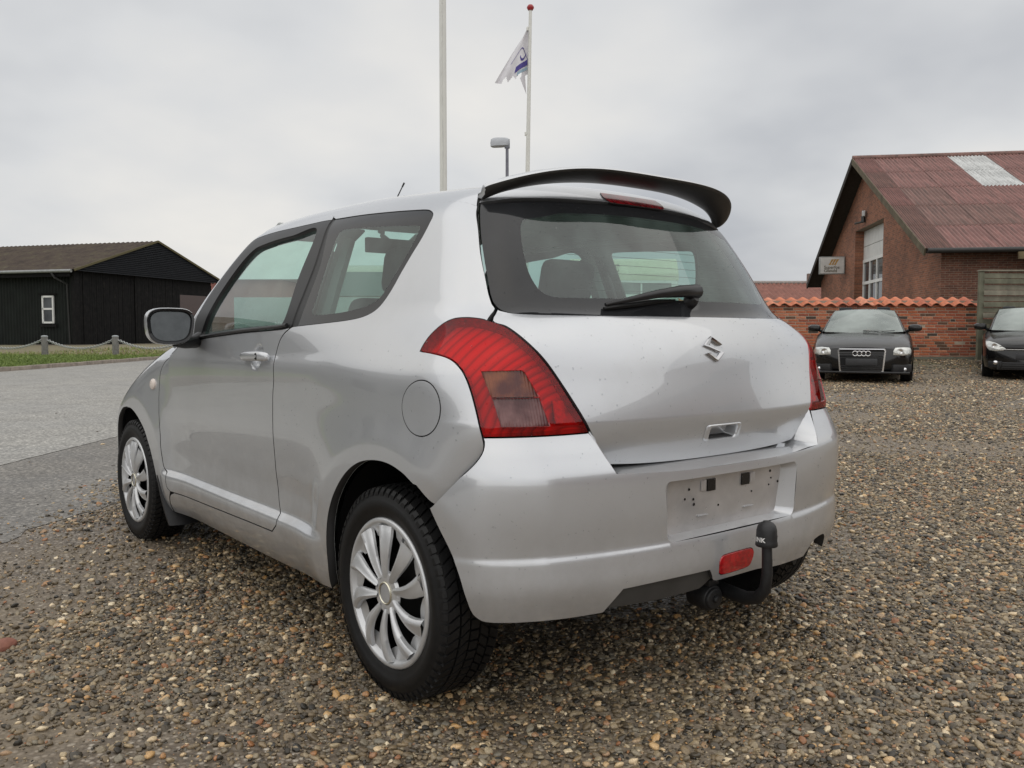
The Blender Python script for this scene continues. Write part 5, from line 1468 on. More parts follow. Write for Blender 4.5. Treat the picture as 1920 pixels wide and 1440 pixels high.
# ------------------------------------------------------------------ brick barn
GA = np.array((.158, .9874)); GE = np.array((.9874, -.158))     # along the gable, along the ridge (lat, dep)
A0 = np.array((11.86, 25.0))
def bp(s, t, z):                                                # s along gable from near eave, t along ridge from the verge edge
    q = A0 + GA * s + GE * t; return V(q[0], q[1], z)
SPAN, EZ, RZ, RLEN = 19.0, 3.42, 7.82, 16.0
def roof_z(s):
    return EZ + (RZ - EZ) * (1 - abs(s - SPAN / 2) / (SPAN / 2))
def barn():
    root = empty('brick_barn', bp(SPAN / 2, 6, .4)); inv = root.location.copy()
    tag(root, 'large dark brick barn with rusty red corrugated roof and white workshop door', 'building')
    loc = lambda p: np.asarray(p) - np.array(inv)
    gdir = vdir(*GA); edir = vdir(*GE)
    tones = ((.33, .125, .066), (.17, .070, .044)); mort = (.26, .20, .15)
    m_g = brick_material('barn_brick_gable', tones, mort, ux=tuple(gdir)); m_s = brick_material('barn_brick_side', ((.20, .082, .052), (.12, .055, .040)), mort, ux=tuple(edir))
    T0 = .60; s0, s1 = .5, SPAN - .5; d0, d1, dz, rv = .5 + 6.5, .5 + 10.9, 5.2, .40
    zb = .2; z_in = lambda s: roof_z(s) - .16
    # gable wall with door opening: polygons around the opening
    k = MB()
    def quad(pts): k.add([loc(p) for p in pts], [tuple(range(len(pts)))])
    mid = SPAN / 2
    quad([bp(s0, T0, zb), bp(d0, T0, zb), bp(d0, T0, z_in(d0)), bp(s0, T0, z_in(s0))])
    quad([bp(d0, T0, dz), bp(d1, T0, dz), bp(d1, T0, z_in(d1)), bp(mid, T0, z_in(mid)), bp(d0, T0, z_in(d0))])
    quad([bp(d1, T0, zb), bp(s1, T0, zb), bp(s1, T0, z_in(s1)), bp(d1, T0, z_in(d1))])
    for a, b in (((d0, zb), (d0, dz)), ((d1, dz), (d1, zb))):
        quad([bp(a[0], T0, a[1]), bp(a[0], T0 + rv, a[1]), bp(b[0], T0 + rv, b[1]), bp(b[0], T0, b[1])])
    quad([bp(d0, T0, dz), bp(d0, T0 + rv, dz), bp(d1, T0 + rv, dz), bp(d1, T0, dz)])
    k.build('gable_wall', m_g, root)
    k = MB()
    k.add([loc(p) for p in (bp(s0, T0, zb), bp(s0, RLEN, zb), bp(s0, RLEN, z_in(s0)), bp(s0, T0, z_in(s0)))], [(0, 1, 2, 3)])
    k.add([loc(p) for p in (bp(s1, T0, zb), bp(s1, RLEN, zb), bp(s1, RLEN, z_in(s1)), bp(s1, T0, z_in(s1)))], [(3, 2, 1, 0)])
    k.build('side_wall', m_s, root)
    # workshop door: sections, panes
    m_door = plain('white_door_panel', (.62, .62, .60), .5, 0, .1, 3); m_frame = plain('white_door_frame', (.72, .72, .70), .45, 0, .05); m_pane = M('workshop_pane', (.05, .055, .06), .06).var(1.2, .7).m
    tt = T0 + rv - .03; dw = d1 - d0
    dr = MB()
    zs = [5.2, 4.55, 3.95]
    for i in range(2):
        P = [bp(d0, tt, zs[i + 1]), bp(d1, tt, zs[i + 1]), bp(d1, tt, zs[i]), bp(d0, tt, zs[i])]
        kk = MB(); kk.add([loc(p) + (0, 0, -.006 if j > 1 else .006) for j, p in enumerate(P)] + [loc(p) + np.array(-edir) * .03 + (0, 0, -.012 if j > 1 else .012) for j, p in enumerate(P)], [(4, 5, 6, 7), (0, 1, 5, 4), (1, 2, 6, 5), (2, 3, 7, 6), (3, 0, 4, 7)])
        kk.build('door_section', m_door, root)
    fr = MB()
    zr = [3.95, 3.05, 2.12, 1.2, .4]; nc = 4
    for z in zr:
        box_between(fr, loc(bp(d0, tt - .03, z)), loc(bp(d1, tt - .03, z)), .05, .12)
    for i in range(nc + 1):
        s = d0 + dw * i / nc; s = min(max(s, d0 + .06), d1 - .06)
        P = [loc(bp(s - .05, tt - .05, z)) for z in (.4, 3.95)] + [loc(bp(s + .05, tt - .05, z)) for z in (3.95, .4)]
        fr.prism(P, (0, 0, 0), np.array(edir) * .05)
    fr.build('door_frame', m_frame, root)
    for i in range(nc):
        for j in range(3):
            P = [bp(d0 + dw * i / nc, tt, zr[j + 1]), bp(d0 + dw * (i + 1) / nc, tt, zr[j + 1]), bp(d0 + dw * (i + 1) / nc, tt, zr[j]), bp(d0 + dw * i / nc, tt, zr[j])]
            raw('pane', [loc(p) for p in P], [(0, 1, 2, 3)], m_pane, root)
    # roof: corrugated sheets laid in courses on the near slope, plain far slope
    def roof_mat(name, base, dirty):
        q = M(name, base, .7)
        st = q.noise(1.1, 6, .65); sp_ = q.n('ShaderNodeMapping'); sp_.inputs['Scale'].default_value = (9., .5, 9.); q.l(q.co(), sp_.inputs[0])
        stre = q.noise(1., 4, .6, co=sp_.outputs[0])
        c = q.ramp(st, [(.3, tuple(a * .62 for a in base)), (.55, base), (.75, tuple(min(1, a * 1.25) for a in base))])
        q.color(q.mix(q.ramp(stre, [(.45, 0.), (.7, dirty)]), c, (.050, .043, .036)))
        return q.m
    m_roof = roof_mat('rusty_red_sheet', (.27, .135, .118), .7); m_roof2 = roof_mat('brown_sheet', (.225, .125, .105), .8); m_lite = roof_mat('white_rooflight', (.60, .61, .60), .35)
    m_dark = plain('dark_soffit', (.030, .025, .021), .9, 0, .3)
    pitch = 1.36; rows = 5; slope = math.hypot(SPAN / 2, RZ - EZ); rl = slope / rows
    def sheet(m):
        kk = MB(); nw = 11; per = 6; nx = nw * per; P = []
        for j in range(2):
            for i in range(nx + 1):
                x = pitch * i / nx; P.append((x, j * (rl + .10) - .05, .024 * math.sin(2 * PI * i / per) + (.012 if j == 0 else .0)))
        kk.add(P, [(i, i + 1, nx + 2 + i, nx + 1 + i) for i in range(nx)])
        return kk.build('roof_sheet', m, smooth=True, as_mesh=True)
    sm = {k_: sheet(m) for k_, m in (('r', m_roof), ('b', m_roof2), ('w', m_lite))}
    up = np.array(gdir) * (SPAN / 2) / slope + np.array((0, 0, (RZ - EZ) / slope)); nrm = np.cross(edir, up)
    R4 = Matrix((( edir[0], up[0], nrm[0]), (edir[1], up[1], nrm[1]), (edir[2], up[2], nrm[2])))
    rs = np.random.default_rng(2); ncol = int(RLEN / pitch)
    for c in range(-1, ncol):
        for r in range(rows):
            t = c * pitch + .74 if c >= 0 else .0
            w = 'w' if (c == 2 and r >= 3) else ('b' if rs.random() < .35 - .05 * r else 'r')
            o = link('roof_sheet', sm[w], root)
            p = loc(bp(0, t - .62 + .0, EZ)) + up * (r * rl) + nrm * (.012 * ((r + c) % 2) + .004)
            p = loc(bp(0, t, EZ)) + up * (r * rl) + nrm * (.010 * (c % 2) + .004)
            o.matrix_local = Matrix.Translation(Vector(p)) @ R4.to_4x4() @ Matrix.Diagonal((1. if c >= 0 else .74 / pitch, 1, 1, 1))
    k = MB(); th = .14
    for sa, sb in ((0, SPAN / 2), (SPAN, SPAN / 2)):
        q = [bp(sa, .02, roof_z(sa) - .035), bp(sa, RLEN, roof_z(sa) - .035), bp(sb, RLEN, roof_z(sb) - .035), bp(sb, .02, roof_z(sb) - .035)]
        k.prism([loc(x) for x in q], (0, 0, 0), (0, 0, -.10))
    k.build('roof_deck', m_dark, root)
    q = [bp(SPAN, 0, EZ), bp(SPAN, RLEN, EZ), bp(SPAN / 2, RLEN, RZ), bp(SPAN / 2, 0, RZ)]
    raw('far_roof_slope', [loc(x) for x in q], [(0, 1, 2, 3)], m_roof, root)
    k = MB(); k.tube([loc(bp(SPAN / 2, 0, RZ + .03)), loc(bp(SPAN / 2, RLEN, RZ + .03))], .10, 10); k.build('ridge_capping', m_roof2, root, smooth=True)
    m_board = plain('weathered_bargeboard', (.115, .095, .060), .9, 0, .35, 3)
    for sa in (0, SPAN):
        k = MB(); box_between(k, loc(bp(sa, .0, roof_z(sa) - .09)), loc(bp(SPAN / 2, .0, RZ - .09)), .05, .22); k.build('bargeboard', m_board if sa == 0 else m_dark, root)
    k = MB(); k.tube([loc(bp(-.09, .05, EZ - .06)), loc(bp(-.09, RLEN, EZ - .06))], .075, 10); k.build('gutter', plain('dark_gutter', (.025, .024, .023), .5), root, smooth=True)
    # lamp over the door
    k = MB(); k.box(loc(bp(.5 + 9.2, T0 - .10, 5.50)), (.12, .12, .22)); k.tube([loc(bp(.5 + 9.2, T0, 5.42)), loc(bp(.5 + 9.5, T0 - .35, 5.36))], .04, 8); k.build('wall_lamp', plain('lamp_body', (.05, .05, .05), .5), root)
    k = MB(); k.box(loc(bp(.5 + 9.05, T0 - .10, 5.70)), (.14, .14, .22)); k.build('lamp_head', plain('pale_lamp', (.5, .5, .5), .5), root, bevel=.02)
    k = MB(); k.box(loc(bp(.5 + 13.4, T0 - .03, 1.95)), (.5, .10, .34)); k.build('meter_box', plain('meter_grey', (.22, .22, .23), .6), root, bevel=.01)
    # lean-to along the near side
    m_wood = plain('weathered_beam', (.20, .155, .085), .85, 0, .35, 2.5); 
    for s, t0, t1, z, h in ((-.25, 2.4, 3.7, 3.18, .20), (-.9, 3.4, 9.0, 2.72, .26)):
        k = MB(); box_between(k, loc(bp(s, t0, z)), loc(bp(s, t1, z)), .10, h); k.build('lean_to_beam', m_wood, root)
    for t in (4.05, 7.5):
        k = MB(); box_between(k, loc(bp(-.9, t, .3)), loc(bp(-.9, t, 2.6)), .14, .14); k.build('lean_to_post', m_wood, root)
    k = MB(); k.prism([loc(x) for x in (bp(.45, 3.6, 3.15), bp(.45, 10, 3.15), bp(-1.3, 10, 2.92), bp(-1.3, 3.6, 2.92))], (0, 0, 0), (0, 0, .05)); k.build('lean_to_roof', m_roof2, root)
barn()
# box sign on the barn gable
def box_sign():
    s, z = .5 + 12.7, 3.95
    root = empty('box_sign', bp(s, .60, z - .37)); inv = np.array(root.location); tag(root, 'white box sign with gold stripes and two lettered lines on the barn gable', 'sign')
    ed, gd = vdir(*GE), vdir(*GA)
    c0 = bp(s, .60 - .56, z) - inv
    R3 = Matrix(((ed[0], gd[0], 0), (ed[1], gd[1], 0), (0, 0, 1)))
    k = MB(); k.box(c0, (1.06, .16, .76), rot=R3); k.build('sign_case', plain('grey_sign_case', (.30, .31, .30), .5), root, bevel=.01)
    k = MB(); k.box(c0 - gd * .083, (.98, .01, .68), rot=R3); k.build('sign_face', plain('white_sign_face', (.60, .60, .58), .4, 0, .12, 4), root)
    f = lambda x, y, o=.09: c0 + ed * x + np.array((0, 0, y)) - gd * o
    mg = plain('gold_mark', (.42, .24, .045), .45)
    for i in range(3):
        x = -.06 + i * .11
        raw('gold_stripe', [f(x - .10, .02), f(x, .02), f(x + .02, .10), f(x + .13, .26), f(x + .03, .26), f(x - .04, .10)], [tuple(range(6))], mg, root)
    mt_ = plain('sign_lettering', (.10, .085, .05), .6)
    for txt, y in (('Superfos', -.09), ('Glasuld', -.235)):
        v, fa = text_mesh(txt, .185, .004); v[:, 0] -= v[:, 0].min(); raw('lettering', [f(-.34 + a[0], y + a[1], .091) for a in v], fa, mt_, root)
    k = MB(); k.tube([bp(s, .62, z) - inv, bp(s, .40, z) - inv], .03, 8); k.build('sign_bracket', M_STEEL, root)

# ------------------------------------------------------------------ wooden fence right of the wall
def board_fence():
    D0, L0, L1, Z0, NB = 19.6, 10.58, 14.9, .42, 15
    root = empty('board_fence', V((L0 + L1) / 2, D0, Z0)); root.rotation_euler = (0, 0, -YAW)
    tag(root, 'weathered grey-green fence of horizontal boards at the end of the brick wall', 'fence')
    mw = [M('fence_wood_%d' % i, c, .9).var(3.5, .35).m for i, c in enumerate(((.19, .185, .135), (.155, .155, .11), (.23, .215, .165)))]
    rs = np.random.default_rng(4); w = (L1 - L0) / 2
    for s in range(2):
        x0 = -w + s * w; ww = w - .12
        for i in range(NB):
            z = .08 + i * .128; k = MB(); k.box((0, 0, 0), (ww, .022, .112))
            o = k.build('board', mw[rs.choice(3)], root, bevel=.004, segs=1)
            o.location = (x0 + w / 2 + rs.normal(0, .004), (-.035 if i % 2 else .03), z + rs.normal(0, .003)); o.rotation_euler = (rs.normal(0, .03), rs.normal(0, .003), 0)
    for x in (-w, 0, w):
        k = MB(); k.box((0, .05, .98), (.10, .10, 2.0)); o = k.build('post', mw[1], root, bevel=.006, segs=1); o.location = (x + .03, 0, 0)
    k = MB(); k.box((0, .02, 1.99), (2 * w + .1, .10, .035)); k.build('top_rail', mw[2], root, bevel=.005)
board_fence()

# ------------------------------------------------------------------ far red roof behind the wall
def far_house():
    root = empty('distant_house', V(17.5, 56, .5)); inv = np.array(root.location); tag(root, 'distant long building with a brownish red corrugated roof and small chimney', 'building')
    m = M('far_red_roof', (.23, .10, .075), .8); m.var(2., .25); f = lambda l, d, z: V(l, d, z) - inv
    k = MB(); nx = 150; P = []
    for j, (d, z) in enumerate(((54.5, 3.1), (58, 4.32))):
        for i in range(nx + 1):
            P.append(f(13 + 11 * i / nx, d, z + .05 * math.sin(2 * PI * i / 4)))
    k.add(P, [(i, i + 1, nx + 2 + i, nx + 1 + i) for i in range(nx)]); k.build('roof', m.m, root)
    k = MB(); k.prism([f(13.2, 55, .3), f(23.8, 55, .3), f(23.8, 61, .3), f(13.2, 61, .3)], (0, 0, 0), (0, 0, 2.9)); k.build('wall', plain('far_wall', (.25, .12, .09), .9), root)
    k = MB(); k.tube([f(13, 58, 4.36), f(24, 58, 4.36)], .12, 8); k.build('ridge_capping', plain('far_ridge', (.30, .27, .25), .8), root)
    k = MB(); k.prism([f(19.7, 57.8, 4.2), f(20.0, 57.8, 4.2), f(20.0, 58.1, 4.2), f(19.7, 58.1, 4.2)], (0, 0, 0), (0, 0, .75)); k.build('chimney', plain('far_chimney', (.2, .15, .13), .9), root)
far_house()

# ------------------------------------------------------------------ black shed across the road
def shed():
    N0 = np.array((-20.35, 40.3)); g = np.array((.285, .9585)); e = np.array((-.9585, .285))     # near corner, along gable, along the long wall
    root = empty('black_shed', V(N0[0] - 5, N0[1] + 6, .42)); inv = np.array(root.location); tag(root, 'black timber shed with mossy brown roof and small white window across the road', 'building')
    P_ = lambda s, t, z: V(*(N0 + g * s + e * t), z) - inv
    SP, E0, R0, LEN = 10.9, 4.02, 5.78, 22.; zb = .40
    rz = lambda s: E0 + (R0 - E0) * (1 - abs(s - SP / 2) / (SP / 2))
    mk = M('black_timber', (.008, .008, .008), .85, 0, .2); mk.color(mk.ramp(mk.noise(5., 6, .7), [(.35, (.004, .004, .0045)), (.6, (.010, .0095, .0095)), (.8, (.032, .027, .023))])); m_blk = mk.m
    m_blue = plain('blue_black_board', (.011, .0125, .0155), .6, 0, .25, 4, spec=.3); m_green = plain('black_green_sheet', (.006, .0085, .007), .65, 0, .4, 2, spec=.25)
    # long wall: upright corrugated sheet
    k = MB(); n = 480; P = []
    for i in range(n + 1):
        t = .15 + (LEN - .15) * i / n; o = .018 * (1 if (i % 4) < 2 else -1)
        P += [P_(.30 + o, t, zb), P_(.30 + o, t, E0 - .25)]
    k.add(P, [(2 * i, 2 * i + 2, 2 * i + 3, 2 * i + 1) for i in range(n)]); k.build('long_wall', m_green, root)
    k = MB(); k.prism([P_(.45, .1, zb), P_(.45, LEN, zb), P_(SP - .4, LEN, zb), P_(SP - .4, .1, zb)], (0, 0, 0), (0, 0, E0 - zb - .3)); k.build('core', m_blk, root)
    # gable: upright planks on two sliding doors, a glazed bay at the far end
    rs = np.random.default_rng(6); k = MB(); s = .25
    while s < 7.35:
        w = .145 if not 3.6 < s < 3.75 else .10
        o = rs.normal(0, .006) - (.06 if 3.9 < s else 0)
        q = [P_(s, -.02 + o, zb), P_(s + w - .012, -.02 + o, zb), P_(s + w - .012, -.02 + o, rz(s) * .0 + E0 - .05), P_(s, -.02 + o, E0 - .05)]
        k.prism(q, (0, 0, 0), vdir(*e) * .03); s += w
    o = k.build('door_planks', m_blk, root); o['kind'] = 'stuff'
    k = MB(); k.prism([P_(-.05, -.10, zb), P_(.22, -.10, zb), P_(.22, -.10, E0), P_(-.05, -.10, E0)], (0, 0, 0), vdir(*e) * .2); k.build('corner_post', m_blk, root)
    k = MB(); k.box((0, 0, 0), (.0, .0, .0)) if False else None
    q = [P_(7.4, -.01, 1.0), P_(10.2, -.01, 1.0), P_(10.2, -.01, 3.1), P_(7.4, -.01, 3.1)]
    raw('glazed_bay', q, [(0, 1, 2, 3)], M('dark_bay_glass', (.06, .035, .028), .08).m, root)
    k = MB(); k.prism([P_(7.4, -.02, 3.1), P_(10.3, -.02, 3.1), P_(10.3, -.02, 4.0), P_(7.4, -.02, 4.0)], (0, 0, 0), vdir(*e) * .05); k.build('bay_lintel', m_blk, root); k = MB(); k.prism([P_(7.4, -.02, zb), P_(10.3, -.02, zb), P_(10.3, -.02, 1.0), P_(7.4, -.02, 1.0)], (0, 0, 0), vdir(*e) * .05); k.build('bay_surround', m_blk, root)
    # gable boards, each lapped on the one below
    nb = 20; hh = (R0 - E0 + .12) / nb
    for i in range(nb):
        z0 = E0 - .14 + i * hh; z1 = z0 + hh * 1.25
        def ext(z):
            f = max(0., min(1., (z - E0) / (R0 - E0))); return SP / 2 * f
        a0, a1 = ext(z0) - .02, ext(min(z1, R0 - .02)) - .02
        q = [P_(a0 - .05, -.345, z0), P_(SP - a0 + .05, -.345, z0), P_(SP - a1, -.25, z1), P_(a1, -.25, z1)]
        kk = MB(); kk.prism(q, (0, 0, 0), vdir(*e) * .02); kk.build('gable_board', m_blue, root)
    # roof: mossy corrugated
    mr = M('mossy_roof', (.060, .043, .032), .95); mm = mr.noise(1.4, 7, .75); mr.color(mr.ramp(mm, [(.32, (.030, .022, .017)), (.5, (.062, .045, .034)), (.62, (.075, .062, .038)), (.75, (.17, .15, .12))])); mr.bump(mr.noise(9., 5), .6, .05)
    for sa in (0, 1):
        k = MB(); n = 300; P = []
        for j in range(2):
            for i in range(n + 1):
                t = -.34 + (LEN + .3) * i / n; s = (-.30 if sa == 0 else SP + .30) * (1 - j) + SP / 2 * j
                z = (rz(s) if j else E0 - .10) + .03 * math.sin(2 * PI * i / 4); P.append(P_(s, t, z))
        k.add(P, [(i, i + 1, n + 2 + i, n + 1 + i) for i in range(n)]); k.build('roof_slope', mr.m, root)
    for sa, sb in ((-.30, SP / 2), (SP + .30, SP / 2)):
        k = MB(); box_between(k, P_(sa, -.36, E0 - .12), P_(sb, -.36, R0 - .01), .05, .10); k.build('verge_board', plain('mossy_edge', (.10, .085, .04), .9), root)
    k = MB(); k.tube([P_(-.38, -.25, E0 - .16), P_(-.38, LEN, E0 - .14)], .075, 10); k.build('gutter', plain('zinc_gutter', (.26, .27, .27), .45, .3), root, smooth=True)
    k = MB(); box_between(k, P_(-.2, .0, E0 - .30), P_(-.2, LEN, E0 - .30), .05, .22); k.build('fascia', m_blk, root)
    k = MB(); k.tube([P_(-.38, .9, E0 - .2), P_(-.35, .75, E0 - .45), P_(.1, .45, E0 - .75), P_(.16, .42, zb + .1)], .05, 8); k.build('downpipe', plain('black_pipe', (.02, .02, .02), .5), root, smooth=True)
    # white window
    wf = MB(); t0, t1, z0, z1 = 1.42, 2.02, 1.50, 2.72
    mw_ = plain('white_window_paint', (.72, .72, .71), .45, 0, .04)
    sn = .22
    for a, b in (((t0, z0), (t1, z0)), ((t0, z1), (t1, z1)), ((t0, 2.14), (t1, 2.14))):
        box_between(wf, P_(sn, a[0] - .03, a[1]), P_(sn, b[0] + .03, b[1]), .07, .085)
    for t in (t0, t1):
        wf.prism([P_(sn - .035, t - .04, z0 - .04), P_(sn - .035, t + .04, z0 - .04), P_(sn - .035, t + .04, z1 + .04), P_(sn - .035, t - .04, z1 + .04)], (0, 0, 0), vdir(*g) * .07)
    w = wf.build('window', mw_, root)
    for za, zz in ((z0, 2.14), (2.14, z1)):
        raw('pane', [P_(sn + .01, t0, za), P_(sn + .01, t1, za), P_(sn + .01, t1, zz), P_(sn + .01, t0, zz)], [(0, 1, 2, 3)], M('shed_pane', (.075, .08, .085), .05).var(1., .6).m, w)
    k = MB(); box_between(k, P_(sn - .02, t0 - .2, z0 - .15), P_(sn - .02, t1 + .2, z0 - .15), .06, .14); k.build('window_board', m_blk, root); k = MB(); box_between(k, P_(sn - .02, t0 - .2, z1 + .12), P_(sn - .02, t1 + .2, z1 + .12), .06, .10); k.build('window_board', m_blk, root)
    k = MB(); k.prism([P_(-.15, -.3, zb - .25), P_(SP, -.3, zb - .25), P_(SP, -.3, zb + .06), P_(-.15, -.3, zb + .06)], (0, 0, 0), vdir(*e) * 3.); k.build('plinth', plain('shed_plinth', (.14, .12, .10), .9), root)
shed()
# reddish house beyond the shed
def red_house():
    root = empty('pink_house', V(-18, 66, .4)); inv = np.array(root.location); tag(root, 'faded red house wall just showing behind the black shed', 'building')
    f = lambda l, d, z: V(l, d, z) - inv
    k = MB(); k.prism([f(-24, 64, .3), f(-17.0, 64, .3), f(-17.0, 72, .3), f(-24, 72, .3)], (0, 0, 0), (0, 0, 4.6)); k.build('wall', plain('faded_red_render', (.34, .15, .13), .9, 0, .15, 1.), root)
    k = MB(); k.add([f(-24.4, 63.6, 4.88), f(-16.6, 63.6, 4.88), f(-16.6, 72.4, 4.88), f(-24.4, 72.4, 4.88), f(-24.4, 68, 5.2), f(-16.6, 68, 5.2)], [(0, 1, 5, 4), (2, 3, 4, 5), (0, 4, 3), (1, 2, 5)]); k.build('roof', plain('dark_tile', (.08, .07, .065), .9), root)
red_house()

# ------------------------------------------------------------------ posts and chains
def posts():
    spots = [(-24.8, 34.9), (-21.75, 34.85), (-18.8, 34.8), (-15.93, 34.75), (-13.0, 34.7)]
    names = ['leftmost post of the chain fence', 'left post of the chain fence in front of the black shed', 'post of the chain fence under the shed window', 'post of the chain fence in front of the shed doors', 'last post of the chain fence, hidden behind the car mirror']
    mp_ = M('post_granite', (.16, .155, .145), .8).var(12., .3).m; mcap = plain('post_cap_grey', (.30, .32, .33), .6)
    for i, (l, d) in enumerate(spots[1:], 1):
        z = float(verge_h(np.array(l), np.array(d)))
        r = empty('chain_post', V(l, d, z)); tag(r, ['', 'round grey post left of the frame edge carrying the chain', 'round grey post with pale cap below the shed\'s white window', 'round grey post with pale cap in front of the shed\'s plank doors', 'round grey post at the chain\'s right end by the kerb'][i], 'post', 'posts of the chain fence')
        k = MB(); k.lathe([(.125, -.1), (.125, .74), (.118, .75)], seg=18); k.build('shaft', mp_, r, smooth=True)
        k = MB(); k.lathe([(.128, .745), (.130, .765), (.11, .79), (.06, .805), (0, .81)], seg=18); k.build('cap', mcap, r, smooth=True)
    mc = plain('galvanised_chain', (.42, .43, .43), .5, .3, .2, 30)
    for i in range(1, 4):
        (l0, d0), (l1, d1) = spots[i], spots[i + 1]
        a = V(l0, d0, float(verge_h(np.array(l0), np.array(d0))) + .62); b = V(l1, d1, float(verge_h(np.array(l1), np.array(d1))) + .62)
        t = (b - a) / np.linalg.norm(b - a); a = a + t * .12; b = b - t * .12
        k = MB(); n = 44; prev = None
        for j in range(n):
            u0, u1 = j / n, (j + 1) / n; pt = lambda u: a + (b - a) * u - np.array((0, 0, .34 * 4 * u * (1 - u)))
            p0, p1 = pt(u0), pt(u1); c = (p0 + p1) / 2; ax = p1 - p0; L_ = np.linalg.norm(ax); ax /= L_
            sd = np.cross(ax, (0, 0, 1.)); sd /= np.linalg.norm(sd); up = np.cross(sd, ax); w = up if j % 2 else sd
            ringp = [c + ax * math.cos(q) * L_ * .68 + w * math.sin(q) * .040 for q in np.linspace(0, 2 * PI, 11)]
            k.tube(ringp, .0165, 5, cap=False)
        o = k.build('chain', mc, smooth=True); tag(o, ['', 'galvanised chain sagging in from the left edge of the picture', 'galvanised chain sagging between the two posts before the shed', 'galvanised chain from the shed-door post towards the kerb'][i], 'chain', 'chains of the post fence', kind=None)
posts()

# ------------------------------------------------------------------ poles, flag, street lamp
def loose_stone():
    k = MB(); k.lathe([(0, .028), (.03, .025), (.055, .010), (.058, -.01), (.03, -.02), (0, -.02)], seg=12); o = k.build('loose_brick_piece', M('terracotta_stone', (.26, .105, .07), .7).var(20., .3).m, smooth=True)
    P = V(-1.63, 2.72, .006); o.location = P; o.scale = (.95, .62, .8); o.rotation_euler = (.1, .05, .9); subsurf(o, 1)
    tag(o, 'reddish brown lump of stone on the gravel at the left edge', 'stone')
loose_stone()
def poles():
    mwp = plain('white_pole_paint', (.66, .66, .62), .4, 0, .06, 2)
    dl = 14.0; lat = (833 - 960) / 1620 * dl
    r = empty('flagpole', V(lat, dl, 0)); tag(r, 'bare off-white flagpole rising out of the top of the picture', 'flagpole')
    k = MB(); k.tube([(0, 0, 0), (0, 0, 1.5), (0, 0, 9.5)], [.062, .059, .052], 20); k.build('pole', mwp, r, smooth=True)
    k = MB(); k.tube([np.array((-.050 + .008 * math.sin(i * .9), -.052, 1.2 + i * .32)) for i in range(25)], .004, 5); k.build('halyard', plain('white_rope', (.6, .6, .58), .8), r, smooth=True)
    k = MB(); k.lathe([(0, 9.62), (.05, 9.60), (.07, 9.55), (.05, 9.5)], seg=14); k.build('finial', plain('red_knob', (.4, .03, .03), .4), r, smooth=True)
    dl = 20.5; lat = (988 - 960) / 1620 * dl
    r = empty('flagpole', V(lat, dl, .1)); tag(r, 'white flagpole with red knob and torn white flag', 'flagpole'); lean = .0165
    r.rotation_euler = (0, 0, -YAW)
    X = lambda z: (z - 4.) * lean
    k = MB(); k.tube([(X(0), 0, 0), (X(4), 0, 4), (X(8.42), 0, 8.42)], [.062, .054, .036], 18); k.build('pole', mwp, r, smooth=True)
    k = MB(); k.lathe([(0, 8.50), (.05, 8.49), (.080, 8.45), (.085, 8.42), (.055, 8.37), (0, 8.36)], o=(X(8.42), 0, .0), seg=18); k.build('finial', plain('red_knob_gloss', (.33, .02, .025), .3), r, smooth=True)
    for z in (7.95, 5.55):
        k = MB(); k.box((X(z) - .06, 0, z), (.05, .04, .09)); k.build('flag_clip', mwp, r, bevel=.008)
    # flag: limp cloth hanging off the pole, frayed edge
    F0 = np.array((X(8) - .04, 0., 7.95)); nx, nz = 26, 30; P, Fc = [], []
    rsf = np.random.default_rng(12)
    # outline in pixels of the cloth turned to metres left/below the upper clip: hoist side (u=0) and fly side (u=1)
    for j in range(nz + 1):
        v = j / nz
        for i in range(nx + 1):
            u = i / nx
            hoist = np.array((-.0 + .015 * v, -1.00 * v * 1.0))
            fly = np.array((-.06 - .72 * v ** .9, -.08 - 1.16 * v))
            sag = np.array((0., -.10 * math.sin(PI * u) * v))
            q = hoist * (1 - u) + fly * u + sag
            y = .10 * math.sin(u * 7.5 + v * 2.4) * u + .05 * math.sin(u * 13 + 1.1 * v) * v
            P.append(np.array((F0[0] + q[0] * 1.0, y - .03 * u, F0[2] + q[1])))
    rag = [.0 + (.10 * abs(math.sin(i * 1.1)) + (.55 if 8 <= i <= 10 else 0) * .0) for i in range(nx + 1)]
    for j in range(nz):
        for i in range(nx):
            if j >= nz - 1 - int(3.2 * abs(math.sin(i * .55 + .7))) and 5 < i < 21: continue
            Fc.append((j * (nx + 1) + i, j * (nx + 1) + i + 1, (j + 1) * (nx + 1) + i + 1, (j + 1) * (nx + 1) + i))
    # long torn tail below the hoist
    b0 = len(P); P += [P[nz * (nx + 1) + 3] + np.array((0, 0, 0)), P[nz * (nx + 1) + 7], P[nz * (nx + 1) + 3] + np.array((.03, .02, -.42))]; Fc.append((b0, b0 + 1, b0 + 2))
    mf = M('white_flag_cloth', (.66, .65, .68), .8); mf.b.inputs['Transmission Weight'].default_value = 0.; mf.var(5., .06)
    fl = raw('flag', P, Fc, mf.m, r, True)
    def onflag(u, v):
        i = u * nx; j = v * nz; i0, j0 = int(i), int(j); a, b = i - i0, j - j0
        g_ = lambda ii, jj: P[min(jj, nz) * (nx + 1) + min(ii, nx)]
        return (g_(i0, j0) * (1 - a) * (1 - b) + g_(i0 + 1, j0) * a * (1 - b) + g_(i0, j0 + 1) * (1 - a) * b + g_(i0 + 1, j0 + 1) * a * b) + np.array((0, -.012, 0))
    mb1 = plain('blue_flag_print', (.075, .060, .26), .8); mb2 = plain('pale_blue_print', (.30, .42, .50), .8)
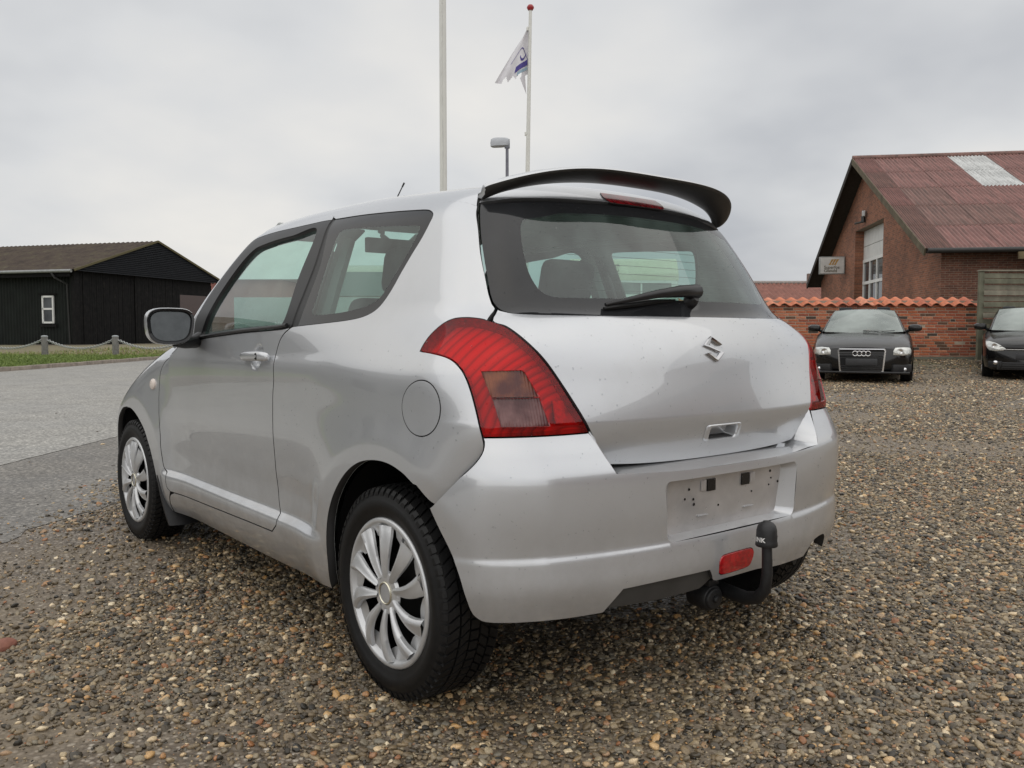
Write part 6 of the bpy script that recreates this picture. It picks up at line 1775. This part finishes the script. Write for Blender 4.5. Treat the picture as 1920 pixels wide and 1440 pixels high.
    # printed emblem: a car outline in an arc, block and stripes
    def strip(name, pts, w, m):
        vs, fs = [], []
        for q, (u, v) in enumerate(pts):
            vs += [onflag(u, v - w / 2), onflag(u, v + w / 2)]
            if q: fs.append((2 * q - 2, 2 * q, 2 * q + 1, 2 * q - 1))
        raw(name, vs, fs, m, fl)
    strip('print_arc', [(.75 * (1 - t) + .02, .86 - .50 * math.sin(PI * (.15 + .75 * t))) for t in np.linspace(0, 1, 16)], .022, mb1)
    strip('print_bonnet', [(.12 + .30 * t, .52 + .10 * math.sin(PI * t)) for t in np.linspace(0, 1, 10)], .05, mb1)
    strip('print_block', [(.05 + .45 * t, .72 + .05 * t) for t in np.linspace(0, 1, 10)], .12, mb1)
    strip('print_band', [(.06 + .33 * t, .85 + .03 * t) for t in np.linspace(0, 1, 8)], .07, mb2)
    # street lamp
    dl = 26.; lat = (951 - 960) / 1620 * dl
    r = empty('street_lamp', V(lat, dl, 0)); r.rotation_euler = (0, 0, -YAW); tag(r, 'grey street lamp with flat oval head between the two flagpoles', 'street lamp')
    mg = plain('lamp_grey', (.20, .21, .24), .5, .2, .1, 4)
    k = MB(); k.tube([(0, 0, 0), (0, 0, 1.2), (0, 0, 6.6)], [.075, .065, .045], 14); k.build('pole', plain('lamp_pole_grey', (.16, .16, .19), .5, .3), r, smooth=True)
    k = MB(); P = []; n = 20
    for h, a_, b_, off in ((6.77, .10, .08, -.18), (6.765, .22, .12, -.20), (6.73, .28, .14, -.20), (6.63, .29, .145, -.21), (6.55, .27, .135, -.22), (6.52, .18, .09, -.26)):
        for i in range(n):
            q = 2 * PI * i / n; c, s = math.cos(q), math.sin(q); e_ = 2.8
            P.append((off + a_ * np.sign(c) * abs(c) ** (2 / e_), b_ * np.sign(s) * abs(s) ** (2 / e_), h + (.05 * (off + a_ * c) if h < 6.6 else 0.)))
    k.add(P, [(j * n + i, j * n + (i + 1) % n, (j + 1) * n + (i + 1) % n, (j + 1) * n + i) for j in range(5) for i in range(n)] + [tuple(range(n)), tuple(5 * n + i for i in range(n))])
    k.build('lamp_head', plain('lamp_head_grey', (.45, .47, .50), .5, 0, .06), r, smooth=True)
    k = MB(); k.box((.0, 0, 6.58), (.16, .12, .22)); k.build('lamp_bracket', mg, r, bevel=.02)
poles()
# ================================================================== black cars facing the photographer, caravan, van
M_BLKPAINT = M('black_car_paint', (.006, .006, .0065), .10, 0, .5, 0., .06)
_f = M_BLKPAINT.noise(3., 6, .7); M_BLKPAINT.rough(M_BLKPAINT.ramp(_f, [(.35, .10), (.7, .26)])); M_BLKPAINT.color(M_BLKPAINT.ramp(_f, [(.3, (.005, .005, .0055)), (.75, (.012, .0115, .0115))])); M_BLKPAINT = M_BLKPAINT.m
M_WSCREEN = glassy('wet_sheen_windscreen', (.60, .72, .68), dirt=.40, film=(.46, .52, .49), streak=1., nscale=1.2)  # pale diffuse film stands in for sky reflected on the wet glass
M_DARKGLASS = M('dark_side_glass', (.02, .024, .024), .05).m
M_HEADLAMP = M('headlamp_cover', (.62, .63, .60), .12, .35, .5, .8).var(11., .35).m
M_ALLOY = M('alloy_grey', (.28, .28, .29), .35, .7).m
def black_car(name, label, lat, dep, zg, yaw, sp):
    root = empty(name, V(lat, dep, zg)); tag(root, label, 'car', None)
    root.rotation_euler = (0, 0, -YAW + PI + yaw)           # local +y looks back at the photographer, +x to picture left
    W, Lg, H = sp['w'], sp['l'], sp['h']
    st = sp['st']                                           # d, w, zb, zs, zc
    D = [s[0] for s in st]; f = [spl(D, [s[i] for s in st]) for i in range(5)]
    ds = np.concatenate([np.linspace(0, .5, 12), np.linspace(.6, Lg, 26)])
    P = []; npf = None
    for d in ds:
        w, zb, zs, zc = (float(f[i](d)) for i in (1, 2, 3, 4))
        half = [(0, zb), (w * .55, zb), (w * .86, zb + .01), (w * .97, zb + .07), (w * .995, zb + .20), (w, (zb + zs) / 2), (w * .992, zs - .10), (w * .965, zs - .03), (w * .91, zs + .012), (w * .80, zs + (zc - zs) * .55), (w * .5, zc - .012), (w * .2, zc - .002), (0, zc)]
        # arches: pull the flank in behind the wheels
        ringp = [(x, -d, z) for x, z in half] + [(-x, -d, z) for x, z in reversed(half[1:-1])]
        npf = len(ringp); P += ringp
    n = len(ds); F = [(j * npf + i, j * npf + (i + 1) % npf, (j + 1) * npf + (i + 1) % npf, (j + 1) * npf + i) for j in range(n - 1) for i in range(npf)]
    F += [tuple(range(npf)), tuple((n - 1) * npf + i for i in range(npf))]
    k = MB(); k.add(P, F); body = k.build('body', M_BLKPAINT, root, smooth=True)
    tree = BVHTree.FromPolygons([Vector(p) for p in k.v], k.f)
    def nose(x, z, df):
        h = tree.ray_cast(Vector((x, 2., z)), Vector((0, -1, 0)))
        return h[0].y if h[0] is not None else -df
    # cabin
    cb = sp['cab']                                          # d, half width at base, zbase, half width at top, ztop
    ws, P = [], []
    for d, wb, zb, wt, zt in cb:
        row = [(wb, -d, zb)]
        for t in (.25, .5, .75, .92):
            row.append((wb + (wt - wb) * t + .015 * math.sin(PI * t), -d, zb + (zt - zb) * t))
        row += [(wt * .97, -d, zt + .008), (wt * .6, -d, zt + .035), (0, -d, zt + .045)]
        row = row + [(-x, y, z) for x, y, z in reversed(row[:-1])]
        P += row
    m = len(row); n = len(cb)
    k = MB(); k.add(P, [(j * m + i, j * m + i + 1, (j + 1) * m + i + 1, (j + 1) * m + i) for j in range(n - 1) for i in range(m - 1)])
    k.build('cabin', M_BLKPAINT, root, smooth=True)
    # windscreen: curved sheet from cowl to roof
    w0, d0, z0, w1, d1, z1 = sp['ws']; P = []; nu, nv = 14, 8
    for j in range(nv + 1):
        v = j / nv
        for i in range(nu + 1):
            u = -1 + 2 * i / nu; w = w0 + (w1 - w0) * v
            P.append((w * u, -(d0 + (d1 - d0) * v) + .10 * (1 - u * u) + .03 * math.sin(PI * v), z0 + (z1 - z0) * v + .03 * (1 - u * u) * v - .02 * (1 - v) * (1 - u * u) + .012 * math.sin(PI * v)))
    k = MB(); k.add(P, [(j * (nu + 1) + i, j * (nu + 1) + i + 1, (j + 1) * (nu + 1) + i + 1, (j + 1) * (nu + 1) + i) for j in range(nv) for i in range(nu)])
    k.build('windscreen', M_WSCREEN, root, smooth=True)
    k = MB(); dm = d0 + .55
    k.box((0, -dm - .2, z0 - .10), (2 * w0 - .12, .5, .12)); k.build('dashboard', M_INT_DARK, root, bevel=.03)
    for x in (-.36, .36):
        k = MB(); k.box((x, -d1 - .32, z0 + .05), (.46, .14, .55)); k.box((x, -d1 - .34, z0 + .42), (.26, .10, .17)); k.build('front_seat', M_SEAT, root, bevel=.04)
    k = MB(); k.box((0, -d1 + .02, z1 - .07), (.22, .03, .06)); k.build('rear_view_mirror', M_INT_DARK, root, bevel=.01)
    for s in (-1, 1):
        k = MB(); k.tube([(s * .02 - .30, -d0 + .12, z0 + .005), (s * .28 - .28, -d0 + .06, z0 + .022)], .008, 6); k.build('wiper', M_BLACK, root)
        # side glass
        q = [(s * (c[1] + (c[3] - c[1]) * t + .012), -c[0], c[2] + (c[4] - c[2]) * t) for c, t in zip([cb[1], cb[2], cb[3], cb[4], cb[5], cb[5], cb[4], cb[3], cb[2]], [.12, .10, .10, .10, .14, .84, .88, .88, .84])]
        raw('side_window', q, [tuple(range(len(q)))] , M_DARKGLASS, root)
        # headlamp
        hp_ = [(s * x, z) for x, z, d in sp['lamp']]; nn = len(hp_); hc = np.mean(hp_, 0); P = []
        fine = [tuple(np.array(hp_[i]) * (1 - t) + np.array(hp_[(i + 1) % nn]) * t) for i in range(nn) for t in (0, .5)]; nn = len(fine)
        for sc_, pr in ((1., -.03), (1., .012), (.9, .020), (.6, .022), (.3, .022)):
            for q in fine:
                x, z = hc + (np.array(q) - hc) * sc_; P.append((x, max(nose(x, z, .3), -.42) + pr, z))
        P.append((hc[0], nose(hc[0], hc[1], .2) + .022, hc[1]))
        k = MB(); k.add(P, [(r * nn + i, r * nn + (i + 1) % nn, (r + 1) * nn + (i + 1) % nn, (r + 1) * nn + i) for r in range(4) for i in range(nn)] + [(4 * nn + i, 4 * nn + (i + 1) % nn, 5 * nn) for i in range(nn)])
        hl_ = k.build('headlamp', M_HEADLAMP, root, smooth=True)
        hx, hz, hd = sp['bulb']; k = MB(); k.lathe([(0, .0), (.035, .004), (.05, .014), (.055, .03)], (s * hx, nose(s * hx, hz, hd) + .020, hz), 'y', 16); k.build('bulb_bowl', M_CHROME, hl_, smooth=True)
        # fog lamp and intake
        ix, iz, iw, ih, idp = sp['intake']
        k = MB(); k.box((s * ix, nose(s * ix, iz, idp) - .038, iz), (iw, .10, ih), rot=Matrix.Rotation(-s * sp['ia'], 4, 'Z')); k.build('side_intake', M_PLASTIC, root, bevel=.015)
        fx, fz, fd = sp['fog']; k = MB(); k.lathe([(0, .012), (.032, .010), (.042, .0), (.044, -.02)], (s * fx, nose(s * fx, fz, fd) + .028, fz), 'y', 18); k.build('fog_lamp', M_CHROME, root, smooth=True)
        # mirror
        k = MB(); C = np.array((s * (W + .055), -d0 - .52, z0 + .075)); n2 = 16; P = []
        for dy, sc in ((.06, .35), (.045, .8), (.0, 1.), (-.05, .98), (-.06, .9)):
            for i in range(n2):
                q = 2 * PI * i / n2; cc, s2 = math.cos(q), math.sin(q)
                P.append(C + np.array((.125 * sc * np.sign(cc) * abs(cc) ** .7, dy, .072 * sc * np.sign(s2) * abs(s2) ** .7)))
        k.add(P, [(j * n2 + i, j * n2 + (i + 1) % n2, (j + 1) * n2 + (i + 1) % n2, (j + 1) * n2 + i) for j in range(4) for i in range(n2)] + [tuple(range(n2)), tuple(4 * n2 + i for i in range(n2))])
        k.tube([C + np.array((-s * .10, 0, -.04)), C + np.array((-s * .20, -.02, -.10))], .03, 8)
        k.build('wing_mirror', M_BLKPAINT, root, smooth=True)
        for dw in sp['axles']:
            w = link('wheel', wm['disc'], root); w.location = (s * (W - .105), -dw, .31); w.scale = (1.06, 1.06, 1.06)
            if s > 0: w.rotation_euler = (0, 0, PI)
            for nm, key in (('tyre', 'tyre'), ('tread', 'tread'), ('wheel_cover', 'cover')):
                q = link(nm, wm[key], w)
                if key == 'cover': q.location = (-.085, 0, 0)
            k = MB(); k.lathe([(.36, -.0), (.35, .012), (0, .012)], (s * (W + .002), -dw, .33), 'x', 36); 
            P = [(s * (W + .003 - .03 * max(0, (abs(math.cos(a)) - .8))), -dw + .355 * math.cos(a), .31 + .355 * math.sin(a)) for a in np.linspace(-.25, PI + .25, 26)]
            raw('wheel_arch', P + [(s * (W - .02), -dw, .25)], [(i, i + 1, 26) for i in range(25)], M_INT_DARK, root)
    gfun = sp['front']; gfun(root)
    return root
def frame_loop(pts, w, yfun, name, mat, par, proud=.012):
    """flat ring of width w round polygon pts (x, z) on the nose"""
    c = np.mean(pts, 0); inn = [c + (np.array(p) - c) * (1 - w / np.linalg.norm(np.array(p) - c)) for p in pts]; n = len(pts)
    k = MB(); A = [(x, yfun(x, z) + proud, z) for x, z in pts]; B = [(x, yfun(x, z) + proud, z) for x, z in inn]; A2 = [(x, yfun(x, z) - .01, z) for x, z in pts]; B2 = [(x, yfun(x, z) - .01, z) for x, z in inn]
    k.add(A + B + A2 + B2, [(i, (i + 1) % n, n + (i + 1) % n, n + i) for i in range(n)] + [(i, (i + 1) % n, 2 * n + (i + 1) % n, 2 * n + i) for i in range(n)] + [(n + i, n + (i + 1) % n, 3 * n + (i + 1) % n, 3 * n + i) for i in range(n)])
    return k.build(name, mat, par, smooth=False)
def audi_front(root):
    yf_ = lambda x, z: .012 - .22 * abs(x) ** 3
    pts = [(-.34, .20), (.34, .20), (.375, .225), (.405, .56), (.41, .60), (.39, .635), (-.39, .635), (-.41, .60), (-.405, .56), (-.375, .225)]
    k = MB(); k.add([(x, yf_(x, z) + .002, z) for x, z in pts], [tuple(range(10))]); k.build('grille_back', M_GLOSSB, root)
    frame_loop(pts, .028, yf_, 'grille_frame', M_CHROME, root)
    for i in range(10):
        z = .245 + i * .038
        if 3 <= i <= 5: continue
        k = MB(); wx = .34 + .05 * (z - .2) / .4; k.box((0, .005, z), (2 * wx, .014, .010)); k.build('grille_bar', M_PLASTIC, root)
    k = MB(); k.box((0, .018, .395), (.54, .016, .125)); k.build('plate_holder', plain('plate_holder_grey', (.030, .031, .034), .5), root, bevel=.006)
    for i in range(4):
        k = MB(); cx_ = -.108 + i * .072
        k.tube([(cx_ + .044 * math.cos(q), .030 + .002 * (i % 2), .548 + .044 * math.sin(q)) for q in np.linspace(0, 2 * PI, 21)], .0068, 6, cap=False); k.build('badge_ring', M_CHROME, root, smooth=True)
    k = MB(); k.box((0, -.03, .205), (1.62, .20, .045)); k.build('front_lip', M_BLKPAINT, root, bevel=.015)
def polo_front(root):
    yf_ = lambda x, z: .008 - .20 * abs(x) ** 3
    k = MB(); k.box((0, .0, .615), (1.10, .03, .085)); k.build('upper_grille', M_GLOSSB, root, bevel=.01)
    k = MB(); k.box((0, .018, .588), (1.12, .02, .012)); k.build('chrome_strip', M_CHROME, root)
    k = MB(); k.box((0, .006, .27), (1.16, .03, .15)); k.build('lower_grille', M_PLASTIC, root, bevel=.015)
    for i in range(3):
        k = MB(); k.box((0, .024, .225 + i * .045), (1.1, .012, .010)); k.build('grille_bar', M_GLOSSB, root)
    k = MB(); k.box((0, .022, .455), (.54, .016, .125)); k.build('plate_holder', plain('plate_holder_dark', (.030, .031, .034), .5), root, bevel=.006)
    k = MB(); k.tube([(.06 * math.cos(q), .035, .615 + .06 * math.sin(q)) for q in np.linspace(0, 2 * PI, 25)], .007, 6, cap=False)
    for a, b in (((-.028, .045), (0, .012)), ((.028, .045), (0, .012)), ((-.052, .02), (-.022, -.048)), ((-.022, -.048), (0, .0)), ((0, .0), (.022, -.048)), ((.022, -.048), (.052, .02))):
        k.tube([(a[0], .034, .615 + a[1]), (b[0], .034, .615 + b[1])], .006, 5)
    k.build('badge', M_CHROME, root, smooth=True)
AUDI = dict(w=.88, l=4.24, h=1.42, axles=(.86, 3.44),
            st=[(0., .62, .26, .60, .665), (.06, .735, .22, .625, .69), (.16, .80, .19, .65, .725), (.35, .85, .175, .70, .775), (.6, .875, .17, .755, .83), (1.0, .882, .17, .835, .905), (1.35, .882, .17, .90, .955), (2.0, .882, .17, .93, .965), (3.0, .88, .17, .95, .98), (3.8, .85, .2, .95, .97), (4.24, .77, .25, .88, .90)],
            cab=[(1.30, .75, .93, .745, .95), (1.66, .775, .93, .66, 1.17), (2.06, .785, .94, .575, 1.362), (2.6, .785, .95, .565, 1.385), (3.2, .77, .96, .555, 1.36), (3.75, .73, .96, .56, 1.20), (4.15, .68, .93, .62, .95)],
            ws=(.715, 1.24, .945, .555, 2.02, 1.365), lamp=[(.53, .525, .035), (.53, .60, .055), (.56, .655, .085), (.70, .665, .16), (.815, .655, .27), (.845, .60, .29), (.83, .535, .20), (.70, .515, .07)], bulb=(.64, .59, .075),
            intake=(.665, .285, .36, .14, .115), ia=.55, fog=(.715, .262, .075), front=audi_front)
POLO = dict(w=.84, l=3.97, h=1.46, axles=(.83, 3.30),
            st=[(0., .60, .26, .62, .69), (.06, .70, .22, .655, .725), (.16, .765, .19, .69, .765), (.35, .815, .175, .745, .82), (.6, .835, .17, .80, .875), (1.0, .84, .17, .87, .94), (1.3, .84, .17, .92, .98), (2.0, .84, .17, .95, .985), (3.0, .84, .17, .97, 1.0), (3.6, .81, .2, .97, .99), (3.97, .73, .25, .9, .92)],
            cab=[(1.22, .715, .955, .71, .975), (1.56, .74, .955, .635, 1.20), (1.95, .75, .965, .565, 1.40), (2.5, .75, .975, .555, 1.425), (3.1, .735, .985, .545, 1.40), (3.55, .70, .985, .55, 1.24), (3.9, .65, .955, .60, .975)],
            ws=(.685, 1.16, .97, .545, 1.91, 1.402), lamp=[(.43, .60, .02), (.52, .665, .055), (.62, .72, .12), (.735, .755, .25), (.79, .745, .33), (.785, .66, .24), (.72, .575, .105), (.60, .555, .04), (.48, .57, .02)], bulb=(.63, .655, .10),
            intake=(.60, .30, .26, .13, .07), ia=.45, fog=(.605, .335, .035), front=polo_front)
black_car('parked_black_car', 'black car with large chrome-framed grille and four-ring badge facing the camera', 6.37, 15.75, .085, -.38 - .02, AUDI)
black_car('parked_small_car', 'small black hatchback cut off by the right edge of the picture', 9.90, 16.45, .10, -.50, POLO)

# ------------------------------------------------------------------ caravan and van seen through the hatchback's windows
def caravan():
    lat0, lat1, dep0, Ln, Ht = 1.30, 3.66, 19.0, 5.2, 2.62
    root = empty('caravan', V((lat0 + lat1) / 2, dep0, .06)); root.rotation_euler = (0, 0, -YAW); tag(root, 'cream touring caravan seen through the hatchback\'s rear window', 'caravan')
    w = (lat1 - lat0) / 2; mc_ = plain('cream_caravan', (.62, .60, .45), .4, 0, .05, 2); mw_ = plain('white_caravan', (.66, .66, .63), .4, 0, .05, 2)
    prof = [(.25, .42), (.0, .75), (-.02, 1.5), (.10, 2.2), (.32, 2.52), (.7, Ht), (Ln - .5, Ht), (Ln, 2.3), (Ln, .42)]
    k = MB(); k.prism([(-w, y, z) for y, z in prof], (0, 0, 0), (2 * w, 0, 0)); k.build('body', mw_, root, bevel=.05)
    k = MB(); k.prism([(-w - .004, y - .012, z) for y, z in ((.09, 2.10), (.12, 2.25), (.34, 2.54), (.5, 2.60), (.5, 2.1))], (0, 0, 0), (2 * w + .008, 0, 0)); k.build('front_cap', mc_, root)
    k = MB(); k.prism([(-w - .004, y - .012, z) for y, z in ((.02, .74), (-.0, 1.24), (.2, 1.24), (.2, .74))], (0, 0, 0), (2 * w + .008, 0, 0)); k.build('front_skirt', mc_, root)
    mg = M('caravan_window', (.10, .13, .12), .08).var(2., .4).m
    for x0, x1 in ((-1.02, -.38), (-.34, .34), (.38, 1.02)):
        raw('window', [(x0, -.036, 1.28), (x1, -.036, 1.28), (x1, .062, 2.04), (x0, .062, 2.04)], [(0, 1, 2, 3)], mg, root)
    v, fa = text_mesh('LMC', .24, .006); raw('lettering', [(a[0] - .35 + .12 * a[1], .13 + (2.36 + a[1] - 2.25) * .76 - .085 + .0, 2.36 + a[1]) for a in v], fa, plain('brown_lettering', (.16, .11, .09), .5), root)
    for x in (-w, w):
        k = MB(); k.lathe([(.0, -.08), (.30, -.08), (.31, 0), (.30, .08), (0, .08)], (x * .93, Ln * .55, .31 - .06), 'x', 24); k.build('wheel', M_RUBBER, root, smooth=True)
    k = MB(); k.tube([(-.5, .3, .38), (0, -1.1, .40)], .04, 6); k.tube([(.5, .3, .38), (0, -1.1, .40)], .04, 6); k.tube([(0, -1.1, .46), (0, -1.1, -.06)], .03, 8); k.build('drawbar', M_STEEL, root)
caravan()
def van():
    lat0, lat1, dep0, Ln, Ht = -2.55, -.70, 11.6, 4.3, 1.93
    root = empty('panel_van', V((lat0 + lat1) / 2, dep0, .0)); root.rotation_euler = (0, 0, -YAW); tag(root, 'pale beige van seen through the hatchback\'s side windows', 'van')
    w = (lat1 - lat0) / 2; mb_ = plain('beige_van_paint', (.52, .52, .44), .35, 0, .05, 2)
    prof = [(.02, .35), (0, .95), (.07, 1.55), (.16, Ht - .06), (.30, Ht), (2.6, Ht), (3.2, 1.35), (4.2, 1.1), (4.3, .35)]
    k = MB(); k.prism([(-w, y, z) for y, z in prof], (0, 0, 0), (2 * w, 0, 0)); k.build('body', mb_, root, bevel=.06)
    mg = M('van_window', (.16, .20, .19), .06).m
    for x0, x1 in ((-.80, -.03), (.03, .80)):
        raw('rear_window', [(x0, .038, 1.50), (x1, .038, 1.50), (x1, .132, 1.83), (x0, .132, 1.83)], [(0, 1, 2, 3)], mg, root)
    k = MB(); k.box((0, -.04, .45), (2 * w, .14, .20)); k.build('bumper', M_PLASTIC, root, bevel=.03)
    for s in (-1, 1):
        k = MB(); k.box((s * (w - .08), .01, 1.12), (.14, .06, .50)); k.build('tail_lamp', M_REDPL, root, bevel=.02)
        for y in (.75, 3.45):
            k = MB(); k.lathe([(0, -.09), (.30, -.09), (.32, 0), (.30, .09), (0, .09)], (s * (w - .08), y, .315), 'x', 24); k.build('wheel', M_RUBBER, root, smooth=True)
    v, fa = text_mesh('NBIE', .22, .006); raw('lettering', [(a[0] + .1, .003 + (1.22 + a[1] - .95) * .117 - .006, 1.22 + a[1]) for a in v], fa, plain('grey_lettering', (.25, .27, .26), .5), root)
van()
# lettering on a white board standing beyond the hatchback's passenger window
def notice():
    root = empty('notice_board', V(-2.13, 9.0, 0)); root.rotation_euler = (0, 0, -YAW); tag(root, 'white notice board with lettering seen through the hatchback\'s door window', 'sign')
    k = MB(); k.box((0, 0, 1.0), (1.5, .04, .75)); k.build('board', plain('notice_grey', (.36, .40, .38), .5, 0, .05), root, bevel=.005)
    for x in (-.6, .6):
        k = MB(); k.box((x, .04, .5), (.06, .06, 1.0)); k.build('leg', M_STEEL, root)
    mt = plain('notice_white', (.62, .64, .63), .5, 0, .02)
    for txt, y, s in (('NY UDSTILLING AF LEJE', 1.10, .062), ('Ring og hør nærmere', 1.01, .05), ('Tlf 40 11 21', .94, .055)):
        v, fa = text_mesh(txt, s, .002); raw('lettering', [(a[0], -.024, y + a[1]) for a in v], fa, mt, root)
notice()

# ------------------------------------------------------------------ halls behind the photographer (they show only as reflections in the paint)
def hall(name, label, l0, l1, d0, d1, h, col, roofcol):
    root = empty(name, V((l0 + l1) / 2, (d0 + d1) / 2, 0)); root.rotation_euler = (0, 0, -YAW); tag(root, label, 'building')
    a, b = (l1 - l0) / 2, (d1 - d0) / 2
    k = MB(); k.box((0, 0, h / 2), (2 * a, 2 * b, h)); k.build('wall', plain(name + '_wall', col, .8, 0, .15, .5), root)
    k = MB(); al = a > b
    P = [(-a - .4, -b - .4, h), (a + .4, -b - .4, h), (a + .4, b + .4, h), (-a - .4, b + .4, h)] + ([(-a - .4, 0, h + b * .45), (a + .4, 0, h + b * .45)] if al else [(0, -b - .4, h + a * .45), (0, b + .4, h + a * .45)])
    k.add(P, [(0, 1, 5, 4), (2, 3, 4, 5), (0, 4, 3), (1, 2, 5)] if al else [(0, 1, 4), (1, 2, 5, 4), (2, 3, 5), (3, 0, 4, 5)]); k.build('roof', plain(name + '_roof', roofcol, .85, 0, .2, 1.), root)
    n = int(max(a, b) * 2 / 3)
    for i in range(n):
        t = -max(a, b) + (i + .5) * 2 * max(a, b) / n
        for s in (-1, 1):
            k = MB(); k.box((t, s * (b + .01), h * .55) if al else (s * (a + .01), t, h * .55), (1.6, .06, 1.3) if al else (.06, 1.6, 1.3)); k.build('window', M_DARKGLASS, root)
hall('grey_hall', 'long grey hall across the road, mirrored in the hatchback\'s door', -27, -17.5, -26, 24, 4.2, (.20, .20, .20), (.08, .075, .07))
hall('brick_showroom', 'brick showroom right of the yard, mirrored in the tailgate', 15, 27, -16, 5, 4.6, (.22, .13, .10), (.10, .075, .065))
box_sign()
